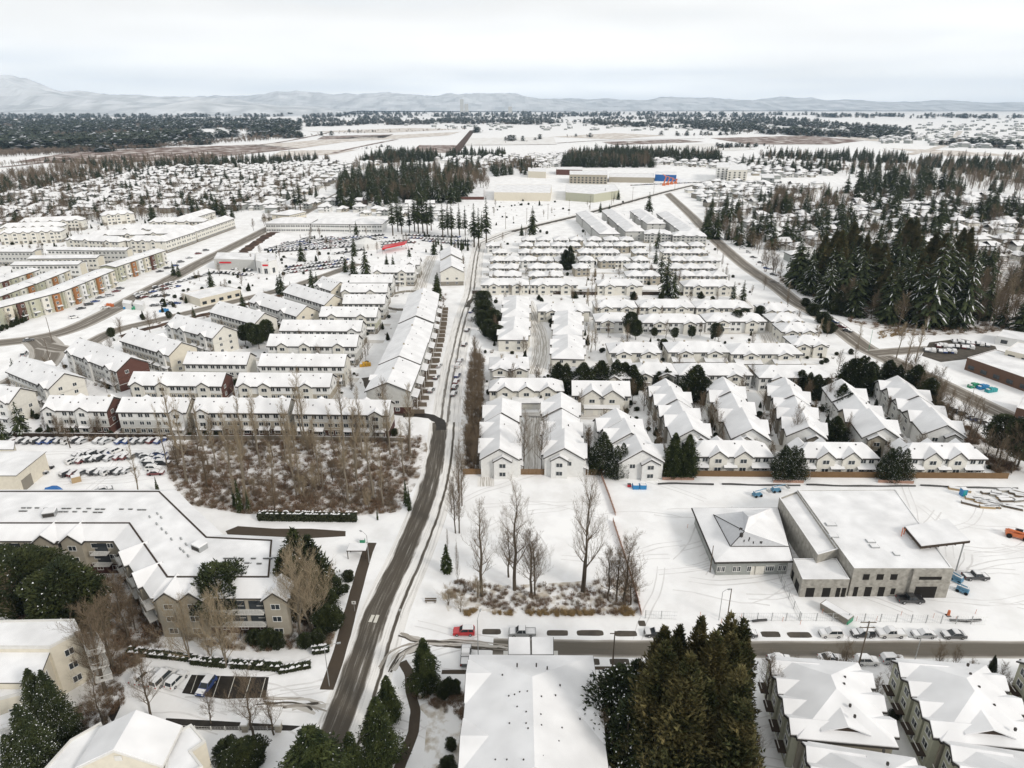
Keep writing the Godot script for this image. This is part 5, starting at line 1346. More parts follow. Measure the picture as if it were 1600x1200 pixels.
	var duo := [
		[930, 995, 481, 12, "first of the fence line, left", 0.0], [999, 1085, 481, 12, "second of the fence line", 0.0], [1089, 1174, 482, 12, "third of the fence line", 0.0],
		[931, 1000, 503, 12, "first of the second line, partly behind a small pine", 1.0], [1004, 1101, 505, 12, "second of the second line, above three round bushes", 1.0], [1104, 1197, 503, 12, "third of the second line", 1.0],
		[953, 1032, 552, 12, "left of the line with front garages", 2.0], [1045, 1139, 551, 12, "middle of the line with front garages", 2.0], [1143, 1253, 554, 12, "right of the line with front garages", 2.0],
		[988, 1058, 586, 12, "left of the line behind the broad conifer", 1.0], [1062, 1175, 587, 12, "middle of the line behind the broad conifer", 1.0], [1187, 1300, 591, 13, "right of the line, beside the dark shrubs", 1.0],
		[841, 921, 487, 12, "above the tracked courtyard lane", 0.0], [752, 826, 446, 11, "at the dark fence nearest the straight road", 0.0], [829, 902, 446, 11, "at the dark fence, second from the straight road", 0.0], [934, 1004, 447, 11, "at the dark fence left of the big conifer", 0.0], [1069, 1150, 448, 11, "at the dark fence right of the big conifer", 0.0],
		[1191, 1241, 487, 12, "farthest of the staggered four beside the diagonal road", 0.0], [1205, 1256, 503, 12, "second farthest of the staggered four beside the diagonal road", 0.0], [1222, 1276, 519, 12, "second nearest of the staggered four beside the diagonal road", 0.0], [1240, 1294, 540, 12, "nearest of the staggered four beside the diagonal road", 0.0],
		[765, 826, 577, 13, "beside the roadside hedge above the gabled garages", 1.0], [875, 985, 592, 9, "mostly hidden behind the dark conifer clump", 1.0]]
	for q in duo:
		var A := unproject_at(q[0], q[2], 5.4); var B := unproject_at(q[1], q[2], 5.4)
		var n := 2 if (B - A).length() > 14 else 1
		var gx := [0.27, 0.76] if n == 2 else [0.45]
		var d := {"h": 5.4, "rise": 2.6, "floors": 2, "wall": M.cream_wall, "hip_l": 0.95, "hip_r": 0.95, "gables": gx, "gw": 6.0, "proj": 1.2, "unit": 6.0, "vents": 2, "gdrop": 0.5, "chimneys": [0.3, 0.7], "bay": M.cream_wall}
		if q[5] == 2.0: d.merge({"porches": [[0.04, 0.42], [0.58, 0.96]], "porch_walls": true, "garages": true, "porch_d": 4.2}, true)
		elif q[5] == 1.0: d.merge({"wall": M.white_wall, "porches": [[0.1, 0.4]]}, true)
		row("two_family_house", "snow-roofed two-family house, " + q[4], "house", A, B, q[3], d, gd)
	for q in [["near right of the evergreen screen", Vector2(6.9,-290.9), Vector2(8.2,-323.5)], ["far right of the evergreen screen", Vector2(8.3,-325.7), Vector2(9.1,-363.4)], ["near side of the tracked courtyard", Vector2(29.7,-265.9), Vector2(31.7,-295.4)], ["far side of the tracked courtyard", Vector2(31.9,-297.3), Vector2(35,-333.6)]]:
		row("two_family_house", "snow-roofed two-family house running away from the view, " + q[0], "house", q[1], q[2], 13.0, {"h": 5.4, "rise": 2.8, "wall": M.cream_wall, "hip_r": 0.9, "hip_l": 0.9, "back_gables": [0.3, 0.7], "gables": [0.3, 0.7], "gw": 6.0, "unit": 6.5, "vents": 2}, gd)
	# small detached houses of the upper estate, four lines deep
	var gs := "small houses of the upper estate"
	var lines := [[432, [765, 786, 826, 852, 979, 1004, 1060, 1088, 1112]], [420, [765, 786, 826, 853, 897, 980, 1002, 1046, 1070, 1095]], [408, [766, 787, 813, 842, 868, 905, 936, 960, 990, 1050, 1075, 1100]], [396, [770, 810, 828, 846, 870, 905, 925, 945, 990, 1036, 1058, 1080]], [385, [760, 812, 836, 862, 886, 915, 938, 960, 985, 1035, 1055, 1080]], [376, [815, 840, 866, 892, 918, 945, 970]]]
	for li in lines.size():
		for k in lines[li][1].size():
			var A := unproject_at(lines[li][1][k], lines[li][0], 5.0)
			var turn := rf(-0.06, 0.06)
			row("small_house", "small snow-roofed house, %s from the left in the %s line of the upper estate" % [nth(k), nth(li)], "house", A, A + Vector2(rf(9.5, 11.5), turn * 10), rf(10, 12),
				{"h": 5.0, "rise": 2.3, "wall": [M.cream_wall, M.white_wall, M.tan_wall][(k + li) % 3], "hip_l": 0.9, "hip_r": 0.9, "gables": [0.3 + 0.35 * (k % 2)], "gw": 4.8, "gdrop": 0.6, "unit": 5.0, "end_windows": false, "chimneys": [0.6] if k % 3 == 0 else []}, gs)
	# taller rows behind them
	var gt := "rows beside the far bend of the road"
	for q in [["grey-windowed row beside the hedge, leftmost", Vector2(86.2,-551.9), Vector2(77.4,-667.9), 16], ["stepped row second from the hedge", Vector2(108.9,-563.8), Vector2(103.8,-680.8), 16], ["stepped row third from the hedge", Vector2(153.9,-551.9), Vector2(153.8,-663.7), 16], ["stepped row fourth from the hedge, behind the cypress", Vector2(133.8,-602.9), Vector2(131.3,-680.8), 16]]:
		row("townhouse_row", "snow-roofed row running back from the estate, " + q[0], "townhouses", q[1], q[2], q[3], {"h": 7.5, "rise": 3.0, "floors": 3, "wall": M.grey_wall, "gables": [0.2, 0.5, 0.8], "back_gables": [0.3, 0.7], "hip_l": 0.8, "hip_r": 0.8}, gt)
	for q in [["left of the cypress", Vector2(106.8,-554.7), Vector2(127.8,-551.8)], ["right of the cypress", Vector2(128.1,-546), Vector2(153.8,-543.2)], ["behind the cypress", Vector2(115.2,-624), Vector2(131.3,-624)]]:
		row("townhouse_row", "grey three-storey row with dark windows, " + q[0], "townhouses", q[1], q[2], 13.0, {"h": 7.0, "rise": 2.6, "floors": 3, "wall": M.grey_wall, "gables": [0.3, 0.7], "hip_l": 0.8, "hip_r": 0.8, "base_h": 2.4}, gt)

func unproject_at(px: float, py: float, h: float) -> Vector2:
	return unproject(px, py) * ((103.0 - h) / 103.0)


# ---------------------------------------------------------------- larger buildings near the view
func local_plan(root: Node3D, pts: Array) -> Array:
	var out := []
	for p in pts:
		var q := root.transform.affine_inverse() * Vector3(p.x, 0, p.y)
		out.append(Vector2(q.x, q.z))
	return out

func edge_gable(root: Node3D, p: Vector2, q: Vector2, t: float, w: float, proj: float, h: float, rise: float, back: float, wall: Material, floors: int, fh: float) -> void:
	var d := q - p
	var c := p + d * t
	var turn := -atan2(d.y, d.x)
	var at := Vector3(c.x, 0, c.y)
	var g := MB.new()
	g.push(wall, [Vector2(-w / 2, -0.3), Vector2(w / 2, -0.3), Vector2(w / 2, h - 0.03), Vector2(0, h + rise - 0.03), Vector2(-w / 2, h - 0.03)], "z", -0.5, proj)
	part("gable_bay", g, root, at, Vector3.ONE, turn)
	add_roof(root, "gable_roof", -back, proj, -w / 2, w / 2, h, rise, 0.5, 0, 0, true, M.fascia)
	var r := root.get_child(root.get_child_count() - 1) as Node3D
	r.position = at; r.rotation.y = turn
	var dn := d.normalized(); var nrm := Vector2(-dn.y, dn.x)
	for f in floors:
		var s := c + nrm * proj
		window(root, Vector3(s.x, f * fh + 1.0, s.y), turn, 1.9, 1.4, "white", true)

func near_buildings() -> void:
	# long flat-roofed apartment house with sloping snow skirts
	var plan := [Vector2(-132.6,-133.3), Vector2(-92,-133.3), Vector2(-73.7,-113.4), Vector2(-46.3,-113.4), Vector2(-51.8,-133.3), Vector2(-68.3,-134.6), Vector2(-88.8,-154.7), Vector2(-140.7,-154.7)]
	var root := thing("apartment_house", "long angled three-storey apartment house with snowy flat roof and grey-tan walls", "apartment building", v3(plan[2]))
	var P := local_plan(root, plan)
	var w := MB.new()
	w.raise(M.tan_wall, P, -0.3, 9.5)
	part("wall", w, root)
	var lw := MB.new()
	var po := inset(P, -0.06)
	lw.raise(M.dark_brick, po, -0.3, 2.6); part("lower_wall", lw, root)
	var eo := inset(P, -0.7); var ei := inset(P, 3.4); var ei2 := inset(P, 3.75)
	var sk := MB.new(); var fa := MB.new(); var pp := MB.new()
	for i in P.size():
		var j := (i + 1) % P.size()
		sk.quad(M.roof_snow, v3(eo[i], 9.62), v3(eo[j], 9.62), v3(ei[j], 11.6), v3(ei[i], 11.6))
		fa.quad(M.fascia, v3(eo[i], 9.3), v3(eo[j], 9.3), v3(eo[j], 9.60), v3(eo[i], 9.60))
		fa.quad(M.white_trim, v3(eo[i], 9.3), v3(eo[j], 9.3), v3(P[j], 9.31), v3(P[i], 9.31))
		pp.quad(M.fascia, v3(ei[i], 11.6), v3(ei[j], 11.6), v3(ei[j], 11.78), v3(ei[i], 11.78))
		pp.quad(M.dark_wood, v3(ei[i], 11.78), v3(ei[j], 11.78), v3(ei2[j], 11.78), v3(ei2[i], 11.78))
		pp.quad(M.fascia, v3(ei2[i], 11.78), v3(ei2[j], 11.78), v3(ei2[j], 11.5), v3(ei2[i], 11.5))
	var skirt := part("roof_skirt", fa, root)
	part("snow_cover", sk, skirt)
	var par := part("parapet", pp, root)
	var fl := MB.new()
	fl.raise(M.roof_snow, ei2, 11.55, 11.6)
	part("snow_cover", fl, par)
	# gables, windows and balconies along the faces that look towards us
	for e in [[0, 1, [0.60, 0.755]], [1, 2, [0.35, 0.72]], [2, 3, [0.12, 0.30, 0.92]]]:
		for t in e[2]: edge_gable(root, P[e[0]], P[e[1]], t, 4.6, 1.2, 9.5, 1.9, 4.0, M.tan_wall, 3, 3.1)
		wall_windows(root, P[e[0]], P[e[1]], 3, 3.1, 3.6, 1.5, 1.35, 1.0, "white", true)
		var d: Vector2 = P[e[1]] - P[e[0]]
		var turn := -atan2(d.y, d.x)
		for t in ([0.4, 0.5, 0.68, 0.9] if e[0] == 0 else [0.15, 0.53, 0.9] if e[0] == 1 else [0.48, 0.62, 0.76]):
			for f in [1, 2]:
				var c: Vector2 = P[e[0]] + d * t
				var b := MB.new()
				b.box(M.white_trim, Vector3(-1.9, -0.15, 0.05), Vector3(1.9, 0.05, 1.7))
				var bo := part("balcony", b, root, Vector3(c.x, f * 3.1 + 0.1, c.y), Vector3.ONE, turn)
				var rl := MB.new()
				rl.box(M.white_trim, Vector3(-1.9, 0.95, 1.6), Vector3(1.9, 1.05, 1.7))
				for k in 10: rl.box(M.white_trim, Vector3(-1.9 + k * 0.415, 0.05, 1.63), Vector3(-1.84 + k * 0.415, 0.95, 1.68))
				part("railing", rl, bo)
				var dk := MB.new()
				dk.box(M.glass, Vector3(-1.5, 0.06, 0.03), Vector3(1.5, 2.2, 0.12))
				part("patio_door", dk, bo)
	wall_windows(root, P[3], P[4], 3, 3.1, 4.0, 1.4, 1.3, 1.0, "white", true)
	# rows of roof vents and two plant boxes
	var vb := MB.new()
	vb.box(M.galvanised, Vector3(-0.55, 0, -0.14), Vector3(0.55, 0.28, 0.14)); vb.box(M.fascia, Vector3(-0.5, 0.02, 0.14), Vector3(0.5, 0.24, 0.16))
	var vm := vb.mesh()
	for q in [[37, 793], [46, 793], [58, 793], [72, 794], [100, 794], [108, 794], [123, 794], [139, 794], [152, 795], [161, 795], [33, 798], [39, 798], [95, 799], [103, 799], [117, 799], [133, 799], [149, 800], [157, 800], [190, 795], [204, 795], [218, 796], [225, 796], [246, 802], [252, 808], [234, 807], [245, 818], [253, 826], [260, 832], [268, 842], [283, 841], [291, 850], [282, 857], [287, 861], [294, 868], [353, 872], [361, 872], [377, 872], [396, 872], [415, 872], [422, 872], [368, 879], [386, 879], [405, 880]]:
		var p := local_plan(root, [unproject_at(q[0], q[1], 11.8)])
		part("roof_vent", vm, root, Vector3(p[0].x, 11.62, p[0].y), Vector3.ONE, 0.0 if q[0] < 230 or q[0] > 340 else -0.9)
	for q in [[78, 803, 0.3], [312, 855, -0.5]]:
		var p := local_plan(root, [unproject_at(q[0], q[1], 12.0)])
		var hb := MB.new()
		hb.box(M.galvanised, Vector3(-1.4, 0, -1.1), Vector3(1.4, 1.3, 1.1)); hb.box(M.fascia, Vector3(-1.2, 0.2, 1.1), Vector3(1.2, 1.1, 1.14))
		var o := part("plant_box", hb, root, Vector3(p[0].x, 11.6, p[0].y), Vector3.ONE, q[2])
		var hs := MB.new()
		hs.push(M.roof_snow, [Vector2(-1.4, 1.3), Vector2(1.4, 1.3), Vector2(1.2, 1.52), Vector2(-1.2, 1.55)], "z", -1.1, 1.1)
		part("snow_cover", hs, o)
	# cream apartment block at the left edge
	var cb := thing("apartment_block", "cream apartment block with stepped flat roofs at the bottom left", "apartment building", v3(Vector2(-84.5,-97.2)))
	var A := local_plan(cb, [Vector2(-108.2,-104), Vector2(-84.3,-104.6), Vector2(-81.3,-101.5), Vector2(-84.5,-97.2), Vector2(-103,-97.2)])
	block_part(cb, A, 0.0, 11.0, M.yellow_wall, 0.5, M.white_trim)
	var B := local_plan(cb, [Vector2(-104,-98.1), Vector2(-85.3,-97.9), Vector2(-82.8,-90.4), Vector2(-98.1,-90.4)])
	block_part(cb, B, 0.0, 10.0, M.yellow_wall, 0.0)
	var C := local_plan(cb, [Vector2(-99.9,-92), Vector2(-85.6,-92), Vector2(-83.7,-89.9), Vector2(-94.9,-85.5)])
	block_part(cb, C, 0.0, 8.2, M.yellow_wall, 0.45, M.white_trim)
	wall_windows(cb, A[3], A[2], 3, 3.2, 3.4, 1.6, 1.5, 1.2, "white", true)
	wall_windows(cb, B[2], B[1], 3, 3.0, 4.2, 1.4, 1.4, 1.2, "white", true)
	wall_windows(cb, C[3], C[2], 2, 3.2, 4.2, 2.2, 1.5, 1.2, "white", true)
	for f in [0, 1, 2]:
		var D := local_plan(cb, [Vector2(-81.3,-101.5), Vector2(-78.9,-102.1), Vector2(-75.2,-98.2), Vector2(-77.8,-96.9)])
		var m := MB.new()
		m.raise(M.white_trim, D, 3.2 * f + 2.9, 3.2 * f + 3.15)
		var bo := part("balcony", m, cb)
		var rl := MB.new()
		for i in 4:
			var a: Vector2 = D[i]; var b: Vector2 = D[(i + 1) % 4]
			rl.bar(M.white_trim, v3(a, 3.2 * f + 4.2), v3(b, 3.2 * f + 4.2), 0.07, 0.07, 4)
			for k in 6: rl.bar(M.white_trim, v3(a.lerp(b, k / 6.0), 3.2 * f + 3.15), v3(a.lerp(b, k / 6.0), 3.2 * f + 4.2), 0.04, 0.04, 3)
		part("railing", rl, bo)
		if f < 2:
			var E := local_plan(cb, [Vector2(-89,-86.6), Vector2(-84.1,-89.5), Vector2(-82,-87.9), Vector2(-81.2,-86), Vector2(-87,-83.7)])
			var m2 := MB.new()
			m2.raise(M.white_trim, E, 3.0 * f + 2.6, 3.0 * f + 2.9)
			var b2 := part("balcony", m2, cb)
			var s2 := MB.new()
			s2.raise(M.roof_snow, inset(E, 0.2), 3.0 * f + 2.91, 3.0 * f + 3.0)
			part("snow_cover", s2, b2)
			var r2 := MB.new()
			for i in [1, 2, 3]:
				var a: Vector2 = E[i]; var b: Vector2 = E[i + 1]
				r2.bar(M.white_trim, v3(a, 3.0 * f + 3.9), v3(b, 3.0 * f + 3.9), 0.06, 0.06, 4)
				for k in 8: r2.bar(M.white_trim, v3(a.lerp(b, k / 8.0), 3.0 * f + 2.9), v3(a.lerp(b, k / 8.0), 3.0 * f + 3.9), 0.035, 0.035, 3)
			part("railing", r2, b2)
	# gabled hall with low flat wings at the bottom edge
	var ax := (Vector2(-59.8,-81.5) - Vector2(-59.6,-75.4))
	var fr: Vector2 = Vector2(-54.6,-75.8)
	var hall := row("clubhouse", "cream gabled clubhouse with flat white-edged wings at the bottom edge", "clubhouse", fr, fr + ax, 12.0, {"h": 8.6, "rise": 3.3, "wall": M.yellow_wall, "over": 0.7, "fascia": M.white_trim, "end_windows": false, "vents": 0, "near": true})
	boxpart("gable_vent", M.white_trim, hall, Vector3(-0.12, 9.4, -6.6), Vector3(-0.02, 10.4, -5.5))
	for pl in [[Vector2(-72.6,-74.1), Vector2(-71.5,-80.5), Vector2(-68.4,-83.9), Vector2(-66,-81.3), Vector2(-66.3,-76.8), Vector2(-67.1,-73)], [Vector2(-55,-78.9), Vector2(-55.7,-81.5), Vector2(-53.2,-83.5), Vector2(-49.5,-80.3), Vector2(-51,-78.4), Vector2(-48,-75.7), Vector2(-52.5,-71.9)]]:
		var L := local_plan(hall, pl)
		block_part(hall, L, 0.0, 7.6, M.yellow_wall, 0.5, M.white_trim)
	# wide hipped roof in the bottom centre
	var big := row("apartment_house", "wide snow-roofed apartment house at the bottom centre, seen from above", "apartment building", Vector2(14.1,-71.2), Vector2(14.3,-96.8), 21.6, {"h": 9.0, "rise": 4.6, "floors": 3, "wall": M.cream_wall, "hip_r": 0.85, "over": 0.7, "gables": [0.48], "back_gables": [0.28, 0.78], "gw": 9.0, "gk": 0.36, "proj": 0.4, "near": true, "unit": 6.0, "back_windows": true})
	for q in [[785, 1058], [812, 1085], [795, 1091], [804, 1089], [824, 1084], [846, 1092], [868, 1090], [822, 1116], [845, 1120], [822, 1134], [846, 1137], [878, 1141], [796, 1134], [825, 1142], [848, 1185], [906, 1127], [873, 1162], [774, 1191], [792, 1191], [818, 1191], [808, 1041], [838, 1041], [855, 1046], [808, 1108], [875, 1074]]:
		var hh := 9.0 + 4.6 * (1.0 - absf(q[0] - 833.0) / 108.0)
		var p := local_plan(big, [unproject_at(q[0], q[1], hh)])
		var b := MB.new()
		b.bar(M.fascia, Vector3.ZERO, Vector3(0, 0.75, 0), 0.13, 0.13, 6, true)
		part("roof_vent", b, big, Vector3(p[0].x, hh - 0.1, p[0].y))
	for q in [[Vector2(-0.4,-99.6), Vector2(3.2,-99.6), Vector2(3.2,-103.6), Vector2(-0.4,-103.6)], [Vector2(4,-99.6), Vector2(7.5,-99.6), Vector2(7.7,-103.6), Vector2(4.1,-103.6)]]:
		var L := local_plan(big, q)
		block_part(big, L, 0.0, 7.5, M.cream_wall, 0.0)
		var b := MB.new()
		b.raise(M.white_trim, inset(L, -1.3), 3.0, 3.25)
		part("balcony", b, big)
	# town houses at the bottom right
	var gp := "tan town houses at the bottom right"
	var so := {"h": 7.6, "rise": 3.4, "floors": 3, "wall": M.tan_wall, "bay": M.sage_wall, "hip_l": 0.95, "hip_r": 0.95, "over": 0.7, "back_gables": [0.12, 0.36, 0.62, 0.88], "back_windows": true, "gw": 3.4, "proj": 1.2, "gk": 0.7, "near": true, "vents": 5, "unit": 5.8, "gables": [0.2, 0.5, 0.8]}
	for q in [["tan town house block with hipped snowy roof beside the cedar group", Vector2(61.4,-79.9), Vector2(63.2,-96.6), 14.4], ["tan town house block with hipped snowy roof, second from the cedar group", Vector2(84.6,-79.3), Vector2(86.4,-96), 14.6],
			["tan town house block cut by the right edge of the view", Vector2(107.9,-79.3), Vector2(109.6,-96), 14.6], ["hipped snowy roof at the bottom edge below the first tan block", Vector2(60.1,-62.9), Vector2(62.8,-76.8), 14.8], ["hipped snowy roof in the bottom right corner", Vector2(83.1,-62.9), Vector2(85.9,-76.8), 15.0]]:
		var t := row("town_house", q[0], "town house", q[1], q[2], q[3], so, gp)
		var L: float = (q[2] - q[1]).length()
		# a small louvred gable on the near hip
		var gm := MB.new()
		gm.push(M.dark_wood, [Vector2(-3.2, 0), Vector2(3.2, 0), Vector2(0, 1.25)], "z", 0.0, 0.5)
		var lo := part("louvre_gable", gm, t, Vector3(1.4, 8.55, -q[3] * 0.5), Vector3.ONE, -PI / 2)
		var gs := MB.new()
		roof_solid(gs, M.roof_snow, -5.0, 1.0, -3.9, 3.9, -0.1, 1.55, 0.25, 0, 0, true)
		part("snow_cover", gs, lo)
		for k in 4:
			boxpart("deck", M.dark_wood, t, Vector3(L * (k + 0.2) / 4, 2.5, -q[3] - 2.6), Vector3(L * (k + 0.8) / 4, 2.7, -q[3] - 0.05))
			boxpart("deck_railing", M.white_trim, t, Vector3(L * (k + 0.2) / 4, 3.6, -q[3] - 2.6), Vector3(L * (k + 0.8) / 4, 3.7, -q[3] - 2.5))
	school_site()
	# beige storage building with a big door
	var sh := thing("storage_building", "beige storage building with a roller door beside the fenced cars", "shed", v3(Vector2(-140.7,-169.5)))
	var S := local_plan(sh, [Vector2(-171.4,-184.6), Vector2(-141.1,-183), Vector2(-140.5,-169.1), Vector2(-163.1,-169.1)])
	block_part(sh, S, 0.0, 6.0, M.yellow_wall, 0.0)
	var d2: Vector2 = S[1] - S[2]
	part("roller_door", (func() -> MB:
		var b := MB.new()
		b.box(M.taupe_wall, Vector3(-2.2, 0, 0), Vector3(2.2, 3.6, 0.08))
		return b).call(), sh, v3(S[2].lerp(S[1], 0.25)) + Vector3(d2.y, 0, -d2.x).normalized() * -0.02, Vector3.ONE, -atan2(d2.y, d2.x))
	var S2 := local_plan(sh, [Vector2(-174.8,-189.5), Vector2(-154,-188.6), Vector2(-150.9,-183.5), Vector2(-170.3,-183.5)])
	block_part(sh, S2, 0.0, 6.8, M.yellow_wall, 0.0)

func school_site() -> void:
	var h := 7.4
	var t := thing("concrete_building", "bare concrete building shell with snowy flat roofs on the construction site", "building", v3(Vector2(76.1,-125)))
	var hall := local_plan(t, [Vector2(76.5,-158.5), Vector2(102.9,-158.8), Vector2(98,-125), Vector2(76.1,-125)])
	block_part(t, hall, 0.0, h, M.concrete, 0.35)
	var strip := local_plan(t, [Vector2(70.6,-155.6), Vector2(76.7,-159.1), Vector2(76.2,-132.9), Vector2(70.5,-130.7)])
	block_part(t, strip, 0.0, 6.4, M.concrete, 0.8)
	var small := local_plan(t, [Vector2(65.8,-132.4), Vector2(76,-132.4), Vector2(75.6,-124.8), Vector2(65,-124.8)])
	block_part(t, small, 0.0, 4.6, M.concrete, 0.3)
	var p: Vector2 = hall[3]; var q: Vector2 = hall[2]
	var d := q - p
	var turn := -atan2(d.y, d.x)
	var open := func(a: Vector2, b: Vector2, x0: float, x1: float, y0: float, y1: float, called: String):
		var dd := b - a
		var mb := MB.new()
		mb.box(M.opening, Vector3(x0 * dd.length(), y0, -0.5), Vector3(x1 * dd.length(), y1, 0.03))
		mb.box(M.concrete, Vector3(x0 * dd.length() - 0.12, y1, -0.3), Vector3(x1 * dd.length() + 0.12, y1 + 0.15, 0.08))
		part(called, mb, t, v3(a), Vector3.ONE, -atan2(dd.y, dd.x))
	for x in [[0.11, 0.175], [0.25, 0.32], [0.39, 0.46]]: open.call(p, q, x[0], x[1], 4.6, 6.2, "window_opening")
	for x in [[0.045, 0.09], [0.16, 0.23], [0.30, 0.365]]: open.call(p, q, x[0], x[1], 0.0, 2.7, "door_opening")
	open.call(p, q, 0.43, 0.475, 0.6, 2.3, "door_opening")
	# the bay at the right stands a little forward
	var f := MB.new()
	f.box(M.concrete, Vector3(d.length() * 0.60, -0.3, -0.2), Vector3(d.length() * 1.0, h + 0.3, 0.5))
	part("front_bay", f, t, v3(p), Vector3.ONE, turn)
	var n := Vector2(-d.y, d.x).normalized() * 0.5
	open.call(p + n, q + n, 0.67, 0.90, 5.0, 5.9, "window_opening"); open.call(p + n, q + n, 0.66, 0.88, 0.0, 3.2, "door_opening")
	var band := MB.new()
	band.box(M.concrete, Vector3(d.length() * 0.60, 4.0, 0.5), Vector3(d.length() * 1.0, 4.25, 0.62))
	part("concrete_band", band, t, v3(p), Vector3.ONE, turn)
	for x in [[0.12, 0.30], [0.47, 0.64], [0.76, 0.85], [0.88, 0.97]]: open.call(small[3], small[2], x[0], x[1], 0.0, 2.6, "door_opening")
	for x in [[0.1, 0.3], [0.5, 0.85]]: open.call(small[0], small[3], x[0], x[1], 0.0, 2.6, "door_opening")
	# roof hatches and a beam
	for k in [[1298, 820, 2.6], [1302, 838, 2.2], [1360, 846, 2.0], [1366, 854, 2.0], [1400, 866, 1.2]]:
		var c := local_plan(t, [unproject_at(k[0], k[1], 7.6)])
		var b := MB.new()
		b.box(M.galvanised, Vector3(-k[2] * 0.5, 0, -0.7), Vector3(k[2] * 0.5, 0.35, 0.7)); b.box(M.roof_snow, Vector3(-k[2] * 0.42, 0.35, -0.55), Vector3(k[2] * 0.42, 0.45, 0.55))
		part("roof_hatch", b, t, Vector3(c[0].x, 7.5, c[0].y))
	for k in [[1409, 833], [1412, 835], [1408, 838]]:
		var c := local_plan(t, [unproject_at(k[0], k[1], 7.6)])
		var b := MB.new(); b.bar(M.orange_paint, Vector3.ZERO, Vector3(0, 1.7, 0), 0.1, 0.1, 5, true)
		part("marker_post", b, t, Vector3(c[0].x, 7.5, c[0].y))
	# raised canopy on steel columns at the right corner
	var can := local_plan(t, [Vector2(94.6,-139.3), Vector2(107,-142.9), Vector2(106.9,-133.5), Vector2(94.2,-131.3)])
	var cm := MB.new()
	cm.raise(M.dark_wood, can, 8.4, 8.95)
	var co := part("canopy", cm, t)
	var cs := MB.new(); cs.raise(M.roof_snow, inset(can, 0.15), 8.96, 9.15)
	part("snow_cover", cs, co)
	var cw := local_plan(t, [Vector2(95.2,-140.2), Vector2(94.8,-132.1), Vector2(98.7,-133.1), Vector2(99.1,-140.7)])
	var cwm := MB.new(); cwm.raise(M.concrete, cw, h, 8.38)
	part("canopy_wall", cwm, t)
	var col := local_plan(t, [unproject_at(1487, 890, 0)])
	var sp := MB.new(); sp.bar(M.galvanised, Vector3.ZERO, Vector3(0, 8.4, 0), 0.16, 0.16, 8)
	part("column", sp, t, v3(inset(can, 0.8)[2]))
	for k in 5:
		var a: Vector2 = can[3].lerp(can[2], 0.2 + k * 0.17)
		var bm := MB.new(); bm.bar(M.dark_wood, v3(a, 8.3), v3(a.lerp(can[0].lerp(can[1], 0.2 + k * 0.17), 0.6), 6.6), 0.12, 0.12, 4)
		part("brace", bm, t)
	# low pavilion with a spiky lantern roof
	var s := thing("pavilion", "low grey pavilion with a pointed grey roof lantern beside the concrete shell", "building", v3(Vector2(47.2,-131.5)))
	var pl := local_plan(s, [Vector2(47.5,-155), Vector2(70.7,-155.3), Vector2(65.9,-132), Vector2(47.2,-131.5)])
	var w := MB.new(); w.raise(M.blue_wall, inset(pl, 1.0), -0.3, 4.2); part("wall", w, s)
	var r := MB.new(); r.raise(M.fascia, pl, 4.0, 4.3)
	var ro := part("roof", r, s)
	var rs := MB.new()
	var base := local_plan(s, [Vector2(52,-150.3), Vector2(68.2,-153.6), Vector2(66.3,-136.6), Vector2(52.3,-136.6)])
	var pi := inset(pl, 0.25)
	for i in 4: rs.quad(M.roof_snow, v3(pi[i], 4.42), v3(pi[(i + 1) % 4], 4.42), v3(base[(i + 1) % 4], 5.2), v3(base[i], 5.2))
	rs.raise(M.roof_snow, pi, 4.31, 4.42, false)
	part("snow_cover", rs, ro)
	var apex := v3(local_plan(s, [Vector2(55.2,-136.8)])[0], 9.4)
	var fin := v3(local_plan(s, [Vector2(57.4,-141)])[0], 10.6)
	var ln := MB.new()
	var b0 := v3(base[0], 5.2); var b1 := v3(base[1], 5.2); var b2 := v3(base[2], 5.2); var b3 := v3(base[3], 5.2)
	ln.tri(M.grey_roof, b0, apex, b3); ln.tri(M.grey_roof, b3, apex, b2)
	ln.tri(M.grey_roof, b0.lerp(b1, 0.5), fin, apex)
	ln.tri(M.grey_roof, b0, b0.lerp(b1, 0.5), apex)
	var lo := part("roof_lantern", ln, s)
	var ls := MB.new()
	ls.tri(M.roof_snow, b2, apex, b1); ls.tri(M.roof_snow, b1, apex, fin); ls.tri(M.roof_snow, b1, fin, b0.lerp(b1, 0.5))
	part("snow_cover", ls, lo)
	var edge := MB.new()
	for e in [[b0, b3], [b3, b2], [b0, apex], [apex, b3]]: edge.bar(M.fascia, e[0] + Vector3(0, 0.05, 0), e[1] + Vector3(0, 0.05, 0), 0.12, 0.12, 4)
	part("roof_edge", edge, lo)
	for k in 9:
		var b := MB.new(); b.box(M.fascia, Vector3(-0.3, 0, -0.3), Vector3(0.3, rf(0.4, 1.3), 0.3))
		part("roof_equipment", b, s, apex + Vector3(rf(-0.8, 0.8), -1.4, rf(-1.8, 2.0)), Vector3.ONE, rf(0, 1.5))
	for k in 6:
		var b := MB.new(); b.bar(M.fascia, Vector3.ZERO, Vector3(0, 0.6, 0), 0.12, 0.12, 6, true)
		part("roof_vent", b, s, b3.lerp(b2, rf(0.15, 0.8)).lerp(apex, rf(0.15, 0.5)))
	var wl := inset(pl, 0.97)
	for x in [0.04, 0.09, 0.26, 0.31, 0.46, 0.72, 0.78, 0.9, 0.95]:
		var c: Vector2 = wl[3].lerp(wl[2], x)
		window(s, Vector3(c.x, 1.0, c.y), -atan2((wl[2] - wl[3]).y, (wl[2] - wl[3]).x), 1.1, 1.5, "white", true)
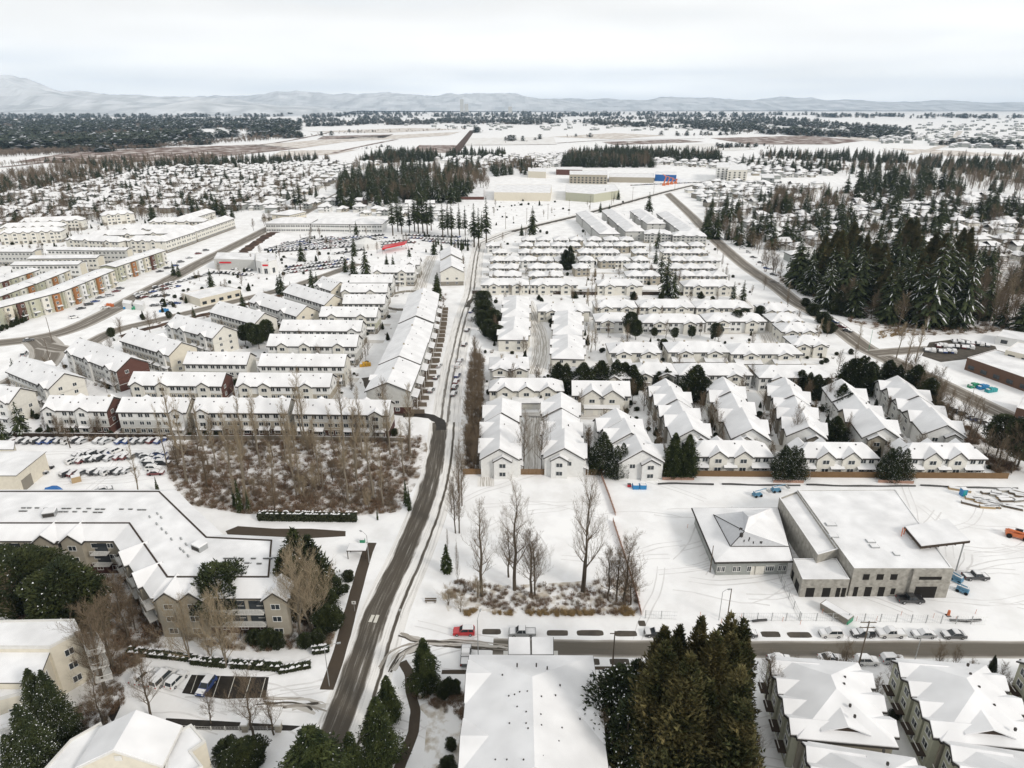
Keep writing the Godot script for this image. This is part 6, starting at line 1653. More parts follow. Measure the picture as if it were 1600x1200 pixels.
	for x in [0.52, 0.57, 0.64]:
		var c: Vector2 = wl[3].lerp(wl[2], x)
		var b := MB.new(); b.box(M.cream_wall, Vector3(-0.6, 0, -0.02), Vector3(0.6, 2.4, 0.06))
		part("door", b, s, v3(c), Vector3.ONE, -atan2((wl[2] - wl[3]).y, (wl[2] - wl[3]).x))


# ---------------------------------------------------------------- shops, halls and subdivisions farther off
func merged(root: Node3D) -> ArrayMesh:
	var by := {}; var cols := {}
	var walk := func(o: Node, again) -> void:
		for c in o.get_children():
			if c is MeshInstance3D:
				for s in c.mesh.get_surface_count():
					var m: Material = c.mesh.surface_get_material(s)
					if not by.has(m): by[m] = PackedVector3Array(); cols[m] = PackedColorArray()
					if c.mesh.surface_get_arrays(s)[Mesh.ARRAY_COLOR] != null: cols[m].append_array(c.mesh.surface_get_arrays(s)[Mesh.ARRAY_COLOR])
					by[m].append_array(c.mesh.surface_get_arrays(s)[Mesh.ARRAY_VERTEX])
			again.call(c, again)
	walk.call(root, walk)
	var mb := MB.new()
	mb.v = by; mb.vc = cols
	return mb.mesh()

func far_buildings() -> void:
	for b in [
		["big_store", "long tan windowless store with a snowy flat roof across the open field", "store", [Vector2(-20.9,-821.1), Vector2(44.5,-814.9), Vector2(50.8,-904.3), Vector2(-21.3,-904.3)], 9.0, M.yellow_wall],
		["big_store", "pale store with a greenish right end beside the long tan store", "store", [Vector2(62.7,-821.1), Vector2(93.5,-802.6), Vector2(128.2,-840.5), Vector2(132.1,-912), Vector2(68.8,-904.3)], 9.0, M.sage_wall],
		["low_building", "low walled building plot left of the long tan store", "building", [Vector2(-83.1,-828.8), Vector2(-33.2,-828.8), Vector2(-36.8,-923.2), Vector2(-60.5,-954)], 3.0, M.brick],
		["shop_block", "tan shop block with tall panels behind the two big stores", "shops", [Vector2(81.9,-1010.6), Vector2(134.4,-1001), Vector2(143.6,-1072.3), Vector2(86.7,-1072.3)], 12.0, M.tan_wall],
		["store", "round-cornered snowy store roof behind the long tan store", "store", [Vector2(24.6,-1096.5), Vector2(51.7,-1085.6), Vector2(55.5,-1166.7), Vector2(26.2,-1166.7)], 9.0, M.yellow_wall],
		["store", "brown-fronted store roof right of the round-cornered one", "store", [Vector2(70.8,-1142.6), Vector2(111.7,-1130.9), Vector2(117.6,-1191.8), Vector2(73.7,-1191.8)], 8.0, M.brick],
		["store", "blue-fronted store at the edge of the shopping area", "store", [Vector2(210.6,-1044), Vector2(239.4,-1034), Vector2(250.9,-1085.6), Vector2(218.7,-1085.6)], 9.0, M.blue_tarp],
		["store", "long low shop row between the tan shop block and the blue front", "shops", [Vector2(140.7,-1026.7), Vector2(203.7,-1017.3), Vector2(217.2,-1087), Vector2(148.7,-1087)], 7.0, M.tan_wall],
		["mid_rise", "white mid-rise under construction beyond the shops, left half", "apartment building", [Vector2(295.7,-1030.2), Vector2(314.2,-1030.2), Vector2(342.5,-1125.8), Vector2(322.3,-1125.8)], 20.0, M.white_wall],
		["mid_rise", "cream mid-rise under construction beyond the shops, right half", "apartment building", [Vector2(306.3,-1011.8), Vector2(334.5,-1011.8), Vector2(365.2,-1114.2), Vector2(336.3,-1114.2)], 18.0, M.cream_wall],
		["mid_rise", "grey-blue block right of the mid-rises", "apartment building", [Vector2(346.7,-985.5), Vector2(361.3,-976.5), Vector2(383.9,-1042.9), Vector2(366.1,-1042.9)], 10.0, M.blue_wall],
		["dealer_hall", "pale grey dealer hall with a red sign at the car lot", "showroom", [Vector2(-201.3,-458.2), Vector2(-172.2,-454.1), Vector2(-179.5,-477.6), Vector2(-207.4,-479.9)], 7.0, M.grey_wall],
		["service_hall", "low snowy service hall with a tan glazed front", "workshop", [Vector2(-186.9,-377.6), Vector2(-171.9,-365.2), Vector2(-157.1,-386.3), Vector2(-170.9,-396.9)], 4.2, M.yellow_wall],
		["site_hut", "small white hut with a snowy roof by the blue barrels, left one", "hut", [Vector2(-212.9,-361.6), Vector2(-207,-359), Vector2(-209.3,-365.6), Vector2(-215.7,-368.2)], 3.0, M.white_wall],
		["site_hut", "small white hut with a snowy roof by the blue barrels, right one", "hut", [Vector2(-206.3,-360.3), Vector2(-199.1,-356.5), Vector2(-201.9,-364.2), Vector2(-208.9,-368.2)], 3.0, M.white_wall],
		["school_wing", "brown school wing with a broad snowy roof at the right edge", "school", [Vector2(190.5,-268.5), Vector2(203.6,-232.6), Vector2(224.1,-246.7), Vector2(209.2,-279)], 5.0, M.school_brown],
		["school_wing", "raised snowy school roof behind the brown wing", "school", [Vector2(208.7,-272.5), Vector2(220.2,-255.6), Vector2(235.8,-269.3), Vector2(221.4,-283.5)], 7.0, M.yellow_wall],
		["classroom_hut", "low white classroom hut with dark windows at the right edge", "hut", [Vector2(225.1,-301.8), Vector2(240.5,-289.1), Vector2(251.4,-299.9), Vector2(234.6,-311.6)], 3.6, M.white_wall],
		["school_wing", "brick building at the right edge below the brown school wing", "school", [Vector2(176.3,-217.6), Vector2(188.6,-201.3), Vector2(205,-216.6), Vector2(188.2,-230.8)], 5.0, M.school_brown],
		["long_house", "long low house with a row of dark windows among the firs", "house", [Vector2(281.6,-560.3), Vector2(287.9,-537.6), Vector2(298,-551.6), Vector2(293.9,-578.6)], 5.0, M.blue_wall],
	]:
		var o := block(b[0], b[1], b[2], b[3], b[4], b[5], 0.4)
		var P := local_plan(o, b[3])
		var fl := maxi(1, int(b[4] / 3.3))
		if b[0] in ["mid_rise", "shop_block", "school_wing", "classroom_hut", "long_house", "service_hall"]:
			var i := 0 if b[0] != "service_hall" else 1
			wall_windows(o, P[i], P[i + 1], fl, 3.2, 5.0 if b[0] != "mid_rise" else 6.0, 2.6, 1.7, 0.9, "dark")
	# showroom front of the dealer
	var sf := thing("showroom_front", "white curved showroom front with tall windows and red lettering band", "showroom", v3(Vector2(-168,-460.2)))
	var F := local_plan(sf, [Vector2(-169.3,-447.4), Vector2(-164.2,-443.4), Vector2(-159.1,-443.4), Vector2(-156,-449.4), Vector2(-163.9,-472.6), Vector2(-177.7,-472.6)])
	block_part(sf, F, 0.0, 8.0, M.white_wall, 0.5, M.white_trim)
	for i in 3: wall_windows(sf, F[i], F[i + 1], 1, 5.0, 3.6, 2.4, 3.6, 0.4, "white")
	boxpart("sign_band", M.red_paint, sf, v3(F[1].lerp(F[2], 0.15), 5.6) + Vector3(0, 0, 0.0), v3(F[1].lerp(F[2], 0.85), 6.6) + Vector3(0, 0, 0.35))
	var ob := thing("sign_board", "red sign board on the dealer hall wall", "sign", v3(Vector2(-193.1,-456.8)) + Vector3(0, 0, 0.3))
	boxpart("panel", M.red_paint, ob, Vector3(-4, 4.6, 0), Vector3(4, 5.6, 0.25))
	# red sales canopy and white tent
	var rc := thing("sales_canopy", "bright red canopy roof on posts in the dealer's lot", "canopy", v3(Vector2(-97.8,-512.4)))
	var R := local_plan(rc, [Vector2(-96.9,-509.2), Vector2(-82.7,-529.5), Vector2(-82.7,-540.3), Vector2(-97.6,-521.7)])
	var rm := MB.new(); rm.raise(M.red_paint, R, 3.4, 4.4); part("roof", rm, rc)
	for p in R:
		var pm := MB.new(); pm.bar(M.galvanised, v3(p), v3(p, 3.4), 0.15, 0.15, 5); part("post", pm, rc)
	var tt := thing("tent", "white pointed tent beside the red canopy", "tent", v3(Vector2(-113.2,-532.3)))
	var tm := MB.new()
	for k in 8:
		var a := TAU * k / 8; var b := TAU * (k + 1) / 8
		tm.tri(M.white_wall, Vector3(cos(a) * 11, 4.5, sin(a) * 8), Vector3(0, 8.5, 0), Vector3(cos(b) * 11, 4.5, sin(b) * 8))
		tm.quad(M.white_wall, Vector3(cos(a) * 11, 0, sin(a) * 8), Vector3(cos(a) * 11, 4.5, sin(a) * 8), Vector3(cos(b) * 11, 4.5, sin(b) * 8), Vector3(cos(b) * 11, 0, sin(b) * 8))
	part("cover", tm, tt)
	# orange fairground-like frames before the blue store
	for k in 4:
		var c := thing("orange_crane", "orange jointed arm before the blue store, %s from the left" % nth(k), "crane", v3(unproject(1037 + k * 6, 290 - k)), 0.0, "orange arms before the blue store")
		boxpart("base", M.orange_paint, c, Vector3(-2, 0, -2), Vector3(2, 3, 2))
		var m := MB.new(); m.bar(M.orange_paint, Vector3(0, 3, 0), Vector3(2.5, 12 - 2 * k, 0), 1.0, 0.8, 6, true); m.bar(M.orange_paint, Vector3(2.5, 12 - 2 * k, 0), Vector3(-2, 15 - 3 * k, 0), 0.8, 0.5, 6, true)
		part("arm", m, c)
	# twin towers on the skyline
	for q in [[722, 176, 60], [729, 177, 40], [797, 178, 30]]:
		var p := unproject(q[0], q[1] + 2)
		var tw := thing("tower_block", "pale tower block on the skyline at the %s" % ["left of the pair", "right of the pair", "middle, standing alone"][[722, 729, 797].find(q[0])], "tower", v3(p), 0.0)
		boxpart("wall", M.grey_wall, tw, Vector3(-22, 0, -22), Vector3(22, q[2] * 3.0, 22))
		boxpart("roof", M.roof_snow, tw, Vector3(-23, q[2] * 3.0 + 0.1, -23), Vector3(23, q[2] * 3.0 + 3, 23))
	subdivisions()

func subdivisions() -> void:
	var protos := []; var flat := []
	for s in 8:
		var h := house_variant(40 + s)
		protos.append(h); flat.append(merged(h))
	rng.seed = 77
	var spots := []
	for g in [
		["left suburb", 0.10, 15.8, 23.5, [Vector2(-476,-595.2), Vector2(-765.4,-982.6), Vector2(-729.2,-1034.3), Vector2(-667.5,-1071.7), Vector2(-680.4,-1201.5), Vector2(-539,-1278.4), Vector2(-400,-1397.1), Vector2(-244.5,-1365.5), Vector2(-264.3,-1226.1), Vector2(-250.3,-1025.3), Vector2(-250.9,-921), Vector2(-261.8,-795.1), Vector2(-269.7,-734.2), Vector2(-314.4,-753.5), Vector2(-340.8,-698.3), Vector2(-381.8,-715.8), Vector2(-405.6,-665.6), Vector2(-422.4,-642.9)]],
		["rows behind dealer's lot", 0.0, 18.0, 27.0, [Vector2(-257.2,-698.3), Vector2(-269,-795.1), Vector2(-196.8,-829.3), Vector2(-113.4,-773.8), Vector2(-72.6,-753.5), Vector2(-60.1,-650.3), Vector2(-119.5,-689.9), Vector2(-215.7,-734.2), Vector2(-234.9,-669.5)]],
		["strip behind firs", 0.05, 18.0, 27.0, [Vector2(-157.1,-1464.8), Vector2(0,-1579.3), Vector2(148.3,-1665.7), Vector2(91.7,-1278.4), Vector2(0,-1251.7), Vector2(-57.2,-1155), Vector2(-114.7,-1278.4)]],
		["strip beyond shops", -0.05, 18.0, 28.0, [Vector2(244.5,-1365.5), Vector2(366.1,-1579.3), Vector2(497.3,-1464.8), Vector2(607.8,-1278.4), Vector2(491.1,-1111.9), Vector2(396.6,-1071.7), Vector2(344.1,-1278.4)]],
		["bending road strip", -0.15, 17.0, 26.0, [Vector2(226.6,-906.7), Vector2(285,-1016.5), Vector2(343.7,-999.3), Vector2(429.2,-966.5), Vector2(315.8,-784.3), Vector2(247.2,-707), Vector2(197.1,-689.9)]],
		["right suburb", -0.12, 15.8, 23.0, [Vector2(208.2,-642.9), Vector2(289.9,-734.2), Vector2(378.4,-829.3), Vector2(510.9,-906.7), Vector2(610.8,-795.1), Vector2(369.4,-464.2), Vector2(335.1,-493.9), Vector2(288.9,-512.4), Vector2(232.7,-493.9), Vector2(201.4,-485.1), Vector2(199.5,-532.3)]]]:
		var poly := PackedVector2Array(g[4])
		var lo := Vector2(1e9, 1e9); var hi := -lo
		for p in poly: lo = lo.min(p); hi = hi.max(p)
		var rowi := 0
		var z := hi.y + 60.0
		while z > lo.y - 100.0:
			var x := lo.x - 100.0
			var line := []
			while x < hi.x + 100.0:
				var c := Vector2(x, z)
				var q := (c - (lo + hi) * 0.5).rotated(g[1]) + (lo + hi) * 0.5 + Vector2(rf(-2, 2), rf(-3, 3) + 8.0 * sin(x * 0.012))
				if Geometry2D.is_point_in_polygon(q, poly) and rng.randf() < 0.93: line.append(q)
				x += g[2] * rf(0.9, 1.15)
			for k in line.size(): spots.append([line[k], rowi, k, g[0], g[1]])
			if line.size() > 0: rowi += 1
			z -= g[3]
	spots.sort_custom(func(a, b): return a[0].length() < b[0].length())
	var rest := []
	for i in 8: rest.append([])
	for i in spots.size():
		var s: Array = spots[i]
		var v := rng.randi() % 8
		var turn: float = s[4] * -1.0 + (0.0 if rng.randf() < 0.75 else PI) + rf(-0.08, 0.08)
		if i < 270:
			place(protos[v], "house", "detached house, %s from left in %s line of %s" % [nth(s[2]), nth(s[1]), s[3]], "house", v3(s[0]), turn, 1.0, "houses of " + s[3])
		else:
			rest[v].append(Transform3D(Basis(Vector3.UP, turn), v3(s[0])))
	print("houses ", spots.size())
	for i in 8: scatter("distant_houses", flat[i], rest[i], "many snow-roofed houses spread over the far subdivisions", "houses")
	# farms and hamlets far out on the plain
	var far := []
	for r in [[[Vector2(-1157,-5081.2), Vector2(529.7,-6057.1), Vector2(1779.9,-5081.2), Vector2(1293.6,-2936.6), Vector2(814,-3081.9), Vector2(285.2,-3242.1), Vector2(-162.8,-3081.9)], 160], [[Vector2(1557.4,-3617.4), Vector2(4684,-6699.1), Vector2(1253.5,-1761.9), Vector2(1162.3,-1869.6), Vector2(1093.6,-2128.8)], 220], [[Vector2(-1601.9,-2519.6), Vector2(-1500.5,-2936.6), Vector2(-1092.9,-2205), Vector2(-1129.1,-1869.6)], 40], [[Vector2(-2648.7,-6057.1), Vector2(-1690.9,-5081.2), Vector2(-1334.9,-3617.4)], 30]]:
		for p in sample_region(r[0], r[1]): far.append(Transform3D(Basis(Vector3.UP, rf(0, TAU)).scaled(Vector3.ONE * rf(1.0, 1.8)), v3(p)))
	scatter("distant_farms", flat[1], far, "scattered farms and hamlets far out on the snowy plain", "houses")


# ---------------------------------------------------------------- planting
func by_bearing(a, b) -> bool: return a.x / -a.z < b.x / -b.z

func trees(list: Array, protos: Array, ph: float, called: String, label: String, group: String, wide := 1.0) -> void:
	# each entry is (x, height, z); labels count from the left as seen from the view
	var l := list.duplicate()
	l.sort_custom(by_bearing)
	for i in l.size():
		var t: Vector3 = l[i]
		var s := maxf(t.y, 2.0) / ph
		var o := place(protos[i % protos.size()], called, label % nth(i) if label.contains("%s") else label, "tree" if not called.contains("shrub") else "shrub", Vector3(t.x, 0, t.z), rf(0, TAU), s, group)
		o.scale = Vector3(s * wide * rf(0.92, 1.08), s, s * wide * rf(0.92, 1.08))

func in_region(outline: Array, n: int, h0: float, h1: float, gap := 4.0) -> Array:
	var out := []
	for p in sample_region(outline, n * 3):
		var ok := not on_road(p)
		for q in out:
			if Vector2(q.x, q.z).distance_to(p) < gap: ok = false; break
		if ok and out.size() < n: out.append(Vector3(p.x, rf(h0, h1), p.y))
	return out

func mm(list: Array, ph: float, lo := 0.85, hi := 1.2) -> Array:
	var out := []
	for p in list: out.append(Transform3D(Basis(Vector3.UP, rf(0, TAU)).scaled(Vector3(rf(1.0, 1.4), 1.0, rf(1.0, 1.4)) * rf(lo, hi) * ph), v3(p)))
	return out

func plants() -> void:
	var dk := Color(0.026, 0.035, 0.018); var gr := Color(0.060, 0.072, 0.030); var ol := Color(0.085, 0.080, 0.032); var bl := Color(0.028, 0.038, 0.034)
	var firs := []
	for s in 4: firs.append(conifer(100 + s, 20, 4.6, 26, 9, 0.38, dk, gr, 0.12, 0.06))
	var snowy := []
	for s in 3: snowy.append(conifer(120 + s, 20, 4.6, 24, 8, 0.42, dk, gr, 0.42, 0.06))
	var tall := []
	for s in 3: tall.append(conifer(130 + s, 30, 4.2, 22, 8, 0.30, dk, gr, 0.08, 0.28))
	var cedar := []
	for s in 3: cedar.append(spray_tree(140 + s, 24, 6.6, 19000, "cone", Color(0.042, 0.048, 0.019), Color(0.150, 0.126, 0.054), 0.0, 0.0, 0.34, 1.0, 2 + s))
	var cone := []
	for s in 3: cone.append(conifer(150 + s, 12, 2.7, 44, 13, 0.34, Color(0.022, 0.032, 0.014), Color(0.062, 0.074, 0.026), 0.10, 0.02, 0.85, 0.22))
	var fine := []; var frost := []
	for s in 3: fine.append(spray_tree(190 + s, 12, 3.0, 15000, "cone", Color(0.022, 0.032, 0.014), Color(0.07, 0.084, 0.030), 0.02, 0.0, 0.17, -0.12))
	for s in 2: frost.append(spray_tree(195 + s, 20, 4.2, 15000, "cone", dk, gr, 0.16, 0.0, 0.26, -0.18))
	var bush := []
	for s in 3: bush.append(spray_tree(155 + s, 10, 4.0, 6500, "cone", dk, Color(0.058, 0.068, 0.026), 0.04, 0.0, 0.26, 0.6, 1 + s % 2))
	var yew := []
	for s in 3: yew.append(spray_tree(160 + s, 8, 3.9, 9500, "round", dk, Color(0.062, 0.072, 0.028), 0.02, 0.0, 0.23, 0.4))
	var snow_yew := []
	for s in 2: snow_yew.append(spray_tree(170 + s, 9, 4.0, 6000, "cone", dk, gr, 0.22, 0.0, 0.2, 0.5, 1 + s))
	var pine := []
	for s in 2: pine.append(spray_tree(180 + s, 12, 4.6, 7000, "round", dk, Color(0.066, 0.078, 0.032), 0.03, 0.22, 0.28, 0.5))
	var bare := []
	for s in 5: bare.append(bare_tree(200 + s, 14, 4.6, 1, 0.2, M.twig, M.bark, 15, 3))
	var poplar := []
	for s in 4: poplar.append(bare_tree(210 + s, 22, 3.6, 1, 0.32 + 0.05 * s, M.pale_twig, M.pale_bark, 13 + s, 3, 0.7))
	var field_tree := []
	for s in 3: field_tree.append(bare_tree(220 + s, 25, 6.5, 1 + int(s == 2), 0.2, M.twig, M.bark, 15, 3, 1.0))
	var multi := []
	for s in 4: multi.append(bare_tree(230 + s, 11, 4.2, 3, 0.12, M.pale_twig, M.pale_bark, 12, 3, 0.8))
	# --- close ones, named one by one
	trees([Vector3(-16.5,12,-98.9)], fine, 12, "fir_tree", "dense green fir at the corner by the garden path", "")
	trees([Vector3(-22.3,10,-91.9), Vector3(-22.1,14.8,-82.6), Vector3(-26.1,10.5,-79.8)], fine, 12, "fir_tree", "pointed fir on the snowy lawn by the main road, %s from the left", "pointed firs on the lawn")
	trees([Vector3(-31.1,15.6,-76.2)], fine, 12, "cedar_tree", "broad yellow-green cedar at the bottom edge beside the road", "", 1.7)
	trees([Vector3(25.5,22.7,-90), Vector3(31.9,24,-91), Vector3(36.5,25.3,-90.4)], cedar, 24, "cedar_tree", "tall brownish cedar, %s from the left in the back of the big group", "big cedar group", 1.15)
	trees([Vector3(25.6,30.3,-76), Vector3(33.3,28,-76), Vector3(31.5,28.2,-82.9)], cedar, 24, "cedar_tree", "tall olive cedar, %s from the left in the front of the big group", "big cedar group", 1.25)
	trees([Vector3(20.4,13,-77.3)], fine, 12, "fir_tree", "small light green fir at the foot of the big cedar group", "", 1.2)
	trees([Vector3(17.9,18.7,-85.4), Vector3(18.5,18.3,-80), Vector3(22.4,12.2,-93.5)], snow_yew, 9, "evergreen_tree", "snow-flecked dark evergreen left of the big cedar group, %s from the left", "evergreens left of the cedars")
	trees([Vector3(-81.3,15.8,-87.7), Vector3(-78.2,16.5,-86.7), Vector3(-76.6,17.5,-78.8)], frost, 20, "spruce_tree", "slim dark spruce beside the cream block, %s from the left", "spruces beside the cream block", 0.95)
	trees([Vector3(-78.8,12.8,-77.3)], frost, 20, "spruce_tree", "short snowy spruce at the bottom left under the balconies", "", 1.1)
	trees([Vector3(-114.2,11.9,-125.4), Vector3(-106.7,13.2,-122.2), Vector3(-92.7,16,-114.2)], yew, 8, "evergreen_tree", "broad dark evergreen in front of the apartment house, %s from the left", "broad evergreens before the apartment house", 1.05)
	trees([Vector3(-61.1,14.5,-116.1)], pine, 12, "pine_tree", "spreading pine in front of the apartment house's lower wing", "", 1.1)
	trees([Vector3(-47.4,18.6,-124.3), Vector3(-48.6,16,-120.1)], bush, 10, "evergreen_tree", "dark evergreen at the end of the apartment house, %s from the left", "evergreens at the house end", 1.0)
	trees([Vector3(-42.3,19.1,-114.2), Vector3(-44.2,18.6,-112.3)], multi, 11, "bare_tree", "many-stemmed leafless tree beside the pavement, %s from the left", "leafless trees beside the pavement")
	trees([Vector3(-64.6,14.8,-105.2), Vector3(-57,16.5,-104.3), Vector3(-60.1,12,-105.2)], multi, 11, "bare_tree", "many-stemmed leafless tree above the clipped hedge, %s from the left", "leafless trees above the hedge")
	trees([Vector3(-107.8,12.7,-118.1), Vector3(-110.8,10.2,-119.1)], multi, 11, "bare_tree", "leafless tree at the left edge before the dark evergreens, %s from the left", "leafless trees at the left edge")
	trees([Vector3(-65.7,12.1,-92.1), Vector3(-45.5,12.9,-87.7), Vector3(-54.2,6.9,-90.7), Vector3(-42.1,9.5,-88.3), Vector3(-77.2,18.3,-97.9), Vector3(-78.2,15.7,-102.7), Vector3(-79.9,13.2,-99.5), Vector3(-73.8,10.6,-90.7), Vector3(-79.9,15.5,-111.4), Vector3(-91,11.1,-119.1), Vector3(-79.8,8.4,-114.2)], bare, 14, "bare_tree", "slender leafless tree around the small car park, %s from the left", "leafless trees around the car park", 1.1)
	trees([Vector3(0.6,26.1,-127.2), Vector3(-6.8,23.2,-125)], [field_tree[0], field_tree[1]], 25, "bare_tree", "tall leafless tree alone in the snowy field, %s from the left", "tall trees in the snowy field")
	trees([Vector3(16,29.7,-126.5)], [field_tree[2]], 25, "bare_tree", "tallest twin-stemmed leafless tree in the snowy field", "", 0.9)
	trees([Vector3(-0.8,12,-131.8), Vector3(4.4,16.1,-125.8), Vector3(5.2,13.9,-125.4)], bare, 14, "bare_tree", "smaller leafless tree between the tall field trees, %s from the left", "small trees in the snowy field", 1.1)
	trees([Vector3(21.7,13.1,-123.7), Vector3(23.4,12.1,-123.2), Vector3(25.1,15.7,-122.8), Vector3(26.4,11.2,-122.2)], bare, 14, "bare_tree", "thin leafless tree by the orange netting, %s from the left", "thin trees by the netting", 1.2)
	trees([Vector3(-14.7,15.5,-149.7), Vector3(-13.7,14.9,-149.7), Vector3(-16.6,8.1,-159.7), Vector3(-13.9,14.1,-162.9), Vector3(-15.4,14.5,-169.7)], bare, 14, "bare_tree", "thin leafless tree on the right verge of the road, %s from the left", "thin trees on the verge", 0.7)
	trees([Vector3(-15.6,7.8,-133.9)], cone, 12, "fir_tree", "tiny fir at the foot of a bare stem in the field", "", 0.9)
	trees([Vector3(-15.8,7.5,-139.6), Vector3(-12.3,12.3,-126.5)], bare, 14, "dead_tree", "bare dead stem standing in the snow left of the field trees, %s from the left", "dead stems", 0.25)
	# poplars of the brown woodland
	trees(in_region([Vector2(-109.2,-197.4), Vector2(-99.6,-201.9), Vector2(-29.7,-201.9), Vector2(-28.1,-180.7), Vector2(-32.9,-159.7), Vector2(-70.1,-159.7), Vector2(-92.3,-166.2)], 32, 15, 27, 3.0), poplar, 22, "poplar_tree", "thin leafless poplar in the brown woodland, %s from the left", "poplars of the brown woodland", 0.9)
	trees(in_region([Vector2(-110.2,-197.4), Vector2(-99.6,-201.9), Vector2(-29.7,-201.9), Vector2(-28.4,-178.8), Vector2(-32.4,-159.7), Vector2(-69.9,-159), Vector2(-91.5,-164.6)], 30, 5, 12, 2.0), bare + multi, 14, "bare_tree", "low leafless tree under the woodland poplars, %s from the left", "low trees of the brown woodland", 1.1)
	trees([Vector3(-102.9,19.9,-162.9), Vector3(-105.9,19.4,-184.7), Vector3(-75,11,-159.7), Vector3(-72.2,10,-159.7)], poplar, 22, "poplar_tree", "leafless poplar at the left rim of the woodland, %s from the left", "poplars at the woodland rim", 0.7)
	trees([Vector3(-74.3,10.4,-159.7), Vector3(-76.3,7.1,-161.3), Vector3(-72,7.1,-159.7), Vector3(-101.7,5.3,-169.7), Vector3(-36.1,3.4,-155.9), Vector3(-29.4,8.2,-162.9), Vector3(-28.2,7.5,-160.6)], cone, 12, "cypress_tree", "narrow dark green ivy-clad tree in the woodland, %s from the left", "ivy-clad trees", 0.45)
	# along the wooden fence
	trees([Vector3(27.4,13.6,-181.5), Vector3(33,11.2,-179.2)], snow_yew, 9, "evergreen_tree", "dark conifer by the wooden fence left of the gap, %s from the left", "conifers by the fence gap", 0.85)
	trees([Vector3(48.2,14.2,-179.9), Vector3(52.4,13.7,-179.9)], fine, 12, "evergreen_tree", "full green conifer by the wooden fence, %s of the close pair", "close pair by the fence", 1.15)
	trees([Vector3(80.8,10.5,-178.4), Vector3(84.9,10.1,-178)], snow_yew, 9, "evergreen_tree", "snowy bush-like conifer by the fence between left and middle rows, %s from the left", "snowy conifers left of the middle row", 0.95)
	trees([Vector3(111.6,10.3,-177.7), Vector3(116,10.1,-177.7)], snow_yew, 9, "evergreen_tree", "snowy bush-like conifer by the fence between middle and right rows, %s from the left", "snowy conifers left of the right row", 0.95)
	trees([Vector3(153.8,13.9,-192.1), Vector3(155.5,16.3,-184.7), Vector3(156.3,17.1,-180.7)], pine, 12, "pine_tree", "dark pine at the right edge beyond the fence, %s from the left", "pines at the right edge", 0.85)
	trees([Vector3(18.1,11.2,-247.1), Vector3(20.9,11.7,-244.5), Vector3(27.6,12.2,-244.5), Vector3(34.5,12.5,-245.8), Vector3(40.7,12.3,-247.1), Vector3(44.1,10.8,-248.4), Vector3(47.2,10.2,-247.1)], bush, 10, "evergreen_tree", "dark conifer in the clump behind the gabled houses, %s from the left", "clump behind the gabled houses", 1.35)
	trees([Vector3(69.6,13.5,-238.2), Vector3(72.1,9.8,-234.6), Vector3(60.5,8.1,-248.4), Vector3(57.5,7,-248.4)], bush, 10, "evergreen_tree", "broad conifer between the middle estate and the stepped rows, %s from the left", "conifers above the stepped rows", 1.4)
	trees([Vector3(112.2,8.6,-245.8), Vector3(114.2,8.8,-242.6), Vector3(117.2,8.2,-242), Vector3(120.3,7.4,-240.7), Vector3(132.7,12.3,-248.4), Vector3(135,14.3,-245.8), Vector3(139.4,11.5,-247.1), Vector3(149.6,10.3,-252.4), Vector3(151.4,9.7,-248.4), Vector3(152.8,13.1,-239.5), Vector3(151.1,12.6,-227.6), Vector3(117,12.4,-222.1), Vector3(106.4,9.3,-201.9)], bush, 10, "evergreen_tree", "dark evergreen in the band below the diagonal road, %s from the left", "evergreens below the diagonal road", 1.3)
	trees([Vector3(-15.8,9.7,-362), Vector3(-14.3,10.2,-340.3), Vector3(-9.7,8,-331.4), Vector3(-11.7,8,-313.8), Vector3(-7.3,7.6,-307), Vector3(-15.2,8,-329.2)], yew, 8, "evergreen_tree", "round evergreen in the screen right of the snowy road, %s from the left", "evergreen screen", 1.0)
	trees([Vector3(56.4,12.7,-310.8), Vector3(58.7,9.8,-307.9), Vector3(68,5.1,-310.8), Vector3(77.2,6,-307.9), Vector3(85.6,6.1,-309.8), Vector3(96.1,8.5,-307), Vector3(111.2,9.9,-323.9), Vector3(115.4,9.9,-327.1), Vector3(-3.9,6.1,-257.9), Vector3(67.8,6.7,-288.9), Vector3(126.7,8.5,-336.9)], pine, 12, "pine_tree", "small pine or round bush among the middle estate houses, %s from the left", "small pines of the middle estate", 0.85)
	trees([Vector3(39.3,15.7,-460.2), Vector3(15.4,3,-380.7), Vector3(36.2,3.8,-383.5), Vector3(69.8,4.9,-380.7), Vector3(86.5,4.2,-383.5), Vector3(109,4.2,-383.5)], bush, 10, "evergreen_tree", "evergreen along the dark fence of the upper estate, %s from the left", "evergreens along the dark fence", 1.3)
	trees([Vector3(89.9,23.3,-389.2), Vector3(93.9,19.4,-423.7), Vector3(93.1,17.2,-383.5), Vector3(100.9,10.8,-476.5), Vector3(125.8,11.1,-377.9), Vector3(131.3,11.9,-377.9), Vector3(113.7,15.8,-532.3), Vector3(107.5,6.4,-576.7)], snowy, 20, "spruce_tree", "dark spruce in the upper estate, %s from the left", "spruces of the upper estate", 1.05)
	trees([Vector3(-43,14.8,-377.9), Vector3(-43.4,13.7,-389.2)], cone, 12, "cypress_tree", "conical evergreen at the far end of the stepped terrace, %s from the left", "evergreens at the terrace end", 0.9)
	trees([Vector3(-120.1,10.8,-299.5), Vector3(-115.6,11.3,-295), Vector3(-112.7,12.3,-299.5), Vector3(-124.1,9.3,-301.4), Vector3(-177.7,4.8,-340.3), Vector3(-173.7,3.5,-342.6), Vector3(-153.7,6.7,-290.6), Vector3(-198.3,4.3,-297.7), Vector3(-190.2,5.7,-308.9)], pine, 12, "pine_tree", "green pine among the angled townhouses, %s from the left", "pines among the angled townhouses", 0.85)
